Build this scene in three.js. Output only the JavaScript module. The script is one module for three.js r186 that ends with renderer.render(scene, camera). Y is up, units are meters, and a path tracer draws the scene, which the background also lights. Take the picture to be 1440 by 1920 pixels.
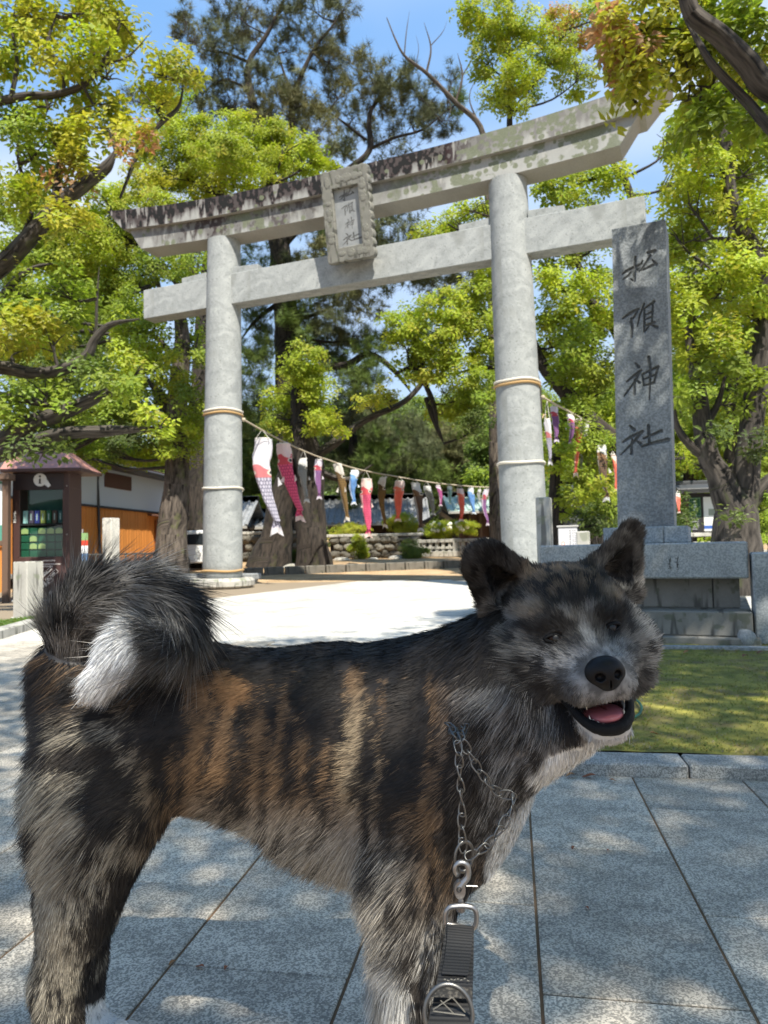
import * as THREE from 'three';
import { mergeGeometries, toCreasedNormals } from 'three/addons/utils/BufferGeometryUtils.js';

// ---------------------------------------------------------------- camera, sky, sun, exposure
const scene = new THREE.Scene();
const F = 1387, CW = 720, CH = 960, EYE = 0.85;                 // focal length and centre, in pixels of the 1440 x 1920 photograph
const camera = new THREE.PerspectiveCamera(2 * Math.atan(CH / F) * 180 / Math.PI, 0.75, 0.05, 600);
camera.position.set(0, EYE, 0);
camera.rotation.order = 'YXZ';
camera.rotation.set(2.81 * Math.PI / 180, 0, -1.2 * Math.PI / 180);
camera.focus = 1.25; camera.userData.fStop = 9;
camera.updateMatrixWorld(true);

const renderer = new THREE.WebGLRenderer({ antialias: true });
renderer.toneMapping = THREE.LinearToneMapping;
renderer.toneMappingExposure = 2.85;
renderer.shadowMap.enabled = true;

const SUN = new THREE.Vector3(0.20, 0.86, 0.46).normalize();     // high, to the right, a little behind the camera
const sun = new THREE.DirectionalLight(new THREE.Color(1.0, 0.94, 0.82), 3.25);
sun.name = 'sun';
sun.position.copy(SUN).multiplyScalar(80); sun.target.position.set(0, 0, -10);
sun.castShadow = true; sun.shadow.mapSize.set(4096, 4096);
Object.assign(sun.shadow.camera, { left: -40, right: 40, top: 40, bottom: -40, near: 1, far: 200 });
scene.add(sun, sun.target);

// ---------------------------------------------------------------- random numbers and noise
function rng(seed) { let a = seed >>> 0; return () => { a = (a + 0x6D2B79F5) >>> 0; let t = a; t = Math.imul(t ^ (t >>> 15), t | 1); t ^= t + Math.imul(t ^ (t >>> 7), t | 61); return ((t ^ (t >>> 14)) >>> 0) / 4294967296; }; }
const R0 = rng(7);
const rr = (a, b, r = R0) => a + (b - a) * r();
const clamp = (x, a = 0, b = 1) => Math.min(b, Math.max(a, x));
const lerp = (a, b, t) => a + (b - a) * t;
const sm = (a, b, x) => { const t = clamp((x - a) / (b - a)); return t * t * (3 - 2 * t); };
const h3 = (x, y, z) => { let h = Math.imul(x | 0, 374761393) + Math.imul(y | 0, 668265263) + Math.imul(z | 0, 1274126177); h = Math.imul(h ^ (h >>> 13), 1274126177); return ((h ^ (h >>> 16)) >>> 0) / 4294967296; };
function vn(x, y, z = 0, p = 0) {                                  // value noise, 0..1; p > 0 wraps x and y after p cells
  const xi = Math.floor(x), yi = Math.floor(y), zi = Math.floor(z), f = (t) => t * t * (3 - 2 * t), u = f(x - xi), v = f(y - yi), w = f(z - zi);
  const m = p ? (a) => ((a % p) + p) % p : (a) => a, x0 = m(xi), x1 = m(xi + 1), y0 = m(yi), y1 = m(yi + 1);
  const a = lerp(lerp(h3(x0, y0, zi), h3(x1, y0, zi), u), lerp(h3(x0, y1, zi), h3(x1, y1, zi), u), v);
  if (w === 0) return a;
  return lerp(a, lerp(lerp(h3(x0, y0, zi + 1), h3(x1, y0, zi + 1), u), lerp(h3(x0, y1, zi + 1), h3(x1, y1, zi + 1), u), v), w);
}
function fbm(x, y, z = 0, o = 4, p = 0) { let s = 0, a = 0.5, n = 0; for (let i = 0; i < o; i++) { s += a * vn(x, y, z + i * 7, p); n += a; a *= 0.5; x *= 2; y *= 2; z *= 2; p *= 2; } return s / n; }

// ---------------------------------------------------------------- sky
{
  const W = 512, H = 256, d = new Float32Array(W * H * 4);
  for (let r = 0; r < H; r++) for (let c = 0; c < W; c++) {
    const up = ((r + 0.5) / H - 0.5) * Math.PI, ro = ((c + 0.5) / W - 0.5) * 2 * Math.PI;
    const x = Math.cos(ro) * Math.cos(up), y = Math.sin(up), z = Math.sin(ro) * Math.cos(up);
    const t = Math.pow(clamp((y - 0.06) / 0.94), 0.36);
    let col = [lerp(0.40, 0.024, t), lerp(0.44, 0.130, t), lerp(0.44, 0.325, t)];
    const k = 1 / (Math.max(y, 0) + 0.18), cl = sm(0.40, 0.80, fbm(x * k * 1.7 + 3.1, z * k * 1.7 + 8.4, y * 2, 5)) * 0.55;
    col = col.map((v, i) => lerp(v, [0.46, 0.455, 0.45][i], cl));
    if (y < 0) col = [0.16, 0.15, 0.13];
    d.set([...col, 1], (r * W + c) * 4);
  }
  const t = new THREE.DataTexture(d, W, H, THREE.RGBAFormat, THREE.FloatType);
  t.mapping = THREE.EquirectangularReflectionMapping; t.magFilter = THREE.LinearFilter; t.needsUpdate = true;
  scene.background = t; scene.environment = t;
  scene.environmentIntensity = 1; scene.backgroundIntensity = 1;
}

// ---------------------------------------------------------------- helpers
const V = (x, y, z) => new THREE.Vector3(x, y, z);
const inv = camera.matrixWorld.clone();
const dirOf = (px, py) => V((px - CW) / F, -(py - CH) / F, -1).transformDirection(inv);
function at(px, py, Z) { const d = dirOf(px, py); return d.multiplyScalar(Z / -d.z).add(camera.position); }   // the point at depth Z that the photograph shows there
function onGround(px, py, y = 0) { const d = dirOf(px, py); return d.multiplyScalar((y - EYE) / d.y).add(camera.position); }
const taken = new Map();
function numbered(n) { const k = taken.get(n) ?? 0; taken.set(n, k + 1); return k ? n + '_' + String(k).padStart(3, '0') : n; }
function tag(o, label, category, group, kind) { if (label) o.userData.label = label; if (category) o.userData.category = category; if (group) o.userData.group = group; if (kind) o.userData.kind = kind; return o; }
const shadows = (m) => { m.castShadow = true; m.receiveShadow = true; return m; };
function thing(name, label, category, pos, turn = 0, group) { const g = new THREE.Group(); g.name = numbered(name); scene.add(g); if (pos) g.position.copy(pos); g.rotation.y = turn; return tag(g, label, category, group); }
function part(name, geo, mat, parent, kind) {
  const list = [].concat(geo).map((g) => (g.index ? g : g));
  const same = list.length > 1 ? mergeGeometries(list.map((g) => (g.index ? g.toNonIndexed() : g))) : list[0];
  const m = shadows(new THREE.Mesh(same, mat)); m.name = parent === scene ? numbered(name) : name; parent.add(m);
  if (kind) m.userData.kind = kind;
  return m;
}
function structure(name, geo, mat) { return tag(part(name, geo, mat, scene), null, null, null, 'structure'); }
const T = (g, x = 0, y = 0, z = 0, ry = 0, rx = 0, rz = 0) => { if (rz) g.rotateZ(rz); if (rx) g.rotateX(rx); if (ry) g.rotateY(ry); return g.translate(x, y, z); };
// a box with chamfered edges and uv in metres; (x, y, z) is the centre of its base
function box(w, h, d, x = 0, y = 0, z = 0, c = 0.006, uo = 0, vo = 0) {
  const hx = w / 2, hz = d / 2; c = Math.min(c, w / 3, h / 3, d / 3);
  const P = [], U = [];
  const face = (a, b, cc, dd, n) => { for (const q of [a, b, cc, a, cc, dd]) { P.push(...q); const ax = Math.abs(n[0]), ay = Math.abs(n[1]), az = Math.abs(n[2]); U.push(ay >= ax && ay >= az ? q[0] + uo : ax >= az ? q[2] + uo : q[0] + uo, ay >= ax && ay >= az ? -q[2] + vo : q[1] + vo); } };
  const v = (sx, sy, sz, k) => [sx * (hx - (k === 0 ? 0 : c)), (sy > 0 ? h : 0) - sy * (k === 1 ? 0 : c), sz * (hz - (k === 2 ? 0 : c))];
  for (const s of [1, -1]) {
    const o = (A, B, C, D, n) => (s > 0 ? face(A, B, C, D, n) : face(D, C, B, A, n));
    o(v(s, -1, 1, 0), v(s, -1, -1, 0), v(s, 1, -1, 0), v(s, 1, 1, 0), [1, 0, 0]);
    o(v(-1, s, 1, 1), v(1, s, 1, 1), v(1, s, -1, 1), v(-1, s, -1, 1), [0, 1, 0]);
    o(v(-1, -1, s, 2), v(1, -1, s, 2), v(1, 1, s, 2), v(-1, 1, s, 2), [0, 0, 1]);
  }
  if (c > 0) {
    for (const sx of [1, -1]) for (const sy of [1, -1]) { const q = [v(sx, sy, 1, 0), v(sx, sy, -1, 0), v(sx, sy, -1, 1), v(sx, sy, 1, 1)]; face(...(sx * sy > 0 ? q : q.reverse()), [0, 1, 0]); }
    for (const sz of [1, -1]) for (const sy of [1, -1]) { const q = [v(-1, sy, sz, 2), v(1, sy, sz, 2), v(1, sy, sz, 1), v(-1, sy, sz, 1)]; face(...(sz * sy > 0 ? q : q.reverse()), [0, 1, 0]); }
    for (const sx of [1, -1]) for (const sz of [1, -1]) { const q = [v(sx, -1, sz, 0), v(sx, 1, sz, 0), v(sx, 1, sz, 2), v(sx, -1, sz, 2)]; face(...(sx * sz < 0 ? q : q.reverse()), [1, 0, 0]); }
    for (const sx of [1, -1]) for (const sy of [1, -1]) for (const sz of [1, -1]) { const q = [v(sx, sy, sz, 0), v(sx, sy, sz, 1), v(sx, sy, sz, 2)]; if (sx * sy * sz < 0) q.reverse(); for (const p of q) { P.push(...p); U.push(p[0] + uo, p[1] + vo); } }
  }
  const g = new THREE.BufferGeometry();
  g.setAttribute('position', new THREE.Float32BufferAttribute(P, 3)); g.setAttribute('uv', new THREE.Float32BufferAttribute(U, 2)); g.computeVertexNormals();
  return g.translate(x, y, z);
}
// a tapering tube through points with radii, uv in metres, with a wobble
function limb(pts, rad, seg = 8, sub = 4, rough = 0) {
  const c = new THREE.CatmullRomCurve3(pts), n = (pts.length - 1) * sub, P = [], U = [], I = [];
  let prev = V(0, 0, 1), len = 0, last = null;
  for (let i = 0; i <= n; i++) {
    const t = i / n, p = c.getPoint(t), tan = c.getTangent(t), k = t * (rad.length - 1), k0 = Math.min(Math.floor(k), rad.length - 2), r = lerp(rad[k0], rad[k0 + 1], k - k0);
    if (last) len += p.distanceTo(last); last = p;
    const nx = prev.clone().sub(tan.clone().multiplyScalar(prev.dot(tan))).normalize(); if (nx.lengthSq() < 0.5) nx.set(1, 0, 0); prev = nx; const ny = tan.clone().cross(nx);
    for (let j = 0; j <= seg; j++) { const a = j / seg * Math.PI * 2, b = (j % seg) / seg * Math.PI * 2, q = rough ? 1 + rough * (vn(Math.cos(b) * 2 + 9, Math.sin(b) * 2 + 9, len * 1.4 + p.x) - 0.5) * 2 : 1; P.push(p.x + (nx.x * Math.cos(a) + ny.x * Math.sin(a)) * r * q, p.y + (nx.y * Math.cos(a) + ny.y * Math.sin(a)) * r * q, p.z + (nx.z * Math.cos(a) + ny.z * Math.sin(a)) * r * q); U.push(j / seg * Math.max(1, Math.round(r * 6.28)) , len); }
  }
  for (let i = 0; i < n; i++) for (let j = 0; j < seg; j++) { const a = i * (seg + 1) + j; I.push(a, a + 1, a + seg + 1, a + 1, a + seg + 2, a + seg + 1); }
  const g = new THREE.BufferGeometry(); g.setAttribute('position', new THREE.Float32BufferAttribute(P, 3)); g.setAttribute('uv', new THREE.Float32BufferAttribute(U, 2)); g.setIndex(I); g.computeVertexNormals();
  return g.toNonIndexed();
}
// a closed lathe with uv in metres
function lathe(prof, seg = 32) {
  const g = new THREE.LatheGeometry(prof.map(([r, y]) => new THREE.Vector2(r, y)), seg), u = g.attributes.uv, p = g.attributes.position, R = Math.max(...prof.map((q) => q[0]));
  for (let i = 0; i < u.count; i++) u.setXY(i, u.getX(i) * R * 6.2832, p.getY(i));
  return toCreasedNormals(g, 0.7);
}
// ---------------------------------------------------------------- textures
const lin2s = (v) => { v = clamp(v); return v <= 0.0031308 ? v * 12.92 : 1.055 * Math.pow(v, 1 / 2.4) - 0.055; };
function tex(w, h, fn, srgb = true, wrap = true) {                 // fn(u, v) gives a linear colour or a grey
  const d = new Uint8Array(w * h * 4);
  for (let y = 0; y < h; y++) for (let x = 0; x < w; x++) {
    let c = fn((x + 0.5) / w, (y + 0.5) / h); if (typeof c === 'number') c = [c, c, c];
    const o = (y * w + x) * 4; for (let k = 0; k < 3; k++) d[o + k] = Math.round((srgb ? lin2s(c[k]) : clamp(c[k])) * 255); d[o + 3] = 255;
  }
  const t = new THREE.DataTexture(d, w, h); t.magFilter = THREE.LinearFilter; t.minFilter = THREE.LinearMipmapLinearFilter; t.generateMipmaps = true;
  t.wrapS = t.wrapT = wrap ? THREE.RepeatWrapping : THREE.ClampToEdgeWrapping; if (srgb) t.colorSpace = THREE.SRGBColorSpace; t.needsUpdate = true;
  return t;
}
const mix3 = (a, b, t) => [lerp(a[0], b[0], t), lerp(a[1], b[1], t), lerp(a[2], b[2], t)];
const scaled = (t, sx, sy) => { const c = t.clone(); c.repeat.set(sx, sy ?? sx); c.needsUpdate = true; return c; };
const M = (o) => new THREE.MeshStandardMaterial({ roughness: 0.8, ...o });
const flat = (r, g, b, rough = 0.8, o = {}) => M({ color: new THREE.Color().setRGB(r, g, b), roughness: rough, ...o });
const canvasTex = (w, h, draw) => { const c = document.createElement('canvas'); c.width = w; c.height = h; draw(c.getContext('2d'), w, h); const t = new THREE.CanvasTexture(c); t.colorSpace = THREE.SRGBColorSpace; t.magFilter = THREE.LinearFilter; return t; };
// ---------------------------------------------------------------- stone
const YAW = 9.8 * Math.PI / 180, fP = V(Math.sin(YAW), 0, -Math.cos(YAW)), rP = V(Math.cos(YAW), 0, Math.sin(YAW));
const pave = (a, b, y = 0) => V(0, y, 0).addScaledVector(rP, a).addScaledVector(fP, b);           // a across, b along the near paving
const PAVE = -YAW;                                                                                // rotation.y of things that follow it
const grain = (p, k, s) => { const n = 1024; return tex(n, n, (u, v) => {
  const x = u * n, y = v * n;
  const a = vn(x / k, y / k, s, Math.round(n / k)), b = vn(x / (k * 0.5), y / (k * 0.5), s + 3, Math.round(n / (k * 0.5))), c = vn(x / (k * 4), y / (k * 4), s + 5, Math.round(n / (k * 4)));
  const q = sm(0.3, 0.7, a * 0.55 + b * 0.35 + c * 0.1); let col = mix3(p[0], p[1], q);
  if (b > 0.86 && a < 0.5) col = p[2];
  const patch = vn(x / 128, y / 128, s + 9, 8); return col.map((w) => w * (0.8 + 0.4 * patch));
}); };
const graniteNear = grain([[0.19, 0.183, 0.168], [0.48, 0.455, 0.41], [0.10, 0.096, 0.088]], 8, 1);   // 1024 px to 0.85 m
const granitePale = grain([[0.40, 0.385, 0.345], [0.56, 0.54, 0.49], [0.30, 0.28, 0.25]], 8, 2);
const graniteGrey = grain([[0.20, 0.215, 0.22], [0.33, 0.345, 0.35], [0.12, 0.13, 0.135]], 8, 4);
const slabMats = [0.9, 1.0, 1.1, 1.2].map((k) => M({ map: scaled(graniteNear, 1 / 0.42), bumpMap: scaled(graniteNear, 1 / 0.42), bumpScale: 0.0005, roughness: 0.62, color: new THREE.Color().setRGB(k * 1.08, k * 1.02, k * 0.93) }));
const paleMats = [0.9, 1.0, 1.08].map((k) => M({ map: scaled(granitePale, 1 / 1.7), bumpMap: scaled(granitePale, 1 / 1.7), bumpScale: 0.0008, roughness: 0.75, color: new THREE.Color().setRGB(k, k, k) }));
const greyStone = M({ map: scaled(graniteGrey, 1 / 1.4), bumpMap: scaled(graniteGrey, 1 / 1.4), bumpScale: 0.0008, roughness: 0.7 });
const weatheredTex = tex(1024, 1024, (u, v) => {                                                 // pale stone with dark and mossy stains running down
  const n = fbm(u * 8, v * 8, 3, 5, 8), st = fbm(u * 24, v * 3, 11, 3, 24), g = vn(u * 256, v * 256, 2, 256);
  let c = mix3([0.30, 0.29, 0.26], [0.50, 0.48, 0.43], clamp(n * 1.2 - 0.1 + (g - 0.5) * 0.3));
  c = mix3(c, [0.10, 0.095, 0.085], sm(0.56, 0.7, st) * 0.8); c = mix3(c, [0.17, 0.19, 0.12], sm(0.6, 0.72, fbm(u * 16, v * 16, 21, 4, 16)) * 0.6);
  return c;
});
const weathered = M({ map: scaled(weatheredTex, 1 / 1.6), bumpMap: scaled(weatheredTex, 1 / 1.6), bumpScale: 0.004, roughness: 0.85 });

// ---------------------------------------------------------------- ground: one sheet to the horizon
const groundH = (x, z) => { const d = -z; return 0.5 * sm(18, 30, d) + 0.2 * sm(30, 60, d) + (sm(58, 150, d) * 22 * (0.55 + 0.9 * fbm(x / 60 + 4, z / 60, 2, 3))) ; };
{
  const xs = [], zs = [], P = [], U = [], I = [];
  for (let i = -60; i <= 60; i++) xs.push(Math.sign(i) * (Math.abs(i) * 0.6 + Math.pow(Math.abs(i) / 60, 3) * 260));
  for (let j = 0; j <= 130; j++) zs.push(30 - j * 0.7 - Math.pow(j / 130, 4) * 300);
  for (const z of zs) for (const x of xs) { P.push(x, groundH(x, z) - 0.045 - 0.015 * vn(x * 1.3, z * 1.3, 4), z); U.push(x, -z); }
  for (let j = 0; j < zs.length - 1; j++) for (let i = 0; i < xs.length - 1; i++) { const a = j * xs.length + i, b = a + xs.length; I.push(a, a + 1, b, a + 1, b + 1, b); }
  const g = new THREE.BufferGeometry(); g.setAttribute('position', new THREE.Float32BufferAttribute(P, 3)); g.setAttribute('uv', new THREE.Float32BufferAttribute(U, 2)); g.setIndex(I); g.computeVertexNormals();
  const soil = tex(1024, 1024, (u, v) => { const n = fbm(u * 10, v * 10, 5, 5, 10), s = vn(u * 300, v * 300, 8, 300); let c = mix3([0.30, 0.19, 0.09], [0.52, 0.36, 0.20], clamp(n * 1.4 - 0.25)); c = mix3(c, [0.50, 0.44, 0.34], sm(0.7, 0.9, s) * 0.6); return mix3(c, [0.14, 0.09, 0.05], sm(0.8, 0.92, vn(u * 120, v * 120, 14, 120)) * 0.8); });
  structure('ground', g, M({ map: scaled(soil, 1 / 5), bumpMap: scaled(soil, 1 / 5), bumpScale: 0.01, roughness: 0.95 }));
}
// ---------------------------------------------------------------- near paving: 0.375 x 0.70 m granite slabs in running bond
{
  const pav = tag(new THREE.Group(), null, null, null, 'structure'); pav.name = 'stone_paving'; scene.add(pav);
  const bed = tex(256, 256, (u, v) => mix3([0.10, 0.06, 0.035], [0.26, 0.16, 0.085], fbm(u * 20, v * 20, 3, 4, 20)));
  const bm = M({ map: scaled(bed, 2), roughness: 1 });
  const bedG = new THREE.PlaneGeometry(16, 9.4); bedG.rotateX(-Math.PI / 2);
  const b = part('joint_mortar', T(bedG, 0, -0.0045, 0, PAVE), bm, pav); b.position.copy(pave(0, 0.9));
  const r = rng(21);
  for (let c = -13; c <= 11; c++) for (let n = -2; n <= 8; n++) {
    const a0 = 0.029 + 0.3755 * c, b0 = 1.474 - 0.7 * 2 + 0.7 * n + (((c % 2) + 2) % 2 ? 0 : 0) + ((((c + 100) % 2) === 0) ? 0 : 0.35);
    if (b0 + 0.7 < 0.95 || b0 > 6.5) continue;
    const behindKerb = a0 > -0.05 && b0 + 0.35 > 2.9; if (behindKerb) continue;
    const lim = 0.72 * (b0 + 0.7) + 0.9; if (Math.abs(a0 + 0.19 - (-0.17 * b0)) > lim) continue;
    const w = 0.3755 - 0.0065, d0 = (a0 > -0.05 && b0 < 2.855 && b0 + 0.7 > 2.855) ? 2.853 - b0 : 0.7, d = d0 - 0.004;
    const g = box(w, 0.035, d, 0, -0.035 + (r() - 0.5) * 0.0012, 0, 0.0022, r() * 7, r() * 7);
    const m = part('paving_slab', g, slabMats[Math.floor(r() * 4)], pav); m.position.copy(pave(a0 + 0.3755 / 2, b0 + d0 / 2)); m.rotation.y = PAVE;
  }
}
// ---------------------------------------------------------------- sunlit court in front of the gate: larger pale slabs that follow the gate
const GY = 22.3 * Math.PI / 180, gF = V(Math.sin(GY), 0, -Math.cos(GY)), gR = V(Math.cos(GY), 0, Math.sin(GY)), GATE = -GY;
const court = (a, b, y = 0) => V(0, y, 0).addScaledVector(gR, a).addScaledVector(gF, b);
{
  const pav = tag(new THREE.Group(), null, null, null, 'structure'); pav.name = 'sunlit_court_paving'; scene.add(pav);
  const bedG = new THREE.PlaneGeometry(26, 21); bedG.rotateX(-Math.PI / 2);
  const bed = part('joint_mortar', T(bedG, 0, -0.014, 0, GATE), flat(0.24, 0.19, 0.13, 1), pav); bed.position.copy(court(-2.0, 14.9));
  const r = rng(22);
  for (let c = -13; c <= 11; c++) for (let n = 0; n < 14; n++) {
    const w0 = 0.62, d0 = 1.15, a = c * w0 + 0.2, b = 4.2 + n * d0 + (c % 2 ? d0 / 2 : 0), p = court(a, b);
    const q = V(p.x, p.y, p.z), pa = q.dot(rP), pb = q.dot(fP);
    if (pb < 6.1 || (p.x < -4.75 && -p.z > 8.6) || Math.abs(p.x) > 0.56 * -p.z + 0.9 || b > 18.4 || (p.x > 0.9 + (-p.z - 6) * 0.02 && -p.z < 7.6)) continue;
    const m = part('paving_slab', box(w0 - 0.007, 0.03, d0 - 0.007, 0, -0.038 + (r() - 0.5) * 0.002, 0, 0.003, r() * 7, r() * 7), paleMats[Math.floor(r() * 3)], pav); m.position.copy(p); m.rotation.y = GATE;
  }
  const far = []; for (let c = -4; c < 10; c++) for (let n = 0; n < 12; n++) far.push(T(box(0.6, 0.03, 1.13, 0, -0.02 , 0, 0, c * 1.3, n * 1.7), ...(() => { const p = court(c * 0.62 - 0.8, 19.2 + n * 1.15); return [p.x, groundH(p.x, p.z) , p.z]; })(), GATE));
  part('far_slabs', far, paleMats[0], pav, 'stuff');
  // a row of slabs that closes the wedge between the two pavings
  const strip = new THREE.PlaneGeometry(9, 2.6); strip.rotateX(-Math.PI / 2);
}
// ---------------------------------------------------------------- granite kerb and the moss lawn behind it
{
  const kerb = tag(new THREE.Group(), null, null, null, 'structure'); kerb.name = 'kerb'; scene.add(kerb);
  const km = M({ map: scaled(graniteNear, 1 / 0.42), bumpMap: scaled(graniteNear, 1 / 0.42), bumpScale: 0.0006, roughness: 0.7, color: new THREE.Color().setRGB(0.86, 0.88, 0.9) });
  let a = -0.3; [0.92 - 0.3 + 0.0, 0.9, 0.9, 0.9].forEach((w, i) => {
    const w1 = i ? w : 0.905; const m = part('kerb_stone', box(w1 - 0.007, 0.1, 0.157, 0, -0.055, 0, 0.006, i * 1.7, i), km, kerb); m.position.copy(pave(a + w1 / 2, 2.8555 + 0.0785)); m.rotation.y = PAVE; a += w1;
  });
  const moss = tex(1024, 1024, (u, v) => {
    const n = fbm(u * 14, v * 14, 31, 5, 14), m = fbm(u * 5, v * 5, 41, 4, 5), f = vn(u * 400, v * 400, 6, 400);
    let c = mix3([0.10, 0.105, 0.014], [0.31, 0.275, 0.045], clamp(n * 1.5 - 0.3 + (f - 0.5) * 0.5)); c = mix3(c, [0.13, 0.095, 0.045], sm(0.5, 0.68, m) * 0.65); if (f > 0.9) c = mix3(c, [0.36, 0.34, 0.26], 0.7); return c;
  });
  const P = [], U = [], I = [], A = 52, B = 40;
  for (let j = 0; j <= B; j++) for (let i = 0; i <= A; i++) { const aa = -0.3 + i * 0.11, bb = 3.013 + j * 0.092, p = pave(aa, bb, 0.034 + 0.02 * fbm(aa * 3, bb * 3, 5, 3)); P.push(p.x, p.y, p.z); U.push(aa, bb); }
  for (let j = 0; j < B; j++) for (let i = 0; i < A; i++) { const k = j * (A + 1) + i; I.push(k, k + 1, k + A + 1, k + 1, k + A + 2, k + A + 1); }
  const g = new THREE.BufferGeometry(); g.setAttribute('position', new THREE.Float32BufferAttribute(P, 3)); g.setAttribute('uv', new THREE.Float32BufferAttribute(U, 2)); g.setIndex(I); g.computeVertexNormals();
  structure('moss_lawn', g, M({ map: scaled(moss, 1 / 1.1), bumpMap: scaled(moss, 1 / 1.1), bumpScale: 0.012, roughness: 1 }));
  // short grass and moss shoots
  const bl = []; for (let k = 0; k < 7; k++) { const an = k * 2.4, le = 0.7 + 0.3 * ((k * 37) % 10) / 10, dx = Math.cos(an), dz = Math.sin(an); bl.push(-dz * 0.05, 0, dx * 0.05, dz * 0.05, 0, -dx * 0.05, dx * 0.55, le, dz * 0.55); }
  const tg = new THREE.BufferGeometry(); tg.setAttribute('position', new THREE.Float32BufferAttribute(bl, 3)); tg.computeVertexNormals();
  const N = 26000, gm = new THREE.InstancedMesh(tg, new THREE.MeshPhysicalMaterial({ roughness: 0.9, transmission: 0.25, side: THREE.DoubleSide }), N), o = new THREE.Object3D(), r = rng(5), col = new THREE.Color();
  for (let i = 0; i < N; i++) { const aa = -0.25 + r() * 5.2, bb = 3.03 + Math.pow(r(), 1.4) * 3.5, p = pave(aa, bb, 0.036 + 0.02 * fbm(aa * 3, bb * 3, 5, 3)); o.position.copy(p); o.rotation.set(0, r() * 6, 0); const s = (0.006 + 0.011 * r()) * (0.6 + 0.8 * fbm(aa * 4, bb * 4, 9, 2)); o.scale.set(s * 1.3, s, s * 1.3); o.updateMatrix(); gm.setMatrixAt(i, o.matrix); const q = fbm(aa * 5, bb * 5, 3, 3); r() < 0.06 ? col.setRGB(0.34, 0.30, 0.2) : col.setRGB(lerp(0.11, 0.30, q) * rr(0.7, 1.2, r), lerp(0.13, 0.28, q) * rr(0.8, 1.2, r), 0.025); gm.setColorAt(i, col); }
  gm.name = 'grass'; scene.add(shadows(gm)); tag(gm, 'short patchy grass and moss shoots on the lawn behind the kerb', 'grass', null, 'stuff');
}
// ---------------------------------------------------------------- brush characters, as strokes of [x, y, half width] in pixels of one panel 340 wide
const GLYPHS = [
  [[[218, 374, 5], [250, 358, 9], [332, 334, 6]], [[296, 284, 6], [291, 350, 8], [288, 428, 8], [264, 412, 2]], [[288, 350, 6], [255, 390, 7], [220, 408, 2]], [[296, 352, 3], [318, 374, 7]], [[338, 316, 4], [318, 356, 6], [304, 378, 2]], [[370, 273, 7], [414, 270, 9], [404, 284, 3]], [[386, 292, 6], [330, 372, 6], [372, 362, 6], [402, 352, 8]], [[398, 322, 4], [420, 350, 10]]],
  [[[218, 642, 5], [270, 614, 9], [317, 597, 5]], [[313, 600, 6], [290, 640, 6], [262, 668, 3]], [[270, 648, 5], [276, 700, 8], [272, 758, 6]], [[350, 572, 5], [322, 640, 5], [308, 700, 3]], [[345, 604, 4], [410, 568, 7]], [[352, 640, 3], [398, 626, 5]], [[354, 668, 3], [398, 655, 5]], [[350, 604, 5], [349, 738, 6]], [[402, 572, 5], [395, 690, 5]], [[346, 704, 4], [412, 690, 6]], [[378, 706, 5], [352, 740, 4]], [[388, 702, 4], [425, 722, 9]]],
  [[[296, 918, 5], [316, 942, 9]], [[243, 1022, 5], [290, 990, 8], [330, 964, 6]], [[326, 968, 6], [290, 1030, 7], [226, 1106, 3]], [[292, 1015, 6], [289, 1102, 7]], [[300, 1020, 4], [320, 1036, 8]], [[337, 990, 5], [346, 1054, 6]], [[340, 988, 5], [432, 954, 7], [406, 1050, 5]], [[345, 1020, 3], [414, 1000, 5]], [[350, 1056, 4], [408, 1046, 8]], [[376, 893, 10], [386, 960, 7], [380, 1142, 3]]],
  [[[262, 1284, 5], [288, 1312, 10]], [[220, 1377, 6], [270, 1350, 9], [340, 1324, 7]], [[336, 1328, 7], [290, 1378, 8], [206, 1452, 3]], [[276, 1365, 6], [271, 1450, 8]], [[298, 1374, 4], [327, 1396, 9]], [[345, 1366, 5], [452, 1330, 9]], [[374, 1294, 9], [381, 1402, 7]], [[334, 1412, 6], [410, 1396, 9], [490, 1385, 12]]],
];
const STROKES = GLYPHS.map((g) => g.flatMap((s) => s.slice(1).map((b, i) => [s[i], b])));
function inkAt(strokes, x, y) {                                     // how far inside the nearest stroke: 1 in its middle, 0 at its edge, negative outside
  let best = -9;
  for (const [a, b] of strokes) {
    const dx = b[0] - a[0], dy = b[1] - a[1], t = clamp(((x - a[0]) * dx + (y - a[1]) * dy) / (dx * dx + dy * dy)), w = lerp(a[2], b[2], t) * 1.06 + 0.5, d = Math.hypot(x - a[0] - t * dx, y - a[1] - t * dy);
    best = Math.max(best, 1 - d / w);
  }
  return best;
}
// where a pixel's ray meets the upright plane through C that faces along yaw, moved out by z: [x across, y up]
function face(px, py, C, yaw, z = 0) {
  const d = dirOf(px, py), n = V(Math.sin(yaw), 0, Math.cos(yaw)), r = V(Math.cos(yaw), 0, -Math.sin(yaw)), c = C.clone().addScaledVector(n, z);
  const t = c.clone().sub(camera.position).dot(n) / d.dot(n), p = camera.position.clone().addScaledVector(d, t).sub(c);
  return [p.dot(r), p.y];
}
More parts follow.
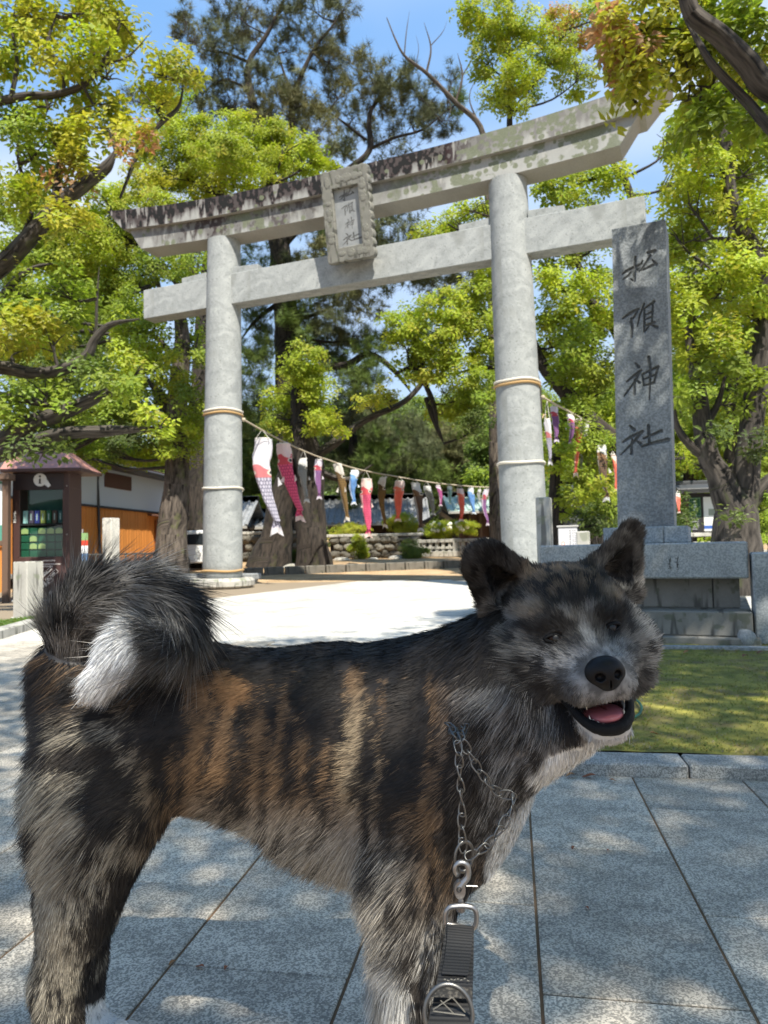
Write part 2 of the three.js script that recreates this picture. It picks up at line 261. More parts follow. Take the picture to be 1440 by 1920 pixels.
// ---------------------------------------------------------------- the stone gate (torii)
const GC = V(-0.52, 0, -16.24);
{
  const gate = thing('stone_gate', 'large grey stone shrine gate with two round pillars across the court', 'shrine gate', GC, GATE);
  const pt = tex(1024, 1024, (u, v) => { const w = fbm(u * 8, v * 8, 3, 4, 8), s = fbm(u * 16 + w * 3, v * 24 + w * 4, 9, 4, 0), g = vn(u * 340, v * 340, 5, 340), d = fbm(u * 5, v * 3, 17, 4, 0);
    let c = mix3([0.235, 0.24, 0.23], [0.375, 0.375, 0.355], clamp(s * 1.3 - 0.15 + (g - 0.5) * 0.6)); c = mix3(c, [0.12, 0.12, 0.11], sm(0.8, 0.9, vn(u * 120, v * 120, 31, 120)) * 0.5); return mix3(c, [0.19, 0.19, 0.17], sm(0.6, 0.78, d) * 0.5); });
  const pm = M({ color: new THREE.Color().setRGB(0.94, 0.98, 1.02), map: scaled(pt, 1 / 2.8), bumpMap: scaled(pt, 1 / 2.8), bumpScale: 0.004, roughness: 0.82 });
  const lean = 0.075;
  for (const s of [-1, 1]) {
    const prof = [[0.0, 0.22], [0.46, 0.22]]; for (let i = 0; i <= 20; i++) { const t = i / 20; prof.push([lerp(0.468, 0.392, Math.pow(t, 1.25)), 0.23 + t * 8.1]); }
    const g = lathe(prof, 48), p = g.attributes.position; for (let i = 0; i < p.count; i++) p.setX(i, p.getX(i) + s * (3.62 - lean * p.getY(i) / 4.2));
    part('pillar', g, pm, gate);
    const pb = lathe([[0, 0], [0.66, 0], [0.72, 0.05], [0.72, 0.16], [0.66, 0.225], [0.5, 0.235]], 40), q = pb.attributes.position;
    for (let i = 0; i < q.count; i++) { const x = q.getX(i), z = q.getZ(i), r = Math.hypot(x, z), c = r > 1e-6 ? Math.max(Math.abs(x), Math.abs(z)) / r : 1, k = Math.pow(1 / c, 0.25); q.setX(i, x * k + s * 3.62); q.setZ(i, z * k); }
    pb.computeVertexNormals(); part('base_stone', toCreasedNormals(pb, 0.6), weathered, gate);
  }
  part('cross_beam', [box(11.86, 0.73, 0.42, 0.19, 6.70, 0, 0.012)], pm, gate);
  for (const s of [-1, 1]) for (const k of [-1, 1]) { const w = part('wedge', box(0.72, 0.16, 0.3, 0, 0, 0, 0.01), pm, gate); w.position.set(s * 3.53 + k * 0.72, 7.432, 0); w.rotation.z = -k * 0.05; }
  // the two curved beams of the top; texture: lower half of v is the faces, upper half soffits and ends
  const beamTex = (dark, lichen, seed, pale) => tex(2048, 256, (u, v) => {
    const x = (u - 0.5) * 13.4, y = v * 2;                                                           // x metres along, y 0..1 up the face
    const g = vn(u * 900, v * 120, seed), n = fbm(x * 1.3, y * 1.2, seed, 4);
    let c = mix3([0.19, 0.195, 0.19], [0.31, 0.315, 0.305], clamp(n * 1.4 - 0.2 + (g - 0.5) * 0.4));
    if (v > 0.5) return mix3(c, [0.40, 0.33, 0.25], 0.35 * fbm(x * 0.8, y * 3, seed + 4, 3));
    c = mix3(c, pale, 0.3);
    const run = fbm(x * 7, y * 0.5, seed + 1, 3), edge = dark(x) * sm(0.30, 0.62, run * 0.7 + (y) * 0.42 + 0.08);
    c = mix3(c, [0.07, 0.06, 0.058], edge * (0.65 + 0.35 * sm(0.4, 0.6, fbm(x * 14, y * 5, seed + 2, 3))));
    c = mix3(c, [0.34, 0.335, 0.315], 0.6 * sm(0.68, 0.76, fbm(x * 11, y * 1.1, seed + 6, 3)));
    const cell = 0.13; let spot = 0; const X = x / cell, Y = y * 0.5 / cell;
    for (let i = -1; i <= 1; i++) for (let j = -1; j <= 1; j++) { const a = Math.floor(X) + i, b = Math.floor(Y) + j, h = h3(a, b, seed); if (h < lichen(x)) { const ox = a + 0.2 + 0.6 * h3(a, b, seed + 1), oy = b + 0.2 + 0.6 * h3(a, b, seed + 2), rad = 0.25 + 0.45 * h3(a, b, seed + 3), d = Math.hypot(X - ox, Y - oy) + 0.25 * (fbm(X * 3, Y * 3, seed, 2) - 0.5); spot = Math.max(spot, sm(rad, rad * 0.75, d)); } }
    spot = Math.max(spot * sm(0.2, 0.5, fbm(x * 9, y * 4, seed + 8, 3) + 0.12), sm(0.50, 0.60, fbm(x * 4.5, y * 2.4, seed + 12, 4)) * sm(0.0, 0.4, lichen(x)));
    return mix3(c, mix3([0.10, 0.115, 0.068], [0.16, 0.175, 0.115], g), spot * 0.9);
  }, true, false);
  const curved = (w, h, y0, half0, half1, up0, up1, tw, top) => {
    const P = [], U = [], n = 48, quad = (a, b, c, d, ua, ub, uc, ud) => { P.push(...a, ...b, ...c, ...a, ...c, ...d); U.push(...ua, ...ub, ...uc, ...ua, ...uc, ...ud); };
    const pt2 = (s, hi, z) => { const e = Math.pow(Math.abs(s), 2.6), half = hi ? half1 : half0; return [s * half, y0 + (hi ? h : 0) + e * (hi ? up1 : up0), z]; };
    const tu = (x) => x / 13.4 + 0.5;
    for (let i = 0; i < n; i++) {
      const s0 = i / n * 2 - 1, s1 = (i + 1) / n * 2 - 1, z = w / 2, zt = tw / 2;
      const a = pt2(s0, 0, z), b = pt2(s1, 0, z), c = pt2(s1, 1, zt), d = pt2(s0, 1, zt), A = pt2(s0, 0, -z), B = pt2(s1, 0, -z), C = pt2(s1, 1, -zt), D = pt2(s0, 1, -zt);
      const f = (p, v) => [tu(p[0]), v];
      quad(a, b, c, d, f(a, 0.01), f(b, 0.01), f(c, 0.49), f(d, 0.49)); quad(B, A, D, C, f(B, 0.01), f(A, 0.01), f(D, 0.49), f(C, 0.49)); quad(A, B, b, a, f(A, 0.6), f(B, 0.6), f(b, 0.75), f(a, 0.75));
      if (top) { const e = [d[0], d[1] + top, 0], g = [c[0], c[1] + top, 0]; quad(d, c, g, e, f(d, 0.3), f(c, 0.3), f(g, 0.48), f(e, 0.48)); quad(C, D, e, g, f(C, 0.3), f(D, 0.3), f(e, 0.48), f(g, 0.48)); if (i === 0) { P.push(...d, ...e, ...D); U.push(0.1, 0.8, 0.1, 0.9, 0.12, 0.8); } if (i === n - 1) { P.push(...c, ...C, ...g); U.push(0.1, 0.8, 0.1, 0.9, 0.12, 0.8); } }
      else quad(d, c, C, D, f(d, 0.3), f(c, 0.3), f(C, 0.4), f(D, 0.4));
      if (i === 0) quad(A, a, d, D, [0.1, 0.8], [0.12, 0.8], [0.12, 0.9], [0.1, 0.9]); if (i === n - 1) quad(b, B, C, c, [0.3, 0.8], [0.32, 0.8], [0.32, 0.9], [0.3, 0.9]);
    }
    const g = new THREE.BufferGeometry(); g.setAttribute('position', new THREE.Float32BufferAttribute(P, 3)); g.setAttribute('uv', new THREE.Float32BufferAttribute(U, 2)); g.computeVertexNormals(); return g;
  };
  const bt1 = beamTex((x) => 0.15 + 0.85 * sm(-0.2, -1.0, x) * sm(-6.0, -3.0, x) + 0.4 * sm(-2.6, -4.5, x) + 0.5 * sm(0.4, 1.2, x) * sm(3.2, 1.6, x), (x) => 0.05 + 0.42 * sm(0.3, 2.2, x) * sm(6.4, 5.2, x) + 0.3 * sm(-3.6, -2.6, x) * sm(-1.2, -2, x), 31, [0.46, 0.46, 0.43]);
  const bt2 = beamTex((x) => 1.1 * sm(3.4, 1.6, x) + 0.6, (x) => 0.03 + 0.38 * sm(1.6, 3.2, x), 57, [0.36, 0.35, 0.32]);
  const bm = (t) => M({ map: t, bumpMap: t, bumpScale: 0.006, roughness: 0.88 });
  part('lower_top_beam', curved(0.62, 0.46, 8.29, 5.72, 6.1, 0.16, 0.26, 0.62, 0), bm(bt1), gate);
  part('upper_top_beam', curved(0.84, 0.44, 8.752, 6.2, 6.7, 0.24, 0.36, 0.86, 0.14), bm(bt2), gate);
  // the name tablet, leaning forward
  const tb = new THREE.Group(); tb.name = 'name_tablet'; gate.add(tb); tb.position.set(0.14, 7.12, 0.40); tb.rotation.x = 0.17;
  const tabM = M({ map: scaled(weatheredTex, 1 / 1.6), bumpMap: scaled(weatheredTex, 1 / 1.6), bumpScale: 0.006, roughness: 0.88, color: new THREE.Color().setRGB(0.46, 0.47, 0.46) });
  const wave = (x0, y0, x1, y1, n, amp, s) => { for (let i = 1; i <= n * 6; i++) { const t = i / (n * 6), k = Math.abs(Math.sin(t * n * Math.PI)) * amp, nx = (y1 - y0), ny = -(x1 - x0), l = Math.hypot(nx, ny); s.lineTo(lerp(x0, x1, t) + nx / l * k, lerp(y0, y1, t) + ny / l * k); } };
  const sh = new THREE.Shape(); const w = 0.52, h = 1.86; sh.moveTo(-w, 0); wave(-w, 0, w, 0, 5, 0.014, sh); wave(w, 0, w, h, 10, 0.03, sh); wave(w, h, -w, h, 6, 0.022, sh); wave(-w, h, -w, 0, 10, 0.018, sh);
  const hole = new THREE.Path(); hole.moveTo(-0.32, 0.26); hole.lineTo(0.32, 0.26); hole.lineTo(0.32, 1.52); hole.lineTo(-0.32, 1.52); hole.closePath(); sh.holes.push(hole);
  part('tablet_frame', T(new THREE.ExtrudeGeometry(sh, { depth: 0.14, bevelEnabled: true, bevelThickness: 0.03, bevelSize: 0.02, bevelSegments: 3, curveSegments: 6 }), 0, 0, 0), tabM, tb);
  const lumps = []; const rl = rng(9); for (let i = 0; i < 34; i++) { const side = i % 4, t = rl(); const x = side === 0 ? -0.41 : side === 1 ? 0.41 : lerp(-0.4, 0.4, t), y = side < 2 ? lerp(0.1, 1.75, t) : side === 2 ? 0.14 : 1.68; const g = new THREE.SphereGeometry(1, 10, 8); g.scale(rr(0.05, 0.09, rl), rr(0.05, 0.1, rl), 0.010); lumps.push(T(g, x, y, 0.17)); }
  part('carved_clouds', lumps, tabM, tb);
  const tt = tex(512, 1024, (u, v) => { const n = fbm(u * 6, v * 10, 3, 4); let c = mix3([0.20, 0.215, 0.225], [0.32, 0.33, 0.335], n + (vn(u * 300, v * 500, 2) - 0.5) * 0.3); let k = -9; const X = u, Y = 1 - v; for (let i = 0; i < 4; i++) { const y0 = 0.04 + i * 0.235; if (Y > y0 - 0.05 && Y < y0 + 0.28) { const bx = 348, by = [[265, 432], [562, 762], [890, 1142], [1280, 1456]][i], s = (by[1] - by[0]) / 0.19; k = Math.max(k, inkAt(STROKES[i], (X - 0.5) / 0.47 * 0.19 * 1.05 * s * 1.05 + bx - 22, by[0] + (Y - y0) * s)); } } return mix3(c, [0.06, 0.06, 0.058], sm(-0.25, 0.1, k) * 0.9); }, true, false);
  const pg = new THREE.PlaneGeometry(0.66, 1.30); part('inscribed_panel', [T(pg, 0, 0.9, 0.075)], M({ map: tt, bumpMap: tt, bumpScale: 0.012, roughness: 0.8 }), tb);
  part('tablet_back', box(0.9, 1.7, 0.16, 0, 0.08, -0.085, 0.01), tabM, tb);

  // ropes tied round the pillars
  const white = flat(0.62, 0.58, 0.50, 0.9), straw = flat(0.42, 0.27, 0.12, 0.95);
  const rope = (s, y, m, label) => { const r = lerp(0.468, 0.392, Math.pow((y - 0.23) / 8.1, 1.25)) + 0.016; const g = new THREE.TorusGeometry(r, 0.027, 8, 64), p = g.attributes.position; for (let i = 0; i < p.count; i++) { const an = Math.atan2(p.getY(i), p.getX(i)); p.setZ(i, p.getZ(i) + 0.012 * Math.sin(an * 3 + y)); } g.rotateX(-Math.PI / 2); const c = GC.clone().addScaledVector(gR, s * (3.62 - lean * y / 4.2)); const t = thing('rope_band', label, 'rope', V(c.x, y, c.z), GATE, 'rope bands round the gate pillars'); part('rope', g, m, t); const kn = new THREE.SphereGeometry(0.05, 10, 8); part('knot', T(kn, 0.2, -0.02, -r), m, t); };
  rope(-1, 4.19, white, 'white rope at mid height on the left gate pillar, above the tan one'); rope(-1, 4.11, straw, 'tan straw rope at mid height on the left gate pillar');
  rope(-1, 2.34, white, 'single white rope round the lower third of the left gate pillar'); rope(-1, 0.40, straw, 'tan straw rope round the foot of the left gate pillar');
  rope(1, 4.14, white, 'white rope at mid height on the right gate pillar, above the tan one'); rope(1, 4.07, straw, 'tan straw rope at mid height on the right gate pillar');
  rope(1, 2.49, white, 'single white rope low on the right gate pillar near the tall inscribed stone');
}
// ---------------------------------------------------------------- the tall inscribed stone on its stepped base
{
  const yaw = GATE - 0.04, S0 = at(1212, 988, 6.62); S0.y = 0;
  const mon = thing('stone_monument', 'tall dark grey stone slab with carved brush characters on a stepped granite base', 'stone monument', S0, yaw);
  const toLocal = (cx, cy) => face(1100 + cx / 3.2, 400 + cy / 3.2, S0, yaw, 0);
  const bl = toLocal(186, 1870), br = toLocal(524, 1870), tl = toLocal(151, 95), tr = toLocal(472, 38), y0 = 0.97;
  const w0 = (br[0] - bl[0]) / 2, w1 = (tr[0] - tl[0]) / 2, xc0 = (br[0] + bl[0]) / 2, xc1 = (tr[0] + tl[0]) / 2, top = (tl[1] + tr[1]) / 2, T0 = 0.42;
  const nx = 150, ny = 700, P = [], U = [], C = [], I = [];
  const crop = (x, y) => { const p = camera.position, c = S0.clone().add(V(Math.cos(yaw) * x, y, -Math.sin(yaw) * x)).project(camera); return [((c.x * 0.5 + 0.5) * 1440 - 1100) * 3.2, ((0.5 - c.y * 0.5) * 1920 - 400) * 3.2]; };
  // characters laid out on the stone itself: each panel pixel becomes a place on the face
  const q00 = toLocal(180, 1600), q10 = toLocal(520, 1600), q01 = toLocal(160, 200), q11 = toLocal(480, 200);
  for (let j = 0; j <= ny; j++) for (let i = 0; i <= nx; i++) {
    const u = i / nx * 2 - 1, v = j / ny, y = lerp(y0, top, v), x = lerp(xc0, xc1, v) + u * lerp(w0, w1, v);
    const ty = (y - q00[1]) / (q01[1] - q00[1]), cy = lerp(1600, 200, ty), xl = lerp(q00[0], q01[0], ty), xr = lerp(q10[0], q11[0], ty), cx = lerp(lerp(180, 160, ty), lerp(520, 480, ty), (x - xl) / (xr - xl));
    let k = -9; for (let g = 0; g < 4; g++) { const by = [[255, 440], [555, 770], [880, 1150], [1270, 1465]][g]; if (cy > by[0] && cy < by[1]) k = Math.max(k, inkAt(STROKES[g], cx, cy)); }
    const ink = sm(-0.12, 0.1, k), dep = k > 0 ? 0.006 + 0.012 * Math.min(1, k * 1.6) : 0, rough = 0.0022 * (vn(x * 90, y * 90, 3) - 0.5);
    P.push(x, y, -dep + rough); U.push(x, y);
    const st = fbm(x * 9, y * 1.6, 5, 4), tone = lerp(0.82, 1.1, fbm(x * 3, y * 2, 8, 3)); let c = [tone, tone, tone]; c = mix3(c, [0.36, 0.36, 0.37], sm(0.5, 0.7, st) * sm(top - 0.9, top, y + 0.35 * (fbm(x * 14, 3, 2, 2) - 0.5)) * 0.9); c = mix3(c, [0.40, 0.40, 0.40], ink);
    C.push(...c);
  }
  for (let j = 0; j < ny; j++) for (let i = 0; i < nx; i++) { const k = j * (nx + 1) + i; I.push(k, k + 1, k + nx + 1, k + 1, k + nx + 2, k + nx + 1); }
  // sides, back and top
  const base = P.length / 3, add = (x, y, z) => { P.push(x, y, z); U.push(x + z, y); C.push(1, 1, 1); return P.length / 3 - 1; };
  const L0 = xc0 - w0, R1 = xc0 + w0, L2 = xc1 - w1, R2 = xc1 + w1, sl = tr[1] - top;
  const quad = (a, b, c, d) => { const i = [a, b, c, d].map((p) => add(...p)); I.push(i[0], i[1], i[2], i[0], i[2], i[3]); };
  quad([R1, y0, 0], [R1, y0, -T0], [R2, top, -T0], [R2, top, 0]); quad([L0, y0, -T0], [L0, y0, 0], [L2, top, 0], [L2, top, -T0]); quad([R1, y0, -T0], [L0, y0, -T0], [L2, top, -T0], [R2, top, -T0]); quad([L2, top, 0], [R2, top, 0], [R2, top, -T0], [L2, top, -T0]);
  const g = new THREE.BufferGeometry(); g.setAttribute('position', new THREE.Float32BufferAttribute(P, 3)); g.setAttribute('uv', new THREE.Float32BufferAttribute(U, 2)); g.setAttribute('color', new THREE.Float32BufferAttribute(C, 3)); g.setIndex(I); g.computeVertexNormals();
  const sm1 = M({ map: scaled(graniteGrey, 1 / 1.4), bumpMap: scaled(graniteGrey, 1 / 1.4), bumpScale: 0.001, roughness: 0.7, vertexColors: true, color: new THREE.Color().setRGB(0.82, 0.85, 0.88) });
  part('inscribed_slab', g, sm1, mon);
  const pl = 0.845, blue = M({ map: scaled(graniteGrey, 1 / 1.1), bumpMap: scaled(graniteGrey, 1 / 1.1), bumpScale: 0.0008, roughness: 0.7, color: new THREE.Color().setRGB(0.9, 0.97, 1.03) });
  // two plinth stones, then the broad slab, its recessed support and the steps
  const zf = 0.16, zs = 0.46, zr = 0.22, z1 = 0.58, Tk = 1.3;
  const pa = face(1130, 990, S0, yaw, zf)[0], pb = face(1244, 990, S0, yaw, zf)[0], pc = face(1290, 990, S0, yaw, zf)[0];
  part('plinth_stone', box(pb - pa - 0.004, y0 - pl + 0.02, zf + T0 + 0.1, (pa + pb) / 2, pl, (zf - T0 - 0.1) / 2, 0.008, 3), blue, mon);
  part('plinth_stone', box(pc - pb - 0.004, y0 - pl + 0.02, zf + T0 + 0.1, (pb + pc) / 2, pl, (zf - T0 - 0.1) / 2, 0.008, 5), blue, mon);
  const sa = face(1012, 1050, S0, yaw, zs)[0], sb = face(1403, 1050, S0, yaw, zs)[0], sy = face(1300, 1085, S0, yaw, zs)[1];
  const slabTex = M({ map: scaled(graniteGrey, 1 / 0.95), bumpMap: scaled(graniteGrey, 1 / 0.95), bumpScale: 0.001, roughness: 0.72, color: new THREE.Color().setRGB(1.12, 1.12, 1.12) });
  part('broad_slab', box(sb - sa, pl - sy, zs + Tk, (sa + sb) / 2, sy, (zs - Tk) / 2, 0.012, 1), slabTex, mon);
  // small characters cut into the broad slab
  const cut = []; const rc = rng(3); for (const px of [1256, 1270]) for (let i = 0; i < 4; i++) { const [x, y] = face(px, 1048 + i * 6, S0, yaw, zs); for (let k = 0; k < 4; k++) cut.push(T(box(k % 2 ? 0.018 : 0.004, k % 2 ? 0.004 : 0.018, 0.002, 0, 0, 0, 0), x + rr(-0.009, 0.009, rc), y + rr(-0.01, 0.01, rc), zs + 0.0012)); }
  part('small_characters', cut, flat(0.07, 0.07, 0.07, 0.9), mon, 'stuff');
  const ra = face(1060, 1110, S0, yaw, zr)[0], rm = face(1337, 1110, S0, yaw, zr)[0], rb = face(1388, 1110, S0, yaw, zr)[0], ry = face(1300, 1146, S0, yaw, z1 - 0.02)[1] ;
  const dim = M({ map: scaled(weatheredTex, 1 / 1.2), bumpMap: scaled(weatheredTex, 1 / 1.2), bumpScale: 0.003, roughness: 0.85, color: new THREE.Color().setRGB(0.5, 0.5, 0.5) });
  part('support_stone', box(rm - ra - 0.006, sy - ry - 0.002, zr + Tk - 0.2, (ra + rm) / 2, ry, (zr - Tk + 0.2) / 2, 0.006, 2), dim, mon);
  part('support_stone', box(rb - rm - 0.006, sy - ry - 0.002, zr + Tk - 0.2, (rm + rb) / 2, ry, (zr - Tk + 0.2) / 2 - 0.006, 0.006, 4), dim, mon);
  const ta = face(1015, 1170, S0, yaw, z1)[0], tbb = face(1412, 1170, S0, yaw, z1)[0], ty2 = face(1300, 1192, S0, yaw, z1)[1];
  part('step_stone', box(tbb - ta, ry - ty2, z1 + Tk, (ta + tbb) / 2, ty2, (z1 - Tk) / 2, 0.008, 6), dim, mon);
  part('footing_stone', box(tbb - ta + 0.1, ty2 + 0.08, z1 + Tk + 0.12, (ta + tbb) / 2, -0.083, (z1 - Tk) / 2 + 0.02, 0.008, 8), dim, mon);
  // a low kerb strip at the far edge of the lawn
  const ks = part('lawn_edge_strip', box(4.2, 0.08, 0.07, 0, -0.01, 0, 0.004), greyStone, scene); ks.position.copy(onGround(1330, 1216, 0.05)).setY(0); ks.rotation.y = GATE + 0.12; tag(ks, null, null, null, 'structure');
  // fence posts of stone that ring the monument
  const post = (px0, px1, py0, py1, Z, d, label, m) => { const a = at(px0, py1, Z), b = at(px1, py1, Z), tp = at((px0 + px1) / 2, py0, Z), gy = groundH(a.x, a.z) - 0.03; const t = thing('stone_post', label, 'stone post', V((a.x + b.x) / 2, gy, a.z - d / 2), GATE); const w = (b.x - a.x) * 0.93, h = tp.y - gy; part('shaft', box(w, h, d, 0, 0, 0, 0.012, px0), m, t); part('foot', box(w * 1.15, 0.06, d * 1.15, 0, 0.005, 0, 0.01), m, t); return t; };
  post(1434, 1512, 1035, 1212, 5.75, 0.3, 'square granite post at the right edge beside the broad monument slab', slabTex);
  post(1013, 1040, 932, 1040, 9.2, 0.24, 'tall rough grey stone post just right of the right gate pillar', weathered);
  post(1086, 1110, 996, 1040, 10.5, 0.2, 'short pale stone post behind the broad slab, beside the white signboard', weathered);
  post(24, 63, 1053, 1158, 9.9, 0.28, 'short weathered stone post in front of the brown kiosk', weathered);
  post(192, 216, 971, 1120, 13.0, 0.22, 'slim pale square stone post behind the tail of the dog', paleMats[1]);
  const chunk = new THREE.IcosahedronGeometry(0.07, 2), cp = chunk.attributes.position; for (let i = 0; i < cp.count; i++) { const k = 0.8 + 0.5 * vn(cp.getX(i) * 14, cp.getY(i) * 14, cp.getZ(i) * 14 + 5); cp.setXYZ(i, cp.getX(i) * k * 0.9, cp.getY(i) * k * 1.1, cp.getZ(i) * k); } chunk.computeVertexNormals();
  const ck = part('rock', chunk, greyStone, scene); ck.position.copy(at(1399, 1196, 5.75)); tag(ck, 'small rough grey rock at the foot of the square granite post', 'rock');
}
// ---------------------------------------------------------------- trees: limbs that follow the photograph, crowns of leaf sprigs
const barkTex = tex(512, 512, (u, v) => { const r = fbm(u * 16, v * 5, 3, 5, 0), g = fbm(u * 40, v * 14, 9, 3, 0); let c = mix3([0.007, 0.005, 0.004], [0.085, 0.073, 0.062], clamp(r * 2.0 - 0.6 + (g - 0.5) * 0.6)); return mix3(c, [0.06, 0.07, 0.025], sm(0.6, 0.75, fbm(u * 6, v * 6, 15, 4, 6)) * 0.5); });
const bark = M({ map: scaled(barkTex, 1, 0.7), bumpMap: scaled(barkTex, 1, 0.7), bumpScale: 0.06, roughness: 0.95 });
const darkBark = M({ map: scaled(barkTex, 1, 0.7), bumpMap: scaled(barkTex, 1, 0.7), bumpScale: 0.03, roughness: 0.95, color: new THREE.Color().setRGB(0.6, 0.55, 0.52) });
const greyBark = M({ map: scaled(barkTex, 1, 0.7), bumpMap: scaled(barkTex, 1, 0.7), bumpScale: 0.03, roughness: 0.95, color: new THREE.Color().setRGB(1.7, 1.62, 1.55) });
const leafMat = new THREE.MeshPhysicalMaterial({ roughness: 0.55, transmission: 0.58, thickness: 0, specularIntensity: 0.5, side: THREE.DoubleSide });
leafMat.roughness = 0.95;
const needleMat = new THREE.MeshStandardMaterial({ roughness: 0.7, side: THREE.DoubleSide });
function sprig(seed, n = 9, len = 0.1, wid = 0.05, droop = 0.5) {
  const r = rng(seed), P = [];
  for (let i = 0; i < n; i++) {
    const an = i * 2.4 + r(), t = 0.2 + 0.8 * i / n, o = V(Math.cos(an) * 0.05, t * 0.16, Math.sin(an) * 0.05), d = V(Math.cos(an), 0.5 - droop * (0.6 + r()), Math.sin(an)).normalize(), s = d.clone().cross(V(0, 1, 0)).normalize(), up = s.clone().cross(d), L = len * (0.75 + 0.5 * r()), W = wid * (0.75 + 0.5 * r());
    const b = o, tip = o.clone().addScaledVector(d, L).addScaledVector(up, -0.1 * L), m = o.clone().addScaledVector(d, L * 0.45), l = m.clone().addScaledVector(s, W / 2).addScaledVector(up, W * 0.16), q = m.clone().addScaledVector(s, -W / 2).addScaledVector(up, W * 0.16);
    for (const v of [b, q, tip, b, tip, l]) P.push(v.x, v.y, v.z);
  }
  const g = new THREE.BufferGeometry(); g.setAttribute('position', new THREE.Float32BufferAttribute(P, 3)); g.computeVertexNormals(); return g;
}
function tuft(seed, n = 26, len = 0.17) {
  const r = rng(seed), P = [];
  for (let i = 0; i < n; i++) { const d = V(r() * 2 - 1, r() * 1.5 - 0.25, r() * 2 - 1).normalize(), s = d.clone().cross(V(r(), r(), r())).normalize().multiplyScalar(0.0045), L = len * (0.7 + 0.5 * r()), o = V(0, r() * 0.1, 0); for (const v of [o.clone().add(s), o.clone().sub(s), o.clone().addScaledVector(d, L)]) P.push(v.x, v.y, v.z); }
  const g = new THREE.BufferGeometry(); g.setAttribute('position', new THREE.Float32BufferAttribute(P, 3)); g.computeVertexNormals(); return g;
}
const SPRIGS = [sprig(1), sprig(2), sprig(3)], BIG = [sprig(4, 9, 0.12, 0.06, 0.7)], TUFTS = [tuft(1), tuft(2)];
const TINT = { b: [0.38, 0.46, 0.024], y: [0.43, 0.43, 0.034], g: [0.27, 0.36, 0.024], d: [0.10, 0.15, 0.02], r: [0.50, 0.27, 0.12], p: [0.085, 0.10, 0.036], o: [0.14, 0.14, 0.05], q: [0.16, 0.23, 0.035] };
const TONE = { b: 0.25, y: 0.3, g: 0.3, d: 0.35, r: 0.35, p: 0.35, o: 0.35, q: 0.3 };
let leafCount = 0;
// clumps: [px, py, rx, ry, tint, weight] at depth Z (pixels), or {c: Vector3, r: [x, y, z], t, w}
function crown(tree, clumps, { Z = 15, geos = SPRIGS, mat = leafMat, den = 1, size = 1, seed = 1, name = 'crown', dz = 1, gap = 0.46 } = {}) {
  const r = rng(seed), items = [];
  for (const c of clumps) {
    const zc = Z * (1 + (r() - 0.5) * 0.10), ctr = c.c ?? at(c[0], c[1], c[6] ?? zc), k = -(ctr.z) / F, rad = c.r ?? [c[2] * k, c[3] * k, Math.max(c[2], c[3]) * k * dz], t = c.t ?? c[4] ?? 'b', w = c.w ?? c[5] ?? 1;
    const area = rad[0] * rad[1] * Math.PI, n = Math.round(den * w * area * 215 / (size * size)), fs = 1.5 / Math.max(0.5, Math.min(rad[0], rad[1])), tone = 1 + (r() - 0.5) * TONE[t];
    const subs = []; const ns = Math.max(5, Math.round(7 + 4 * Math.min(rad[0], 2))); for (let i = 0; i < ns; i++) { const an = r() * 6.283, u = r() * 1.9 - 0.95, k2 = Math.sqrt(1 - u * u * 0.9) * (0.55 + 0.6 * r()); subs.push([Math.cos(an) * k2, u * 1.05, Math.sin(an) * k2, 0.30 + 0.25 * r(), 0.13 + 0.15 * r()]); }
    for (let i = 0; i < n; i++) {
      let d; for (let q = 0; q < 6; q++) { const u = r() * 2 - 1, an = r() * 6.283, s = Math.sqrt(1 - u * u); if (r() < 0.68) { const c2 = subs[Math.floor(r() * ns)], m = Math.pow(r(), 0.4); d = V(c2[0] + s * Math.cos(an) * m * c2[3], c2[1] + u * m * c2[4] - 0.12 * m * s * s, c2[2] + s * Math.sin(an) * m * c2[3]); } else { const m = Math.pow(r(), 0.5) * (0.7 + 0.5 * fbm(Math.cos(an) * 1.8 + ctr.x, u * 1.8 + ctr.y, Math.sin(an) * 1.8 + ctr.z, 2)); d = V(s * Math.cos(an) * m, u * m, s * Math.sin(an) * m); } const p = V(ctr.x + d.x * rad[0], ctr.y + d.y * rad[1], ctr.z + d.z * rad[2]); if (fbm(p.x * fs * 1.5, p.y * fs * 1.5, p.z * fs * 1.5, 3) > gap) break; if (q === 5) d = null; }
      if (d) items.push([ctr.x + d.x * rad[0], ctr.y + d.y * rad[1], ctr.z + d.z * rad[2], d, t, tone]);
    }
  }
  const per = geos.map(() => []); items.forEach((it, i) => per[i % geos.length].push(it));
  const o = new THREE.Object3D(), col = new THREE.Color();
  per.forEach((list, gi) => {
    const im = new THREE.InstancedMesh(geos[gi], mat, list.length); im.name = name; im.userData.kind = 'stuff';
    list.forEach(([x, y, z, d, t, tone], i) => {
      o.position.set(x, y, z); o.rotation.set(d.z * 0.9 + (r() - 0.5) * 0.9, r() * 6.28, -d.x * 0.9 + (r() - 0.5) * 0.9); const s = size * (0.75 + 0.6 * r()); o.scale.set(s, s, s); o.updateMatrix(); im.setMatrixAt(i, o.matrix);
      let c = TINT[t]; if (t === 'b' && r() < 0.14) c = TINT.y; if (t === 'y' && r() < 0.2) c = TINT.b; if (t === 'r' && r() < 0.55) c = TINT.y; const k = tone * (0.72 + 0.5 * r()); col.setRGB(c[0] * k * (0.9 + 0.2 * r()), c[1] * k, c[2] * k); im.setColorAt(i, col);
    });
    leafCount += list.length; tree.add(shadows(im));
  });
  return items;
}
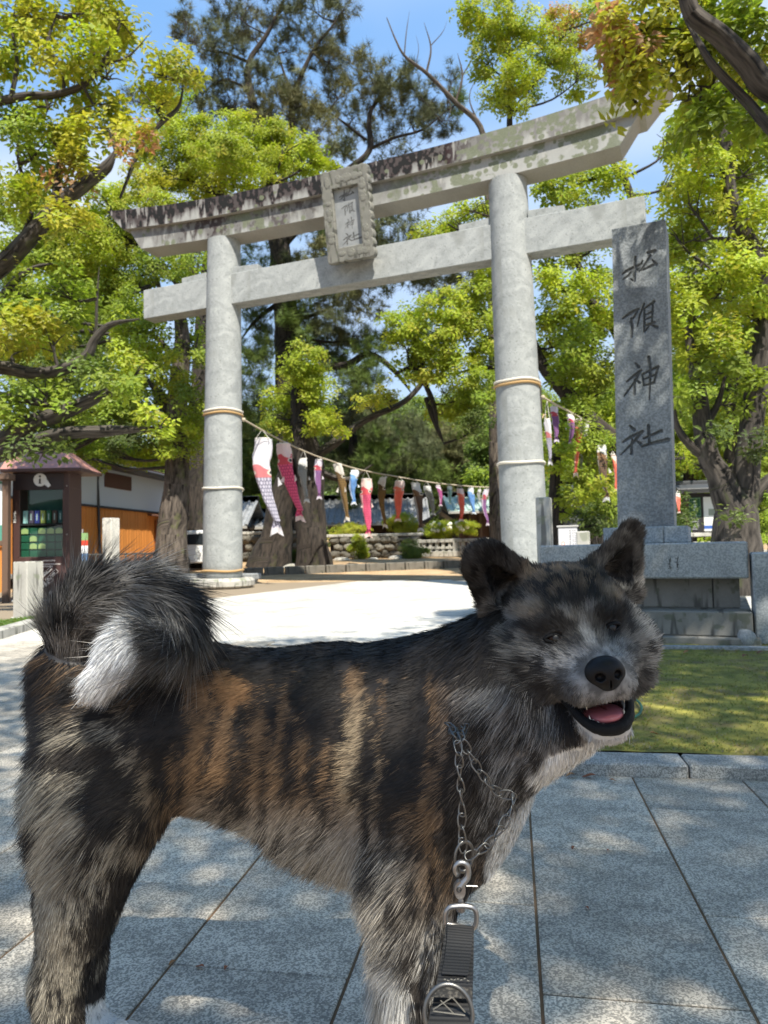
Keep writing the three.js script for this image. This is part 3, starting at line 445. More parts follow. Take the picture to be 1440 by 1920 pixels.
// limbs: lists of [px, py, Z, radius]
const toPts = (l) => l.map((p) => (p.isVector3 ? p : at(p[0], p[1], p[2])));
function limbs(tree, list, mat, name = 'limb', seg = 8, rough = 0.12) { return list.map((l) => { const last = l[l.length - 1]; if (name !== 'trunk') { if (last.isVector3) last.r *= 0.4; else last[3] *= 0.4; } const pts = toPts(l), g = limb(pts, l.map((p) => p[3] ?? p.r), seg, 5, rough); part(name, g, mat, tree); return pts; }); }
function twigs(tree, paths, clumps, Z, mat, seed, r0 = 0.035) {            // thin branches from the limbs into every clump
  const r = rng(seed), geos = [], all = paths.flatMap((p) => new THREE.CatmullRomCurve3(p).getPoints(24));
  for (const c of clumps) {
    const ctr = c.c ?? at(c[0], c[1], c[6] ?? Z), k = -ctr.z / F, rx = (c.r?.[0] ?? c[2] * k), ry = (c.r?.[1] ?? c[3] * k);
    let best = all[0], bd = 1e9; for (const p of all) { const d = p.distanceTo(ctr); if (d < bd) { bd = d; best = p; } }
    const mid = best.clone().lerp(ctr, 0.55).add(V((r() - 0.5) * bd * 0.2, -bd * 0.08, (r() - 0.5) * bd * 0.2)); geos.push(limb([best, mid, ctr], [r0, r0 * 0.75, r0 * 0.45], 6, 4, 0.1));
    for (let i = 0; i < 6; i++) { const e = ctr.clone().add(V((r() - 0.5) * 1.9 * rx, (r() - 0.35) * 1.6 * ry, (r() - 0.5) * 1.6 * rx)), s = mid.clone().lerp(ctr, r()); geos.push(limb([s, s.clone().lerp(e, 0.5).add(V(0, 0.08 * ry, 0)), e], [r0 * 0.45, r0 * 0.3, r0 * 0.12], 5, 3)); }
  }
  if (geos.length) part('twigs', geos, mat, tree, 'stuff');
}
const tree = (name, label, pos, group) => { const t = thing(name, label, 'tree', null, 0, group); t.userData.base = pos; return t; };

// 1. camphor tree off the left edge, its limbs reaching into the frame
{
  const t = tree('camphor_tree', 'broad camphor tree at the left edge with thick dark limbs reaching in over the kiosk');
  const tp = (y, r) => [-430, y, 11, r], Z = 10.5;
  const paths = [
    ...limbs(t, [[Object.assign(V(at(-430, 700, 11).x, groundH(-10, -11) - 0.1, -11), { r: 0.75 }), tp(900, 0.6), tp(700, 0.5), tp(400, 0.35), tp(50, 0.2)]], bark, 'trunk', 14),
    ...limbs(t, [
      [tp(780, 0.24), [-150, 590, 10.5, 0.17], [0, 500, Z, 0.14], [60, 440, Z, 0.125], [110, 385, Z, 0.12], [160, 345, Z, 0.095], [200, 312, Z, 0.085], [217, 283, Z, 0.06]],
      [[103, 388, Z, 0.075], [108, 335, Z, 0.05], [112, 300, Z, 0.045], [111, 278, Z, 0.04]],
      [[40, 455, Z, 0.05], [58, 400, Z, 0.04], [45, 340, Z, 0.03], [33, 290, Z, 0.02], [40, 210, Z, 0.012]],
      [tp(420, 0.16), [-120, 215, Z, 0.1], [0, 190, Z, 0.065], [50, 180, Z, 0.06], [100, 178, Z, 0.055], [155, 160, Z, 0.045], [187, 128, Z, 0.03], [212, 80, Z, 0.025], [235, 20, Z, 0.015]],
      [[155, 160, Z, 0.03], [195, 123, Z, 0.02], [240, 106, Z, 0.015], [285, 58, Z, 0.006]],
      [[20, 186, Z, 0.035], [32, 120, Z, 0.03], [24, 60, Z, 0.02], [30, 0, Z, 0.015]],
      [[120, 170, Z, 0.03], [118, 130, Z, 0.025], [90, 85, Z, 0.03], [105, 30, Z, 0.02]],
      [tp(840, 0.2), [-110, 705, Z, 0.13], [0, 690, Z, 0.1], [65, 700, Z, 0.095], [130, 688, Z, 0.085], [165, 665, Z, 0.075], [176, 640, Z, 0.065], [205, 610, Z, 0.05], [262, 598, Z, 0.03]],
      [[180, 645, Z, 0.025], [182, 560, Z, 0.02], [186, 500, Z, 0.01]],
      [tp(960, 0.3), [-120, 865, Z, 0.24], [0, 833, Z, 0.17], [55, 795, Z, 0.15], [110, 776, Z, 0.12], [180, 745, Z, 0.09], [250, 716, Z, 0.055]],
      [tp(980, 0.25), [-120, 880, Z, 0.18], [0, 850, Z, 0.14], [60, 830, Z, 0.12], [120, 812, Z, 0.1], [205, 808, Z, 0.085], [300, 803, Z, 0.05]],
      [[-120, 770, Z, 0.1], [0, 744, Z, 0.07], [60, 752, Z, 0.06], [112, 768, Z, 0.04]],
      [[225, 372, Z + 1, 0.02], [270, 265, Z + 1, 0.045], [305, 228, Z + 1, 0.04], [335, 200, Z + 1, 0.03], [345, 150, Z + 1, 0.015]],
      [[0, 565, Z, 0.07], [35, 520, Z, 0.05], [70, 500, Z, 0.03], [105, 493, Z, 0.02]],
    ], bark)];
  const cl = [[50, 30, 70, 45, 'y'], [150, 25, 75, 40, 'y'], [225, 40, 45, 45, 'y', 0.8], [30, 95, 50, 45, 'b', 0.8], [95, 120, 50, 40, 'y', 0.8], [165, 95, 45, 40, 'b', 0.7], [205, 150, 35, 50, 'y', 0.6], [90, 205, 30, 20, 'y', 0.35], [20, 230, 45, 40, 'g'], [90, 245, 55, 40, 'b', 0.8],
    [60, 300, 65, 45, 'g'], [140, 290, 55, 45, 'y'], [180, 205, 35, 35, 'b', 0.8], [205, 245, 50, 40, 'y'], [245, 270, 40, 30, 'r', 0.7], [30, 370, 40, 45, 'b', 0.8], [130, 350, 40, 40, 'r', 0.4], [125, 425, 50, 40, 'y', 0.7], [60, 560, 45, 40, 'g', 0.7], [255, 700, 42, 30, 'b'], [300, 800, 36, 26, 'b'], [215, 745, 40, 24, 'g'], [120, 790, 50, 22, 'g', 0.7], [130, 560, 55, 45, 'g', 0.7],
    [300, 140, 35, 40, 'y', 0.7, 11.5], [345, 130, 35, 40, 'y', 0.8, 11.5], [290, 200, 35, 35, 'y', 0.6, 11.5], [20, 470, 30, 30, 'b', 0.6], [40, 620, 60, 32, 'y', 1.3], [100, 640, 50, 30, 'y', 1.2], [20, 665, 40, 26, 'y', 1], [30, 780, 38, 36, 'g', 0.9], [90, 735, 50, 26, 'g', 0.7], [165, 700, 40, 36, 'q', 0.7], [90, 850, 60, 25, 'q', 0.5]];
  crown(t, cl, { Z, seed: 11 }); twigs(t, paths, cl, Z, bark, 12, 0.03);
}
// 2. camphor with a straight trunk beside the orange building
{
  const t = tree('camphor_tree', 'leafy tree with a straight grey-brown trunk beside the orange wooden building'), Z = 21, b = at(322, 1052, Z);
  const paths = [...limbs(t, [[Object.assign(b.clone().setY(groundH(b.x, b.z) - 0.15), { r: 0.52 }), [322, 1010, Z, 0.42], [330, 920, Z, 0.36], [334, 830, Z, 0.33], [332, 750, Z, 0.3], [342, 640, Z, 0.22], [330, 540, Z, 0.15]]], greyBark, 'trunk', 14, 0.1),
    ...limbs(t, [[[334, 800, Z, 0.14], [300, 740, Z, 0.11], [262, 700, Z, 0.06]], [[333, 760, Z, 0.13], [370, 720, Z, 0.1], [385, 690, Z, 0.05]], [[336, 690, Z, 0.12], [300, 640, Z, 0.08], [268, 620, Z, 0.04]], [[322, 600, Z, 0.1], [300, 545, Z, 0.07], [285, 500, Z, 0.04]], [[330, 560, Z, 0.09], [365, 520, Z, 0.06], [375, 470, Z, 0.04]]], bark)];
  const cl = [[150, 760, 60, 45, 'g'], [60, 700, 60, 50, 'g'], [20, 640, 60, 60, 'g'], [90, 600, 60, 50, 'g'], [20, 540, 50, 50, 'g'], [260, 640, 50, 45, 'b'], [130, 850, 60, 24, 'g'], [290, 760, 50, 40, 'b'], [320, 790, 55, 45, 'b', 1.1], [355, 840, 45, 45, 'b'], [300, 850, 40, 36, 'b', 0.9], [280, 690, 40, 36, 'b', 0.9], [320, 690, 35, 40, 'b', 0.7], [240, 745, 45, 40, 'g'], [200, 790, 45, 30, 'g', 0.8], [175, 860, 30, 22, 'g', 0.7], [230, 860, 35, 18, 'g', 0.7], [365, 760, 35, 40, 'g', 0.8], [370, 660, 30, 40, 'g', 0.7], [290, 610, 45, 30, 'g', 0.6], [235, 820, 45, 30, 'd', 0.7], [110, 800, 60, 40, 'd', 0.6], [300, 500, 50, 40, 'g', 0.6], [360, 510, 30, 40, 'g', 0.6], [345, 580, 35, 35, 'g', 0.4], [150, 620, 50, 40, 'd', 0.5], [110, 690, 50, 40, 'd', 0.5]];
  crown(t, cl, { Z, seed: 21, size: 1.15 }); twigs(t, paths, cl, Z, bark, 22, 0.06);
}
// 3. bright domed camphor behind the left half of the top beam
{
  const t = tree('camphor_tree', 'bright yellow-green domed tree crown rising behind the left half of the gate'), Z = 26, b = at(372, 1050, Z);
  const paths = [...limbs(t, [[Object.assign(b.clone().setY(groundH(b.x, b.z) - 0.1), { r: 0.5 }), [372, 900, Z, 0.4], [378, 700, Z, 0.35], [385, 560, Z, 0.28], [400, 430, Z, 0.18], [420, 330, Z, 0.1]]], darkBark, 'trunk', 12, 0.1),
    ...limbs(t, [[[380, 620, Z, 0.16], [350, 500, Z, 0.1], [330, 400, Z, 0.05]], [[388, 540, Z, 0.16], [430, 450, Z, 0.1], [500, 350, Z, 0.05]], [[384, 580, Z, 0.12], [320, 520, Z, 0.08], [270, 450, Z, 0.04]], [[300, 540, Z, 0.05], [290, 500, Z, 0.04], [285, 470, Z, 0.03]], [[345, 545, Z, 0.05], [340, 490, Z, 0.04], [338, 450, Z, 0.03]]], darkBark)];
  const cl = [[205, 390, 50, 45, 'b'], [160, 470, 60, 50, 'b'], [230, 450, 50, 40, 'y'], [240, 520, 55, 45, 'b'], [180, 560, 60, 45, 'g'], [250, 590, 50, 40, 'g'], [120, 500, 50, 50, 'g'], [60, 470, 50, 50, 'g'], [110, 420, 60, 50, 'b'], [40, 400, 50, 50, 'g'], [200, 660, 50, 40, 'g'], [330, 200, 40, 40, 'g', 0.5], [300, 300, 50, 50, 'b'], [350, 275, 60, 45, 'b', 1.2], [410, 265, 55, 38, 'b', 1.3], [470, 270, 60, 40, 'b', 1.3], [530, 280, 55, 40, 'b', 1.3], [585, 305, 42, 36, 'b', 1.2], [430, 310, 70, 40, 'b', 1.2], [500, 325, 60, 36, 'b', 1.1], [350, 335, 60, 45, 'y'], [290, 360, 50, 45, 'y', 0.8], [400, 360, 60, 40, 'y', 0.9], [250, 400, 40, 50, 'b', 0.7], [320, 410, 50, 40, 'b', 0.7], [220, 470, 50, 50, 'b', 0.7], [280, 470, 40, 40, 'y', 0.6], [350, 480, 40, 40, 'g', 0.7], [240, 540, 40, 40, 'g', 0.6], [410, 480, 30, 30, 'g', 0.5]];
  crown(t, cl, { Z, seed: 31, size: 1.25 }); twigs(t, paths, cl, Z, darkBark, 32, 0.05);
}
// 4. tall pine behind the gate
{
  const t = tree('pine_tree', 'tall spreading pine with thin dark branches against the sky behind the gate'), Z = 30, b = at(555, 1050, Z);
  const paths = [...limbs(t, [[Object.assign(b.clone().setY(groundH(b.x, b.z) - 0.2), { r: 0.95 }), [552, 960, Z, 0.72], [546, 800, Z, 0.62], [540, 640, Z, 0.55], [528, 500, Z, 0.45], [505, 340, Z, 0.34], [486, 240, Z, 0.22], [467, 158, Z, 0.15], [467, 117, Z, 0.12], [496, 71, Z, 0.09], [517, 33, Z, 0.07], [545, -30, Z, 0.04]]], darkBark, 'trunk', 14, 0.14),
    ...limbs(t, [[[520, 400, Z, 0.2], [545, 250, Z, 0.16], [550, 183, Z, 0.13], [567, 137, Z, 0.1], [592, 87, Z, 0.07], [622, 50, Z, 0.05], [650, 10, Z, 0.03]], [[530, 460, Z, 0.2], [640, 330, Z, 0.16], [692, 283, Z, 0.13], [692, 233, Z, 0.11], [697, 204, Z, 0.08], [737, 158, Z, 0.05], [770, 120, Z, 0.03]], [[686, 262, Z, 0.07], [645, 230, Z, 0.05], [608, 204, Z, 0.03]], [[692, 280, Z, 0.08], [740, 258, Z, 0.06], [790, 244, Z, 0.05], [840, 206, Z, 0.03]], [[467, 117, Z, 0.07], [425, 100, Z, 0.05], [380, 92, Z, 0.03], [345, 60, Z, 0.02]], [[470, 170, Z, 0.06], [420, 150, Z, 0.05], [370, 180, Z, 0.02]], [[550, 183, Z, 0.06], [530, 130, Z, 0.05], [520, 90, Z, 0.03]], [[480, 220, Z, 0.07], [440, 235, Z, 0.05], [420, 215, Z, 0.03]],
      [[545, 700, Z, 0.22], [600, 690, Z, 0.2], [650, 684, Z, 0.17], [692, 664, Z, 0.14], [742, 698, Z, 0.1], [770, 735, Z, 0.06]], [[540, 600, Z, 0.12], [590, 590, Z, 0.08], [650, 560, Z, 0.05]], [[535, 560, Z, 0.12], [480, 600, Z, 0.08], [450, 640, Z, 0.05]], [[532, 500, Z, 0.13], [620, 490, Z, 0.1], [700, 470, Z, 0.07], [780, 480, Z, 0.05]], [[560, 545, Z, 0.06], [600, 530, Z, 0.05], [640, 510, Z, 0.04]], [[540, 620, Z, 0.08], [600, 640, Z, 0.06], [660, 640, Z, 0.04]]], darkBark)];
  const cl = [[350, 40, 16, 30, 'p', 0.9], [365, 75, 36, 28, 'o', 0.8], [405, 75, 38, 26, 'p', 0.7], [440, 25, 48, 36, 'p', 0.7], [475, 70, 40, 40, 'o', 0.6], [530, 20, 50, 36, 'p', 0.7], [590, 20, 50, 40, 'p', 0.7], [640, 25, 32, 36, 'o', 0.8], [600, 90, 40, 34, 'o', 0.6], [540, 95, 36, 36, 'p', 0.6], [430, 130, 48, 36, 'p', 0.8], [380, 180, 48, 32, 'p', 0.9], [440, 195, 50, 36, 'p', 0.9], [500, 150, 36, 40, 'p', 0.7], [510, 220, 60, 40, 'o', 1], [570, 200, 45, 50, 'o', 1], [620, 120, 40, 36, 'p', 0.7], [640, 175, 40, 34, 'o', 0.8], [600, 250, 45, 40, 'o', 0.9], [650, 290, 40, 26, 'p', 0.7], [690, 140, 45, 34, 'o', 0.8], [740, 165, 45, 36, 'p', 0.9], [700, 200, 50, 30, 'o', 0.8], [660, 225, 36, 26, 'p', 0.7], [790, 185, 36, 30, 'p', 0.7], [770, 230, 50, 28, 'p', 0.8], [830, 230, 40, 34, 'p', 0.8], [730, 270, 50, 24, 'p', 0.6], [860, 190, 14, 40, 'd', 0.8], [245, 190, 26, 22, 'p', 0.6], [310, 190, 40, 30, 'p', 0.6], [850, 150, 14, 30, 'p', 0.6],
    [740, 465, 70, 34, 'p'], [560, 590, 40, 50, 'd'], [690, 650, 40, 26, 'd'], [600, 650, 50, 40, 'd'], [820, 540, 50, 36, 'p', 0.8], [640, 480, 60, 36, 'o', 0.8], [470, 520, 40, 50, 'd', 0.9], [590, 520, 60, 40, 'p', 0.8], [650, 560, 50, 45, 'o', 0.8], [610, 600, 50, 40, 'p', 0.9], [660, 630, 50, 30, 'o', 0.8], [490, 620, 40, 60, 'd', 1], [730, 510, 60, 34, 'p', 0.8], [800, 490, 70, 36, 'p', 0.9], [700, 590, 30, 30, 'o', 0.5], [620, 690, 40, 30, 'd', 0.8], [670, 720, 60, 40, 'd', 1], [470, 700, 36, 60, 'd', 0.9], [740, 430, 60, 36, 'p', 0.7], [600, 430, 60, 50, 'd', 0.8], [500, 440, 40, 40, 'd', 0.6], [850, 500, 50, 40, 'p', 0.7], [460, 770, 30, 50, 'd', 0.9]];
  crown(t, cl, { Z, geos: TUFTS, mat: needleMat, den: 1.2, size: 1.75, seed: 41, gap: 0.42 }); twigs(t, paths, cl, Z, darkBark, 42, 0.035);
}
// 5. old double trunk inside the gate, with a bright young crown on it
{
  const t = tree('old_tree', 'huge old double trunk inside the gate with a bright tuft of young leaves above it'), Z = 25;
  const gy = groundH(-3, -Z) - 0.15;
  const paths = limbs(t, [[Object.assign(at(585, 1060, Z).setY(gy), { r: 0.66 }), [586, 1020, Z, 0.55], [584, 950, Z, 0.5], [578, 870, Z, 0.5], [566, 800, Z, 0.4], [560, 740, Z, 0.28], [565, 690, Z, 0.15]], [Object.assign(at(505, 1060, Z + 0.7).setY(gy), { r: 0.78 }), [516, 1010, Z + 0.7, 0.55], [530, 940, Z + 0.6, 0.46], [548, 860, Z + 0.4, 0.42]]], darkBark, 'trunk', 18, 0.2);
  paths.push(...limbs(t, [[[580, 860, Z, 0.2], [630, 830, Z, 0.16], [680, 790, Z, 0.12], [760, 752, Z, 0.1], [800, 705, Z, 0.08], [830, 660, Z, 0.05]], [[590, 880, Z, 0.14], [650, 900, Z, 0.1], [700, 870, Z, 0.05]]], bark));
  const cl = [[570, 680, 40, 30, 'b', 1.2], [545, 740, 44, 42, 'b', 1.2], [598, 750, 38, 48, 'b', 1.2], [560, 795, 55, 34, 'b', 1.1], [610, 800, 34, 28, 'b'], [525, 785, 30, 30, 'g'], [585, 720, 34, 34, 'b'], [690, 762, 28, 16, 'y', 0.8], [725, 748, 28, 18, 'y', 0.8]];
  crown(t, cl, { Z, seed: 51, size: 1.15 }); twigs(t, paths, cl, Z, bark, 52, 0.04);
}
// 6. bright camphor between the pillars
{
  const t = tree('camphor_tree', 'bright camphor crown hanging between the pillars left of the right gate pillar'), Z = 23, b = at(985, 1060, Z + 1);
  const paths = [...limbs(t, [[Object.assign(b.clone().setY(groundH(b.x, b.z) - 0.1), { r: 0.4 }), [990, 900, Z + 1, 0.34], [1000, 760, Z + 1, 0.3], [980, 600, Z + 1, 0.22], [960, 400, Z + 1, 0.14], [955, 150, Z + 1, 0.08], [955, -20, Z + 1, 0.05]]], darkBark, 'trunk', 12, 0.1),
    ...limbs(t, [[[990, 680, Z + 1, 0.15], [930, 640, Z, 0.1], [880, 620, Z, 0.06]], [[995, 740, Z + 1, 0.13], [930, 690, Z, 0.09], [850, 700, Z, 0.05]], [[800, 745, Z + 0.5, 0.11], [812, 780, Z + 0.5, 0.1], [825, 815, Z + 0.5, 0.06], [832, 832, Z + 0.5, 0.03]], [[742, 700, Z, 0.06], [775, 690, Z, 0.07], [810, 750, Z, 0.09], [824, 815, Z, 0.05]]], darkBark)];
  const cl = [[770, 600, 45, 34, 'b', 1.2], [825, 590, 48, 36, 'b', 1.2], [880, 565, 40, 40, 'b', 1.1], [760, 650, 42, 36, 'b', 1.2], [815, 650, 50, 40, 'b', 1.2], [875, 640, 44, 50, 'b', 1.1], [790, 690, 50, 34, 'b'], [850, 700, 44, 34, 'b'], [915, 510, 34, 44, 'b'], [910, 600, 34, 40, 'b'], [855, 750, 40, 34, 'b'], [900, 740, 36, 36, 'g'], [830, 775, 34, 22, 'b', 0.8], [900, 800, 36, 28, 'q', 0.9], [925, 690, 30, 40, 'g'], [840, 420, 36, 24, 'b', 0.9], [880, 395, 36, 26, 'b', 0.9], [790, 445, 34, 18, 'b', 0.6], [800, 715, 20, 20, 'y', 0.6]];
  crown(t, cl, { Z, seed: 61, size: 1.15 }); twigs(t, paths, cl, Z, darkBark, 62, 0.045);
  // upper part seen above the right half of the beam
  const c2 = [[925, 40, 50, 36, 'b', 0.9], [880, 20, 36, 30, 'b', 0.7], [955, 90, 45, 36, 'b', 1], [905, 115, 34, 36, 'b', 0.8], [975, 135, 40, 34, 'b', 1], [1000, 60, 38, 36, 'b', 0.8], [935, 190, 38, 26, 'b', 0.8], [1010, 150, 34, 30, 'g', 0.8], [1050, 110, 36, 36, 'b', 0.9], [1085, 150, 34, 30, 'b', 0.8], [1040, 30, 34, 26, 'r', 0.6], [1075, 60, 36, 30, 'r', 0.8], [960, 205, 30, 20, 'b', 0.7], [1110, 40, 40, 34, 'b', 0.8]];
  crown(t, c2, { Z, seed: 63, size: 1.15 }); twigs(t, paths, c2, Z, darkBark, 64, 0.04);
}
// 7. a bare dead tree against the sky
{
  const t = tree('bare_tree', 'leafless grey tree with thin bent branches behind the top beam'), Z = 27, b = at(930, 1055, Z);
  limbs(t, [[Object.assign(b.clone().setY(groundH(b.x, b.z) - 0.1), { r: 0.25 }), [925, 600, Z, 0.2], [915, 350, Z, 0.15], [900, 237, Z, 0.11], [854, 192, Z, 0.09], [800, 137, Z, 0.07], [758, 104, Z, 0.05], [742, 75, Z, 0.035], [725, 33, Z, 0.015]]], greyBark, 'trunk', 9, 0.12);
  limbs(t, [[[854, 192, Z, 0.05], [867, 142, Z, 0.04], [858, 100, Z, 0.02]], [[867, 142, Z, 0.03], [885, 110, Z, 0.02], [892, 80, Z, 0.01]], [[800, 135, Z, 0.05], [808, 90, Z, 0.035], [795, 42, Z, 0.015]], [[808, 85, Z, 0.02], [830, 60, Z, 0.012], [838, 40, Z, 0.006]], [[758, 104, Z, 0.03], [762, 60, Z, 0.02], [768, 20, Z, 0.008]], [[830, 168, Z, 0.035], [845, 200, Z, 0.02], [838, 230, Z, 0.01]], [[780, 120, Z, 0.02], [785, 90, Z, 0.012], [780, 66, Z, 0.006]], [[900, 237, Z, 0.04], [880, 180, Z, 0.02], [905, 130, Z, 0.01]]], greyBark, 'branch', 6, 0.1);
}
// 8. forked camphor behind the tall stone, on the right
{
  const t = tree('camphor_tree', 'forked camphor with mossy brown trunks behind the tall inscribed stone'), Z = 12, b = at(1378, 1035, Z);
  const paths = [...limbs(t, [[Object.assign(b.clone().setY(groundH(b.x, b.z) - 0.15), { r: 0.5 }), [1380, 1000, Z, 0.36], [1378, 955, Z, 0.33], [1365, 930, Z, 0.27], [1348, 890, Z, 0.2], [1330, 860, Z, 0.17], [1318, 800, Z, 0.15], [1312, 750, Z, 0.13], [1302, 690, Z, 0.1], [1290, 620, Z, 0.06]]], bark, 'trunk', 14, 0.16),
    ...limbs(t, [[[1385, 985, Z, 0.26], [1395, 930, Z, 0.24], [1402, 860, Z, 0.21], [1412, 770, Z, 0.19], [1425, 680, Z, 0.17], [1438, 560, Z, 0.15], [1412, 466, Z, 0.13], [1388, 416, Z, 0.12], [1369, 358, Z, 0.11], [1365, 300, Z, 0.11], [1352, 215, Z, 0.1], [1335, 140, Z, 0.07], [1325, 60, Z, 0.04]], [[1392, 960, Z, 0.18], [1420, 925, Z, 0.15], [1460, 890, Z, 0.12], [1520, 840, Z, 0.09]], [[1330, 860, Z, 0.1], [1300, 840, Z, 0.08], [1270, 800, Z, 0.06], [1262, 740, Z, 0.04]],
      [[1440, 530, Z, 0.06], [1396, 531, Z, 0.05], [1350, 516, Z, 0.04], [1319, 493, Z, 0.025]], [[1388, 458, Z, 0.08], [1360, 450, Z, 0.06], [1335, 446, Z, 0.045]], [[1440, 690, Z, 0.06], [1410, 665, Z, 0.05], [1384, 658, Z, 0.035]], [[1320, 800, Z, 0.08], [1345, 760, Z, 0.06], [1360, 700, Z, 0.04]]], bark)];
  const cl = [[1390, 280, 60, 50, 'b'], [1430, 470, 50, 50, 'b'], [1310, 250, 50, 40, 'g'], [1400, 540, 60, 40, 'b'], [1270, 450, 40, 50, 'b'], [1270, 580, 40, 50, 'b'], [1330, 330, 55, 40, 'b'], [1290, 300, 36, 34, 'b', 0.8], [1400, 330, 45, 40, 'g'], [1290, 380, 36, 34, 'b', 0.8], [1340, 400, 40, 30, 'y', 0.8], [1420, 400, 36, 36, 'b', 0.8], [1300, 450, 40, 32, 'g', 0.8], [1375, 500, 40, 30, 'b', 0.7], [1290, 520, 40, 34, 'b', 0.9], [1340, 560, 55, 34, 'b', 1.1], [1400, 590, 45, 34, 'b', 1.1], [1300, 600, 45, 34, 'b'], [1355, 640, 55, 34, 'b', 1.1], [1420, 650, 36, 36, 'g'], [1300, 670, 40, 30, 'b'], [1350, 700, 50, 26, 'g'], [1290, 740, 30, 30, 'g', 0.8], [1360, 760, 36, 30, 'g', 0.7], [1430, 740, 30, 40, 'g', 0.8], [1420, 270, 45, 30, 'y', 0.8], [1290, 230, 30, 30, 'b', 0.6], [1310, 880, 16, 14, 'b', 0.8], [1370, 920, 26, 16, 'q', 0.8], [1385, 970, 24, 14, 'q', 0.6], [1420, 840, 30, 24, 'd', 0.8], [1430, 960, 30, 20, 'g', 0.7], [1340, 830, 20, 20, 'd', 0.6]];
  crown(t, cl, { Z, seed: 81 }); twigs(t, paths, cl, Z, bark, 82, 0.03);
}
// 9. camphor behind the gap between the right pillar and the tall stone
{
  const t = tree('camphor_tree', 'camphor with long slanting dark limbs between the right gate pillar and the tall stone'), Z = 18, b = at(1215, 1050, Z);
  const paths = [...limbs(t, [[Object.assign(b.clone().setY(groundH(b.x, b.z) - 0.1), { r: 0.45 }), [1210, 930, Z, 0.36], [1180, 860, Z, 0.3], [1150, 828, Z, 0.26], [1107, 789, Z, 0.22], [1057, 731, Z, 0.18], [1018, 685, Z, 0.14], [985, 600, Z, 0.08]]], darkBark, 'trunk', 12, 0.12),
    ...limbs(t, [[[1205, 850, Z, 0.2], [1180, 690, Z, 0.17], [1146, 604, Z, 0.15], [1096, 560, Z, 0.12], [1057, 543, Z, 0.09], [1015, 508, Z, 0.06]], [[1110, 575, Z, 0.1], [1092, 516, Z, 0.09], [1069, 458, Z, 0.07], [1050, 400, Z, 0.05]], [[1200, 760, Z, 0.14], [1215, 560, Z, 0.12], [1190, 400, Z, 0.1], [1173, 340, Z, 0.09], [1146, 300, Z, 0.07], [1135, 240, Z, 0.05]], [[1062, 735, Z, 0.1], [1045, 820, Z, 0.12], [1040, 930, Z, 0.14], [1040, 1030, Z, 0.16]]], darkBark)];
  const cl = [[1080, 420, 60, 40, 'b'], [1120, 560, 50, 50, 'b'], [1040, 560, 40, 50, 'b'], [1080, 650, 60, 50, 'g'], [1120, 690, 50, 50, 'b'], [1080, 800, 60, 50, 'g'], [1050, 360, 40, 30, 'b'], [1100, 340, 40, 28, 'b'], [1145, 330, 34, 28, 'b', 0.8], [1060, 320, 34, 20, 'g'], [1030, 350, 26, 26, 'g'], [1060, 480, 36, 34, 'b', 0.9], [1110, 470, 34, 34, 'b', 0.9], [1030, 470, 26, 40, 'g', 0.8], [1060, 600, 40, 34, 'b', 1.1], [1110, 620, 36, 34, 'b', 1.1], [1040, 650, 34, 30, 'b'], [1100, 680, 40, 30, 'b', 1.1], [1130, 520, 26, 30, 'g', 0.8], [1050, 700, 26, 26, 'g', 0.8], [1110, 740, 36, 30, 'g'], [1060, 790, 40, 30, 'g', 0.9], [1120, 850, 34, 26, 'g', 0.8], [1050, 860, 40, 30, 'b', 0.9], [1100, 900, 40, 26, 'b', 1], [1070, 930, 34, 20, 'b'], [1130, 950, 30, 24, 'g'], [1060, 960, 26, 20, 'b', 0.9], [1120, 985, 36, 18, 'd'], [1270, 340, 30, 40, 'b', 0.6], [1260, 460, 30, 40, 'g', 0.8], [1265, 620, 30, 60, 'b', 0.9], [1270, 760, 26, 50, 'g', 0.9], [1190, 380, 26, 22, 'b', 0.5], [1260, 270, 30, 24, 'b', 0.5], [1285, 860, 24, 22, 'b', 0.9], [1280, 960, 20, 30, 'd', 0.8]];
  crown(t, cl, { Z, seed: 91, size: 1.1 }); twigs(t, paths, cl, Z, darkBark, 92, 0.04);
}
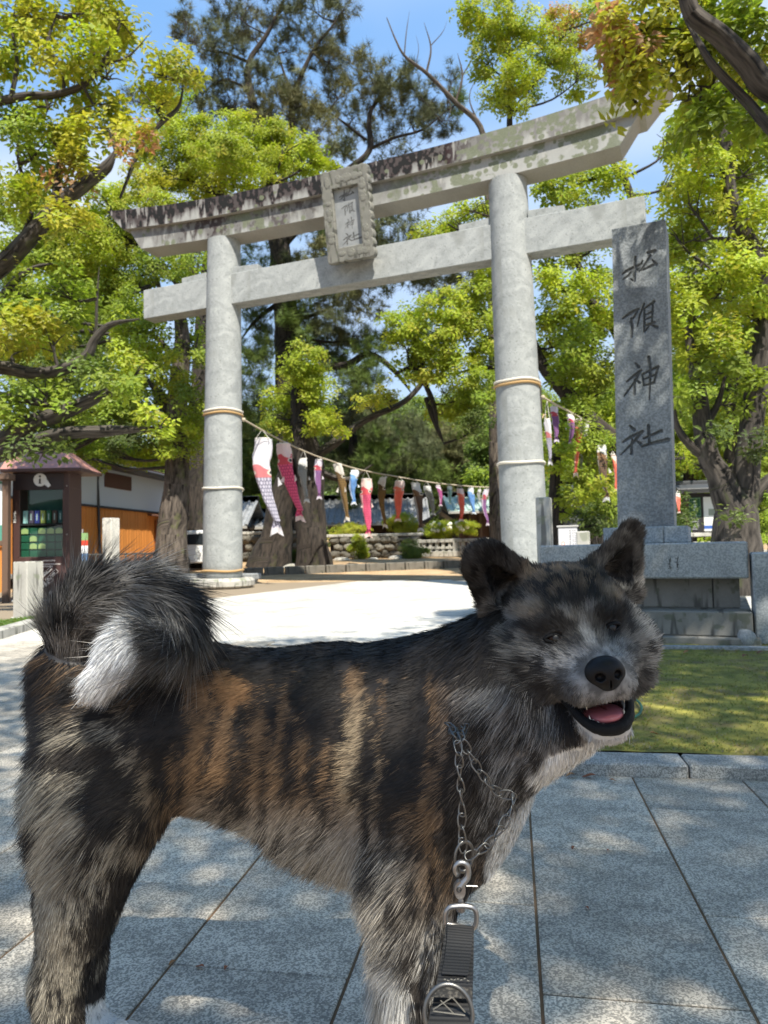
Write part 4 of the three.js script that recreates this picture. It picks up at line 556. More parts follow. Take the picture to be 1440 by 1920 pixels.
// 10. the near tree on the right: a branch with reddish leaves in the corner, and the crown overhead that shades the dog
{
  const t = tree('camphor_tree', 'near camphor whose branch with reddish new leaves hangs into the upper right corner'), Z = 6.2, tx = 5.0, tz = -3.2;
  const tk = (y, r) => Object.assign(V(tx, y, tz), { r });
  const paths = [...limbs(t, [[tk(-0.1, 0.5), tk(1.2, 0.4), tk(3, 0.34), Object.assign(V(4.7, 5.2, -2.6), { r: 0.28 }), Object.assign(V(3.9, 7.2, -1.4), { r: 0.2 }), Object.assign(V(2.6, 8.6, 0.4), { r: 0.12 }), Object.assign(V(1.2, 9.2, 2), { r: 0.06 })]], bark, 'trunk', 14, 0.14),
    ...limbs(t, [[tk(3.2, 0.16), Object.assign(V(4.1, 3.6, -5), { r: 0.12 }), [1440, 165, 5.5, 0.095], [1400, 118, 5.5, 0.09], [1350, 68, 5.5, 0.08], [1300, 28, 5.5, 0.07], [1285, -10, 5.5, 0.06], [1260, -60, 5.6, 0.04]], [[1470, 260, 5.5, 0.05], [1440, 235, 5.5, 0.045], [1400, 190, 5.6, 0.04], [1335, 120, 5.6, 0.03], [1300, 62, 5.7, 0.02], [1280, 30, 5.8, 0.012]], [[1335, 120, Z, 0.018], [1290, 130, Z, 0.014], [1240, 150, Z, 0.01], [1190, 190, Z, 0.006]], [[1400, 190, Z, 0.016], [1340, 165, Z, 0.012], [1290, 160, Z, 0.01]], [[1290, 60, Z, 0.014], [1230, 50, Z, 0.01], [1170, 75, Z, 0.006]],
      [tk(4, 0.2), Object.assign(V(4.6, 6, 0), { r: 0.15 }), Object.assign(V(3.4, 7.4, 2.2), { r: 0.1 }), Object.assign(V(2, 8, 4), { r: 0.06 })], [tk(4.4, 0.18), Object.assign(V(3.8, 6.4, -3.4), { r: 0.12 }), Object.assign(V(2.4, 7.6, -2.8), { r: 0.07 })]], bark)];
  const cl = [[1160, 80, 40, 40, 'r', 0.9], [1185, 130, 44, 36, 'r', 0.9], [1150, 30, 36, 30, 'r', 0.6], [1215, 60, 50, 44, 'y', 1], [1225, 150, 44, 32, 'y', 0.9], [1280, 100, 50, 44, 'y', 1], [1200, 200, 30, 20, 'y', 0.5], [1160, 150, 24, 26, 'r', 0.6], [1330, 20, 60, 30, 'g', 0.9], [1260, 10, 50, 30, 'y', 0.8], [1390, 40, 50, 36, 'g', 1], [1340, 150, 50, 36, 'y', 0.9], [1400, 160, 46, 40, 'y', 1], [1290, 190, 40, 26, 'y', 0.8], [1360, 220, 50, 30, 'g', 0.9], [1420, 240, 40, 36, 'g', 0.9], [1430, 100, 30, 36, 'g', 0.8], [1310, 250, 30, 24, 'g', 0.6]];
  crown(t, cl, { Z, seed: 101, size: 0.82, geos: BIG, den: 1.0, gap: 0.42 }); twigs(t, paths, cl, Z, bark, 102, 0.012);
  const over = []; const r = rng(77);
  for (let i = 0; i < 40; i++) { const x = lerp(-1.6, 6.4, r()), z = lerp(-3.4, 5.4, r()), y = 7.2 + 1.8 * r() - 0.04 * (z + 3) * 2; if (z < -1 && x < 2.7) continue; over.push({ c: V(x, y, z), r: [0.95 + 0.4 * r(), 0.5, 0.95 + 0.4 * r()], t: r() < 0.5 ? 'g' : 'b', w: 1.0 }); }
  for (let i = 0; i < 12; i++) over.push({ c: V(lerp(2.5, 5.2, r()), 7 + r(), lerp(-2.2, 1.4, r())), r: [0.9, 0.45, 0.9], t: 'g', w: 0.9 });
  crown(t, over, { seed: 103, den: 0.36, gap: 0.47 }); twigs(t, paths, over, 5, bark, 104, 0.03);
}
// 11. trees farther back
{
  const back = (name, label, Z, px, top, base, rx, tint, opt = {}) => {
    const t = tree(name, label, null, 'trees behind the shrine roofs'), b = at(px, base, Z), g = groundH(b.x, b.z) - 0.2;
    const paths = limbs(t, [[Object.assign(V(b.x, g, b.z), { r: 0.4 }), Object.assign(at(px + 3, (top + base) / 2, Z), { r: 0.3 }), Object.assign(at(px, top + 20, Z), { r: 0.1 })]], darkBark, 'trunk', 8);
    const r = rng(px * 7), cl = []; const n = opt.n ?? 9; for (let i = 0; i < n; i++) { const u = i / (n - 1), y = lerp(top + 15, base - 40, u), w = rx * (opt.cone ? 0.35 + 0.65 * u : Math.sin(0.5 + u * 2.4)); for (const k of [-0.6, 0.1, 0.7]) cl.push([px + k * w + rr(-8, 8, r), y + rr(-10, 10, r), w * 0.5 + 6, opt.ry ?? 22, r() < 0.25 ? (opt.t2 ?? tint) : tint, 1]); }
    crown(t, cl, { Z, seed: px, size: 2.1, den: 1.0, geos: opt.pine ? TUFTS : SPRIGS, mat: opt.pine ? needleMat : leafMat, gap: 0.4 });
  };
  back('cedar_tree', 'dark olive conifer just right of the big old trunk', 38, 660, 740, 1000, 60, 'p', { pine: true, t2: 'd' });
  back('cedar_tree', 'dense dark conifer in the middle distance under the bright crown', 40, 745, 790, 1000, 75, 'd', { pine: true, t2: 'p' });
  back('cedar_tree', 'olive brown conifer left of the right gate pillar in the distance', 42, 860, 800, 1000, 70, 'o', { pine: true, t2: 'q' });
  back('broad_tree', 'mid green round tree close left of the right gate pillar', 36, 925, 810, 1000, 50, 'q', { t2: 'g' });
  back('cedar_tree', 'dark conifer seen just right of the left gate pillar', 40, 475, 760, 1000, 50, 'd', { pine: true });
  back('broad_tree', 'light green round tree behind the left gate pillar and roofs', 44, 390, 850, 1010, 70, 'q', { t2: 'b', n: 6 });
  back('broad_tree', 'shaded green tree behind the orange wooden building', 40, 200, 800, 1000, 110, 'q', { t2: 'd', n: 6 });
  back('broad_tree', 'dark green tree above the kiosk roof', 38, 60, 800, 1000, 110, 'd', { t2: 'q', n: 6 });
  back('broad_tree', 'tall light green tree filling the right background above the forked camphor', 30, 1370, 330, 980, 110, 'g', { t2: 'b', n: 10 });
  back('broad_tree', 'tall green tree filling the left background above the kiosk', 34, 120, 420, 1000, 130, 'g', { t2: 'b', n: 10 });
  back('broad_tree', 'sunlit green tree behind the forked camphor at the right', 34, 1400, 640, 1000, 90, 'g', { t2: 'b', n: 8 });
  back('broad_tree', 'deep green tree between the stone lantern and the tall stone', 32, 1110, 700, 1000, 70, 'g', { t2: 'b', n: 8 });
  back('broad_tree', 'green tree filling the gap right of the tall stone', 36, 1290, 640, 1000, 70, 'g', { t2: 'd', n: 8 });
  // far wooded hill
  const w = new THREE.Group(), r = rng(55), cl = [];
  for (let i = 0; i < 520; i++) { const z = -lerp(62, 135, Math.pow(r(), 0.8)), x = (r() - 0.5) * 1.7 * -z; cl.push({ c: V(x, groundH(x, z) + 1.2, z), r: [3.4 + 2 * r(), 2.4 + 1.4 * r(), 3], t: r() < 0.5 ? 'q' : r() < 0.5 ? 'd' : 'g', w: 0.075 }); }
  w.name = 'wooded_hill'; scene.add(w); tag(w, 'far green wooded hillside seen under the crowns', 'wood', null, 'stuff'); crown(w, cl, { seed: 56, size: 5, den: 8, gap: 0.3 });
}
// ---------------------------------------------------------------- carp streamers on two ropes
{
  const styles = {
    white: [[0.72, 0.70, 0.74], [0.60, 0.58, 0.68], [0.10, 0.09, 0.16]], pink: [[0.85, 0.66, 0.62], [0.86, 0.13, 0.27], [0.42, 0.02, 0.10]], gold: [[0.70, 0.66, 0.60], [0.26, 0.15, 0.03], [0.07, 0.035, 0.01]], blue: [[0.75, 0.8, 0.86], [0.07, 0.25, 0.68], [0.25, 0.45, 0.70]],
    red: [[0.78, 0.62, 0.58], [0.78, 0.08, 0.045], [0.85, 0.28, 0.18]], black: [[0.62, 0.62, 0.62], [0.035, 0.033, 0.036], [0.25, 0.12, 0.04]], grey: [[0.70, 0.70, 0.68], [0.36, 0.37, 0.36], [0.20, 0.20, 0.18]], purple: [[0.70, 0.64, 0.74], [0.09, 0.05, 0.22], [0.40, 0.14, 0.28]], mint: [[0.72, 0.78, 0.74], [0.35, 0.58, 0.50], [0.20, 0.36, 0.34]], magenta: [[0.72, 0.60, 0.68], [0.38, 0.06, 0.22], [0.22, 0.03, 0.14]], orange: [[0.70, 0.60, 0.50], [0.03, 0.03, 0.03], [0.75, 0.28, 0.03]],
  };
  const mats = {}; let si = 3;
  for (const k in styles) { const [cap, body, mark] = styles[k], s = si += 5;
    mats[k] = new THREE.MeshPhysicalMaterial({ roughness: 0.85, transmission: 0.35, thickness: 0, side: THREE.DoubleSide, map: tex(128, 256, (u, v) => {
      const y = 1 - v, hv = k === 'white' ? 0.34 : 0.2; if (y < hv - 0.04 + 0.03 * Math.sin(u * 12.6)) return mix3(cap, [0.9, 0.9, 0.9], 0.15 * vn(u * 20, y * 20, s)); if (y > 0.93) return cap;
      const eyeD = Math.min(...[0.06, 0.5, 1.06].map((q) => Math.hypot((u - q) * 4, (y - hv - 0.02) * 13))); if (eyeD < 0.25) return [0.02, 0.02, 0.02]; if (eyeD < 0.42) return [0.8, 0.72, 0.6]; if (y < hv + 0.07) return mix3(body, k === 'white' || k === 'purple' || k === 'pink' ? [0.62, 0.06, 0.05] : mark, 0.75);
      const row = Math.floor(y * 26), sx = ((u * 14 + (row % 2) * 0.5) % 1) - 0.5, sy = (y * 26) % 1, arc = Math.hypot(sx * 1.4, sy - 0.1); let c = mix3(body, mark, sm(0.42, 0.56, arc) * sm(0.95, 0.7, arc) * 0.9);
      if (Math.abs(u - 0.5) < 0.09) c = mix3(c, cap, 0.65); return c; }) }); }
  const koi = (x0, y0, x1, y1, w, Z, k, label, hang) => {
    const A = at(x0, y0, Z), B = at(x1, y1, Z * 0.997), L = A.distanceTo(B), R = w * Z / F / 2, t = thing('carp_streamer', label, 'carp streamer', A, (x0 * 7 % 10) * 0.12 - 0.5, 'carp streamers hung on ropes');
    const inv2 = t.matrixWorld.clone(); t.updateMatrixWorld(true); const end = t.worldToLocal(B.clone()), r = rng(Math.round(x0 * 13)), sway = (r() - 0.5) * 0.22 * L;
    const n = 22, m = 14, P = [], U = [], I = []; const prof = (s) => (s < 0.06 ? 0.9 : s < 0.28 ? 1.0 : s < 0.82 ? lerp(1.0, 0.42, (s - 0.28) / 0.54) : lerp(0.42, 0.36, (s - 0.82) / 0.04));
    for (let i = 0; i <= n; i++) { const s = i / n * 0.86, c = end.clone().multiplyScalar(s).add(V(Math.sin(s * 3) * sway, 0, Math.sin(s * 4 + x0) * sway * 0.5)), ra = prof(s) * R; for (let j = 0; j <= m; j++) { const a = j / m * 6.2832, cr = 1 + 0.45 * (vn(Math.cos(a) * 2 + x0, Math.sin(a) * 2, s * 11) - 0.5) + 0.24 * Math.cos(a * 3 + s * 6 + x0); P.push(c.x + Math.cos(a) * ra * cr, c.y, c.z + Math.sin(a) * ra * 0.5 * cr); U.push(j / m, 1 - s); } }
    for (let i = 0; i < n; i++) for (let j = 0; j < m; j++) { const q = i * (m + 1) + j; I.push(q, q + m + 1, q + 1, q + 1, q + m + 1, q + m + 2); }
    const g = new THREE.BufferGeometry(); g.setAttribute('position', new THREE.Float32BufferAttribute(P, 3)); g.setAttribute('uv', new THREE.Float32BufferAttribute(U, 2)); g.setIndex(I); g.computeVertexNormals(); part('cloth_body', g, mats[k], t);
    // forked tail of two folded lobes
    const c0 = end.clone().multiplyScalar(0.85).add(V(Math.sin(2.55) * sway, 0, Math.sin(3.4 + x0) * sway * 0.5)), tp = [], tu = [], ti = [];
    for (const sd of [-1, 1]) { const b0 = tp.length / 3; for (let i = 0; i <= 6; i++) for (let j = 0; j <= 3; j++) { const s = i / 6, q = j / 3, wd = lerp(0.34, 0.85, s) * R; tp.push(c0.x + sd * (q * wd), c0.y + (end.y * 0.15) * s * (0.72 + 0.28 * q + 0.1), c0.z + 0.25 * R * Math.sin(q * 5 + s * 3 + x0)); tu.push(0.3 + q * 0.1, 0.14 - 0.13 * s); } for (let i = 0; i < 6; i++) for (let j = 0; j < 3; j++) { const q = b0 + i * 4 + j; ti.push(q, q + 4, q + 1, q + 1, q + 4, q + 5); } }
    const tg = new THREE.BufferGeometry(); tg.setAttribute('position', new THREE.Float32BufferAttribute(tp, 3)); tg.setAttribute('uv', new THREE.Float32BufferAttribute(tu, 2)); tg.setIndex(ti); tg.computeVertexNormals(); part('tail_fin', tg, mats[k], t);
    if (w > 11) for (const sd of [-1, 1]) { const fg = new THREE.BufferGeometry(), y = end.y * 0.4, x = end.x * 0.4 + sd * R * 0.8; fg.setAttribute('position', new THREE.Float32BufferAttribute([x, y, 0, x + sd * R * 0.55, y + end.y * 0.08, R * 0.3, x, y + end.y * 0.1, 0.02], 3)); fg.setAttribute('uv', new THREE.Float32BufferAttribute([0.5, 0.9, 0.52, 0.88, 0.5, 0.86], 2)); fg.computeVertexNormals(); part('side_fin', fg, mats[k], t); }
    const up = t.worldToLocal(at(x0 - (x1 - x0) * 0.02, hang, Z)); const loop = []; for (const sd of [-1, 1]) loop.push(limb([V(sd * R * 0.8, -0.01, 0), V(sd * R * 0.4, up.y * 0.55, 0), up], [0.008, 0.008, 0.008], 5, 2)); part('hanging_cord', loop, flat(0.6, 0.58, 0.52), t);
    const ring = new THREE.TorusGeometry(R * 0.88, 0.012, 6, 20); ring.rotateX(Math.PI / 2); ring.scale(1, 1, 0.5); part('mouth_ring', ring, flat(0.7, 0.68, 0.64), t);
    return t;
  };
  const zl = (x) => 17.5 + (x - 458) / 480 * 15;
  const rope1 = [[457, 787], [520, 822], [585, 852], [620, 864], [660, 877], [700, 886], [740, 893], [780, 900], [820, 906], [860, 910], [900, 913], [950, 913], [990, 908]], ry = (x) => { for (let i = 1; i < rope1.length; i++) if (x <= rope1[i][0]) { const [a, b] = [rope1[i - 1], rope1[i]]; return lerp(a[1], b[1], (x - a[0]) / (b[0] - a[0])); } return 910; };
  const rm = flat(0.42, 0.36, 0.27, 0.95);
  const rope = (pts, label) => { const t = thing('hanging_rope', label, 'rope'); part('strand', limb(pts, pts.map(() => 0.022), 7, 5), rm, t); const k = new THREE.SphereGeometry(0.05, 10, 8); part('knot', T(k, pts[0].x, pts[0].y, pts[0].z), rm, t); };
  rope(rope1.map(([x, y]) => at(x, y, zl(x))), 'sagging rope of carp streamers from the left gate pillar towards the right one');
  const rope2 = [[1018, 745, 15.6], [1045, 760, 16.2], [1075, 776, 17], [1106, 793, 17.8]]; rope(rope2.map((p) => at(...p)), 'short rope of carp streamers from the right gate pillar to a slanting limb');
  const L = [[492, 822, 534, 1003, 31, 'white', 'largest carp streamer, white with purple scales, nearest the left gate pillar'], [530, 832, 573, 978, 29, 'pink', 'long bright pink carp streamer second from the left gate pillar'], [569, 860, 578, 942, 15, 'grey', 'grey white streamer in front of the old double trunk'], [598, 862, 600, 936, 13, 'purple', 'small purple streamer at the right edge of the old trunk'], [633, 870, 653, 978, 16, 'gold', 'brown and gold streamer just right of the old trunk'], [664, 882, 669, 946, 15, 'blue', 'light blue streamer between the gold one and the pink one'], [686, 898, 693, 1008, 19, 'pink', 'hanging pink streamer with white head over the stone wall'], [720, 895, 724, 990, 14, 'gold', 'narrow dark gold streamer beside the orange-red one'], [749, 902, 745, 978, 17, 'red', 'orange-red streamer over the middle of the tiled roof'], [778, 906, 788, 997, 17, 'black', 'black streamer with white tail in front of the tiled roof end'], [800, 912, 812, 966, 15, 'grey', 'silver grey streamer beside the black one'], [821, 910, 824, 949, 9, 'magenta', 'small dark magenta streamer in the middle of the rope'], [842, 912, 843, 946, 8, 'mint', 'small mint green streamer in the middle of the rope'], [862, 917, 863, 978, 13, 'red', 'deep red streamer left of the green roofed shrine hall'], [883, 915, 890, 964, 11, 'blue', 'deep blue streamer in front of the green roof'], [899, 918, 900, 942, 6, 'grey', 'tiny pale streamer over the green roof'], [911, 918, 918, 986, 10, 'purple', 'white and purple streamer near the right gate pillar'], [919, 916, 922, 962, 8, 'magenta', 'thin lilac streamer near the right gate pillar'], [928, 916, 921, 978, 9, 'pink', 'thin pink striped streamer near the right gate pillar'], [935, 916, 924, 1006, 10, 'orange', 'long black streamer edged orange, lowest near the right gate pillar'], [942, 920, 941, 966, 9, 'pink', 'pink streamer half hidden by the right gate pillar']];
  for (const [x0, y0, x1, y1, w, k, label] of L) koi(x0, y0, x1, y1, w, zl(x0), k, label, ry(x0));
  const Rr = [[1026, 786, 1031, 872, 11, 15.9, 'white', 'white streamer tight against the right side of the right gate pillar', 752], [1039, 763, 1043, 829, 13, 16.2, 'purple', 'lilac streamer highest on the short rope', 757], [1068, 778, 1066, 833, 13, 16.8, 'purple', 'deep purple streamer in the middle of the short rope', 772], [1085, 786, 1077, 894, 13, 17.2, 'red', 'long red streamer with white head on the short rope', 781], [1098, 795, 1090, 882, 11, 17.6, 'grey', 'grey streamer at the end of the short rope', 789], [1128, 835, 1147, 940, 19, 17.2, 'black', 'large black streamer with orange eye beside the tall stone', 826], [1149, 852, 1152, 922, 9, 17.8, 'red', 'narrow red streamer half hidden by the tall stone', 846], [1271, 926, 1273, 962, 10, 17, 'red', 'small red streamer just right of the tall stone', 920]];
  for (const [x0, y0, x1, y1, w, Z, k, label, hang] of Rr) koi(x0, y0, x1, y1, w, Z, k, label, hang);
}
// ---------------------------------------------------------------- buildings
const wood = (a, b, s) => tex(256, 512, (u, v) => mix3(a, b, clamp(fbm(u * 30, v * 3, s, 4) * 1.5 - 0.25)));
const orangeWood = M({ map: scaled(wood([0.52, 0.17, 0.03], [0.74, 0.31, 0.065], 3), 1, 0.4), roughness: 0.7 }), brownWood = M({ map: scaled(wood([0.035, 0.02, 0.013], [0.10, 0.06, 0.04], 7), 1, 0.4), roughness: 0.8 });
const plaster = flat(0.52, 0.58, 0.64, 0.9), tile = M({ map: scaled(tex(256, 256, (u, v) => mix3([0.11, 0.115, 0.12], [0.34, 0.35, 0.36], fbm(u * 12, v * 12, 4, 4, 12))), 1), roughness: 0.55 }), darkTile = flat(0.05, 0.052, 0.055, 0.5);
{ // the orange boarded building behind the kiosk
  const A = at(180, 1050, 24), B = at(318, 1050, 29.8); A.y = B.y = 0; const d = B.clone().sub(A).normalize(), A2 = A.clone().addScaledVector(d, -9), len = A2.distanceTo(B), yaw = Math.atan2(-d.z, d.x), gy = 0.25;
  const t = thing('wooden_building', 'orange boarded building with white plaster above and a shallow dark roof', 'building', A2.clone().setY(gy), yaw);
  const H = 3.55, mid = 2.15;
  part('plaster_wall', box(len, H - mid, 5.9, len / 2, mid, -3.0, 0.01), plaster, t); part('inner_wall', box(len - 0.1, mid, 5.7, len / 2, 0, -3.0, 0.01), brownWood, t);
  const nb = 72, w = len / nb; const bg = box(w - 0.012, mid - 0.14, 0.03, 0, 0.12, 0, 0.004); for (let i = 0; i < nb; i++) { const m = part('wall_board', bg, orangeWood, t); m.position.set((i + 0.5) * w, 0, -0.09 + (i % 3) * 0.004); }
  part('plinth', box(len + 0.1, 0.12, 0.2, len / 2, 0, -0.06, 0.01), greyStone, t); part('sill_band', box(len, 0.07, 0.09, len / 2, mid - 0.02, -0.05, 0.01), flat(0.04, 0.04, 0.045), t);
  const rf = part('roof', T(box(len + 1.2, 0.12, 6.9, 0, 0, 0, 0.02), len / 2, H + 0.05, -2.9, 0, 0.05), darkTile, t); part('eave_board', box(len + 1.2, 0.14, 0.05, len / 2, H - 0.02, 0.42, 0.01), brownWood, rf); part('gutter', limb([V(-0.5, H + 0.02, 0.52), V(len + 0.5, H - 0.02, 0.52)], [0.06, 0.06], 8, 2), flat(0.05, 0.05, 0.055, 0.5), rf);
  part('drain_pipe', limb([V(9.1, H, 0.3), V(9.2, H - 0.3, -0.02), V(9.2, mid + 0.2, -0.02), V(9.25, 0.3, 0.02)], [0.045, 0.045, 0.045, 0.045], 8, 3), flat(0.03, 0.03, 0.035, 0.4), t);
  part('window', [box(1.9, 0.5, 0.06, 10.6, 2.85, -0.03, 0.01)], flat(0.09, 0.03, 0.02, 0.4), t);
  const dx = 14.0; part('door', box(0.85, 1.75, 0.06, dx, 0.12, -0.03, 0.01), flat(0.22, 0.07, 0.02), t); part('door_window', box(0.5, 1.2, 0.03, dx - 0.15, 0.45, 0.01, 0.004), flat(0.10, 0.12, 0.12, 0.15), t); part('door_canopy', T(box(1.9, 0.07, 0.8, 0, 0, 0, 0.01), dx - 0.1, 1.98, 0.35, 0, 0.12), flat(0.10, 0.045, 0.03), t);
}
{ // railing before it
  const A = at(140, 1050, 20.2), B = at(305, 1050, 22.5); A.y = B.y = 0.2; const t = thing('metal_railing', 'thin dark metal railing along the front of the orange building', 'railing', null, 0); const m = flat(0.10, 0.10, 0.09, 0.5), n = 9, h = 0.78;
  for (let i = 0; i <= n; i++) { const p = A.clone().lerp(B, i / n); part('upright', T(box(0.05, h, 0.05, 0, 0, 0, 0.006), p.x, p.y - 0.1, p.z), m, t); }
  for (const k of [0.4, 0.74]) part('rail', limb([A.clone().setY(A.y - 0.1 + k), B.clone().setY(B.y - 0.1 + k)], [0.022, 0.022], 7, 1), m, t);
  const strip = structure('concrete_strip', T(box(9, 0.16, 0.5, 0, 0, 0, 0.02), (A.x + B.x) / 2, 0.1, (A.z + B.z) / 2 + 0.3, -0.35), greyStone);
}
// tiled halls behind the gate
const tileRoof = (t, x0, x1, yE, yR, zE, zR, m) => { // slope from the eave up to the ridge, with a row of round tiles every 0.3 m
  const W = x1 - x0, n = Math.round(W / 0.3), sl = Math.hypot(yR - yE, zR - zE), an = Math.atan2(yR - yE, zE - zR); const rf = part('roof', T(box(W, 0.08, sl, 0, -0.04, 0, 0.01), (x0 + x1) / 2, (yE + yR) / 2, (zE + zR) / 2, 0, an), m, t);
  const rg = new THREE.CylinderGeometry(0.075, 0.075, sl, 8, 1, false, 0, Math.PI); rg.rotateZ(Math.PI / 2); rg.rotateY(Math.PI / 2); rg.rotateX(an);
  for (let i = 0; i <= n; i++) { const q = part('tile_row', rg, m, rf); q.position.set(x0 + i * W / n, (yE + yR) / 2 + 0.04, (zE + zR) / 2); }
  part('ridge', box(W + 0.2, 0.3, 0.3, (x0 + x1) / 2, yR - 0.05, zR, 0.04), darkTile, rf); part('eave_edge', box(W + 0.1, 0.1, 0.06, (x0 + x1) / 2, yE - 0.09, zE + 0.02, 0.01), flat(0.3, 0.29, 0.27), rf);
};
const hall = (pxa, pxb, yEpx, yRpx, Z, label, m, opt = {}) => {
  const a = at(pxa, yEpx, Z), b = at(pxb, yEpx, Z), e = a.y, ridge = at((pxa + pxb) / 2, yRpx, Z + 2.6).y, cx = (a.x + b.x) / 2, g = groundH(cx, -Z), w = b.x - a.x, t = thing(opt.name ?? 'tiled_hall', label, 'building', V(cx, 0, -Z), 0);
  part('wall', box(w - 0.8, e - g + 0.1, 3.2, 0, g, -2.6, 0.02), opt.wall ?? brownWood, t);
  for (let i = 0; i <= (opt.posts ?? 5); i++) part('post', box(0.14, e - g, 0.14, -w / 2 + 0.5 + i * (w - 1) / (opt.posts ?? 5), g, -0.85, 0.01), brownWood, t);
  tileRoof(t, -w / 2, w / 2, e, ridge, 0.1, -2.6, m); tileRoof(t, -w / 2, w / 2, e, ridge, -5.3, -2.6, m); return [t, w, e, ridge, g];
};
hall(335, 462, 990, 942, 30, 'low grey tiled hall glimpsed just left of the left gate pillar', tile, { posts: 3 });
hall(440, 560, 990, 962, 33, 'low tiled hall between the left gate pillar and the old trunk', tile, { posts: 3 });
{ const [t, w, e, ridge, g] = hall(600, 805, 984, 936, 35, 'long hall with a grey tiled roof behind the carp streamers', tile, { posts: 7 });
  part('window', box(1.6, 0.7, 0.06, -0.9, e - 1.1, -0.97, 0.01), flat(0.28, 0.24, 0.18), t); part('window', box(1.1, 0.7, 0.06, 1.4, e - 1.1, -0.97, 0.01), flat(0.02, 0.02, 0.02), t); }
{ // dark curved porch roof at the end of the long hall
  const c = at(828, 985, 34), t = thing('porch', 'small dark porch with a curved black roof beside the long tiled hall', 'porch', V(c.x, 0, -34)); const P = [], n = 14;
  for (let i = 0; i <= n; i++) { const u = i / n * 2 - 1; P.push(V(u * 1.35, at(828, 985, 34).y + 0.62 * Math.pow(1 - Math.abs(u), 1.7) + 0.02, 0)); }
  const geos = []; for (let i = 0; i < n; i++) { const a = P[i], b = P[i + 1], l = a.distanceTo(b); geos.push(T(box(l + 0.02, 0.1, 2.2, 0, 0, 0, 0), (a.x + b.x) / 2, (a.y + b.y) / 2, -1, 0, 0, Math.atan2(b.y - a.y, b.x - a.x))); } part('roof', geos, darkTile, t);
  part('wall', box(2.0, 1.0, 1.2, 0, groundH(0, -34), -1.4, 0.01), flat(0.012, 0.011, 0.01), t); for (const x of [-0.95, 0.95]) part('post', box(0.12, 1.2, 0.12, x, groundH(0, -34), -0.3, 0.01), brownWood, t); }
{ const copper = M({ map: scaled(tex(256, 256, (u, v) => mix3([0.20, 0.30, 0.27], [0.42, 0.52, 0.48], fbm(u * 10, v * 10, 8, 4, 10))), 0.6), roughness: 0.7 });
  hall(842, 968, 960, 931, 32, 'small wooden shrine hall with a pale green copper roof', copper, { name: 'shrine_hall', posts: 4, wall: M({ color: new THREE.Color().setRGB(0.07, 0.035, 0.022), roughness: 0.8 }) }); }
{ // fence of stone balusters
  const A = at(785, 1050, 30), B = at(1000, 1050, 27.5), g = groundH(6, -29) - 0.02, t = thing('stone_balustrade', 'low grey stone balustrade in front of the hydrangea bush', 'balustrade'), d = B.clone().sub(A), yaw = Math.atan2(-d.z, d.x), len = Math.hypot(d.x, d.z), n = 17;
  const add = (name, w, h, dd, s, y) => { const m = part(name, box(w, h, dd, 0, 0, 0, 0.01, s), weathered, t); m.position.set(A.x + d.x * s, y, A.z + d.z * s); m.rotation.y = yaw; };
  const top = at(870, 1010, 29).y; add('base_course', len, 0.22, 0.4, 0.5, g); add('lower_rail', len, 0.1, 0.18, 0.5, g + 0.3); add('top_rail', len, 0.13, 0.22, 0.5, top - 0.13); for (let i = 0; i <= n; i++) add(i % 6 === 0 ? 'post' : 'baluster', i % 6 === 0 ? 0.22 : 0.12, top - g - 0.1 + (i % 6 === 0 ? 0.12 : 0), i % 6 === 0 ? 0.24 : 0.13, i / n, g); }
const pebbleGeo = (seed, rough = 0.5) => { const g = new THREE.IcosahedronGeometry(1, 3), p = g.attributes.position; for (let i = 0; i < p.count; i++) { const k = 0.78 + rough * vn(p.getX(i) * 1.6 + seed * 9, p.getY(i) * 1.6, p.getZ(i) * 1.6 + seed * 5) + 0.08 * vn(p.getX(i) * 6 + seed, p.getY(i) * 6, p.getZ(i) * 6); p.setXYZ(i, p.getX(i) * k, p.getY(i) * k, p.getZ(i) * k); } g.deleteAttribute('uv'); const u = []; for (let i = 0; i < p.count; i++) u.push(p.getX(i), p.getY(i) + p.getZ(i)); g.setAttribute('uv', new THREE.Float32BufferAttribute(u, 2)); g.computeVertexNormals(); return g; };
const ROCKS = [1, 2, 3, 4].map((s) => pebbleGeo(s));
const wallMats = [0.24, 0.34, 0.44].map((k) => M({ map: scaled(weatheredTex, 1), bumpMap: scaled(weatheredTex, 1), bumpScale: 0.006, roughness: 0.9, color: new THREE.Color().setRGB(k, k * 0.95, k * 0.88) }));
const stoneWall = (pxa, pxb, yT, yB, Z, label, n) => { const t = thing('stone_wall', label, 'stone wall'), r = rng(pxa), rows = 3; const a = at(pxa, yB, Z), b = at(pxb, yB, Z), top = at(pxa, yT, Z).y, g = groundH(a.x, -Z) - 0.05; for (let j = 0; j < rows; j++) for (let i = 0; i < n; i++) { const m = part('stone', ROCKS[Math.floor(r() * 4)], wallMats[(i * 3 + j * 2) % 3], t); const w = (b.x - a.x) / n, h = (top - g) / rows; m.position.set(a.x + (i + 0.5 + (j % 2) * 0.4) * w, g + (j + 0.5) * h, -Z + (r() - 0.5) * 0.1); m.scale.set(w * 0.58, h * 0.6, 0.3); m.rotation.set((r() - 0.5) * 0.3, 0, (r() - 0.5) * 0.3); } part('coping', box(b.x - a.x + 0.3, 0.12, 0.5, (a.x + b.x) / 2, top, -Z, 0.02), weathered, t); };
stoneWall(620, 788, 1008, 1055, 30.5, 'low wall of rounded field stones under the carp streamers', 9);
stoneWall(455, 560, 1003, 1058, 29, 'dark field stone wall right of the left gate pillar, behind the box hedge', 6);
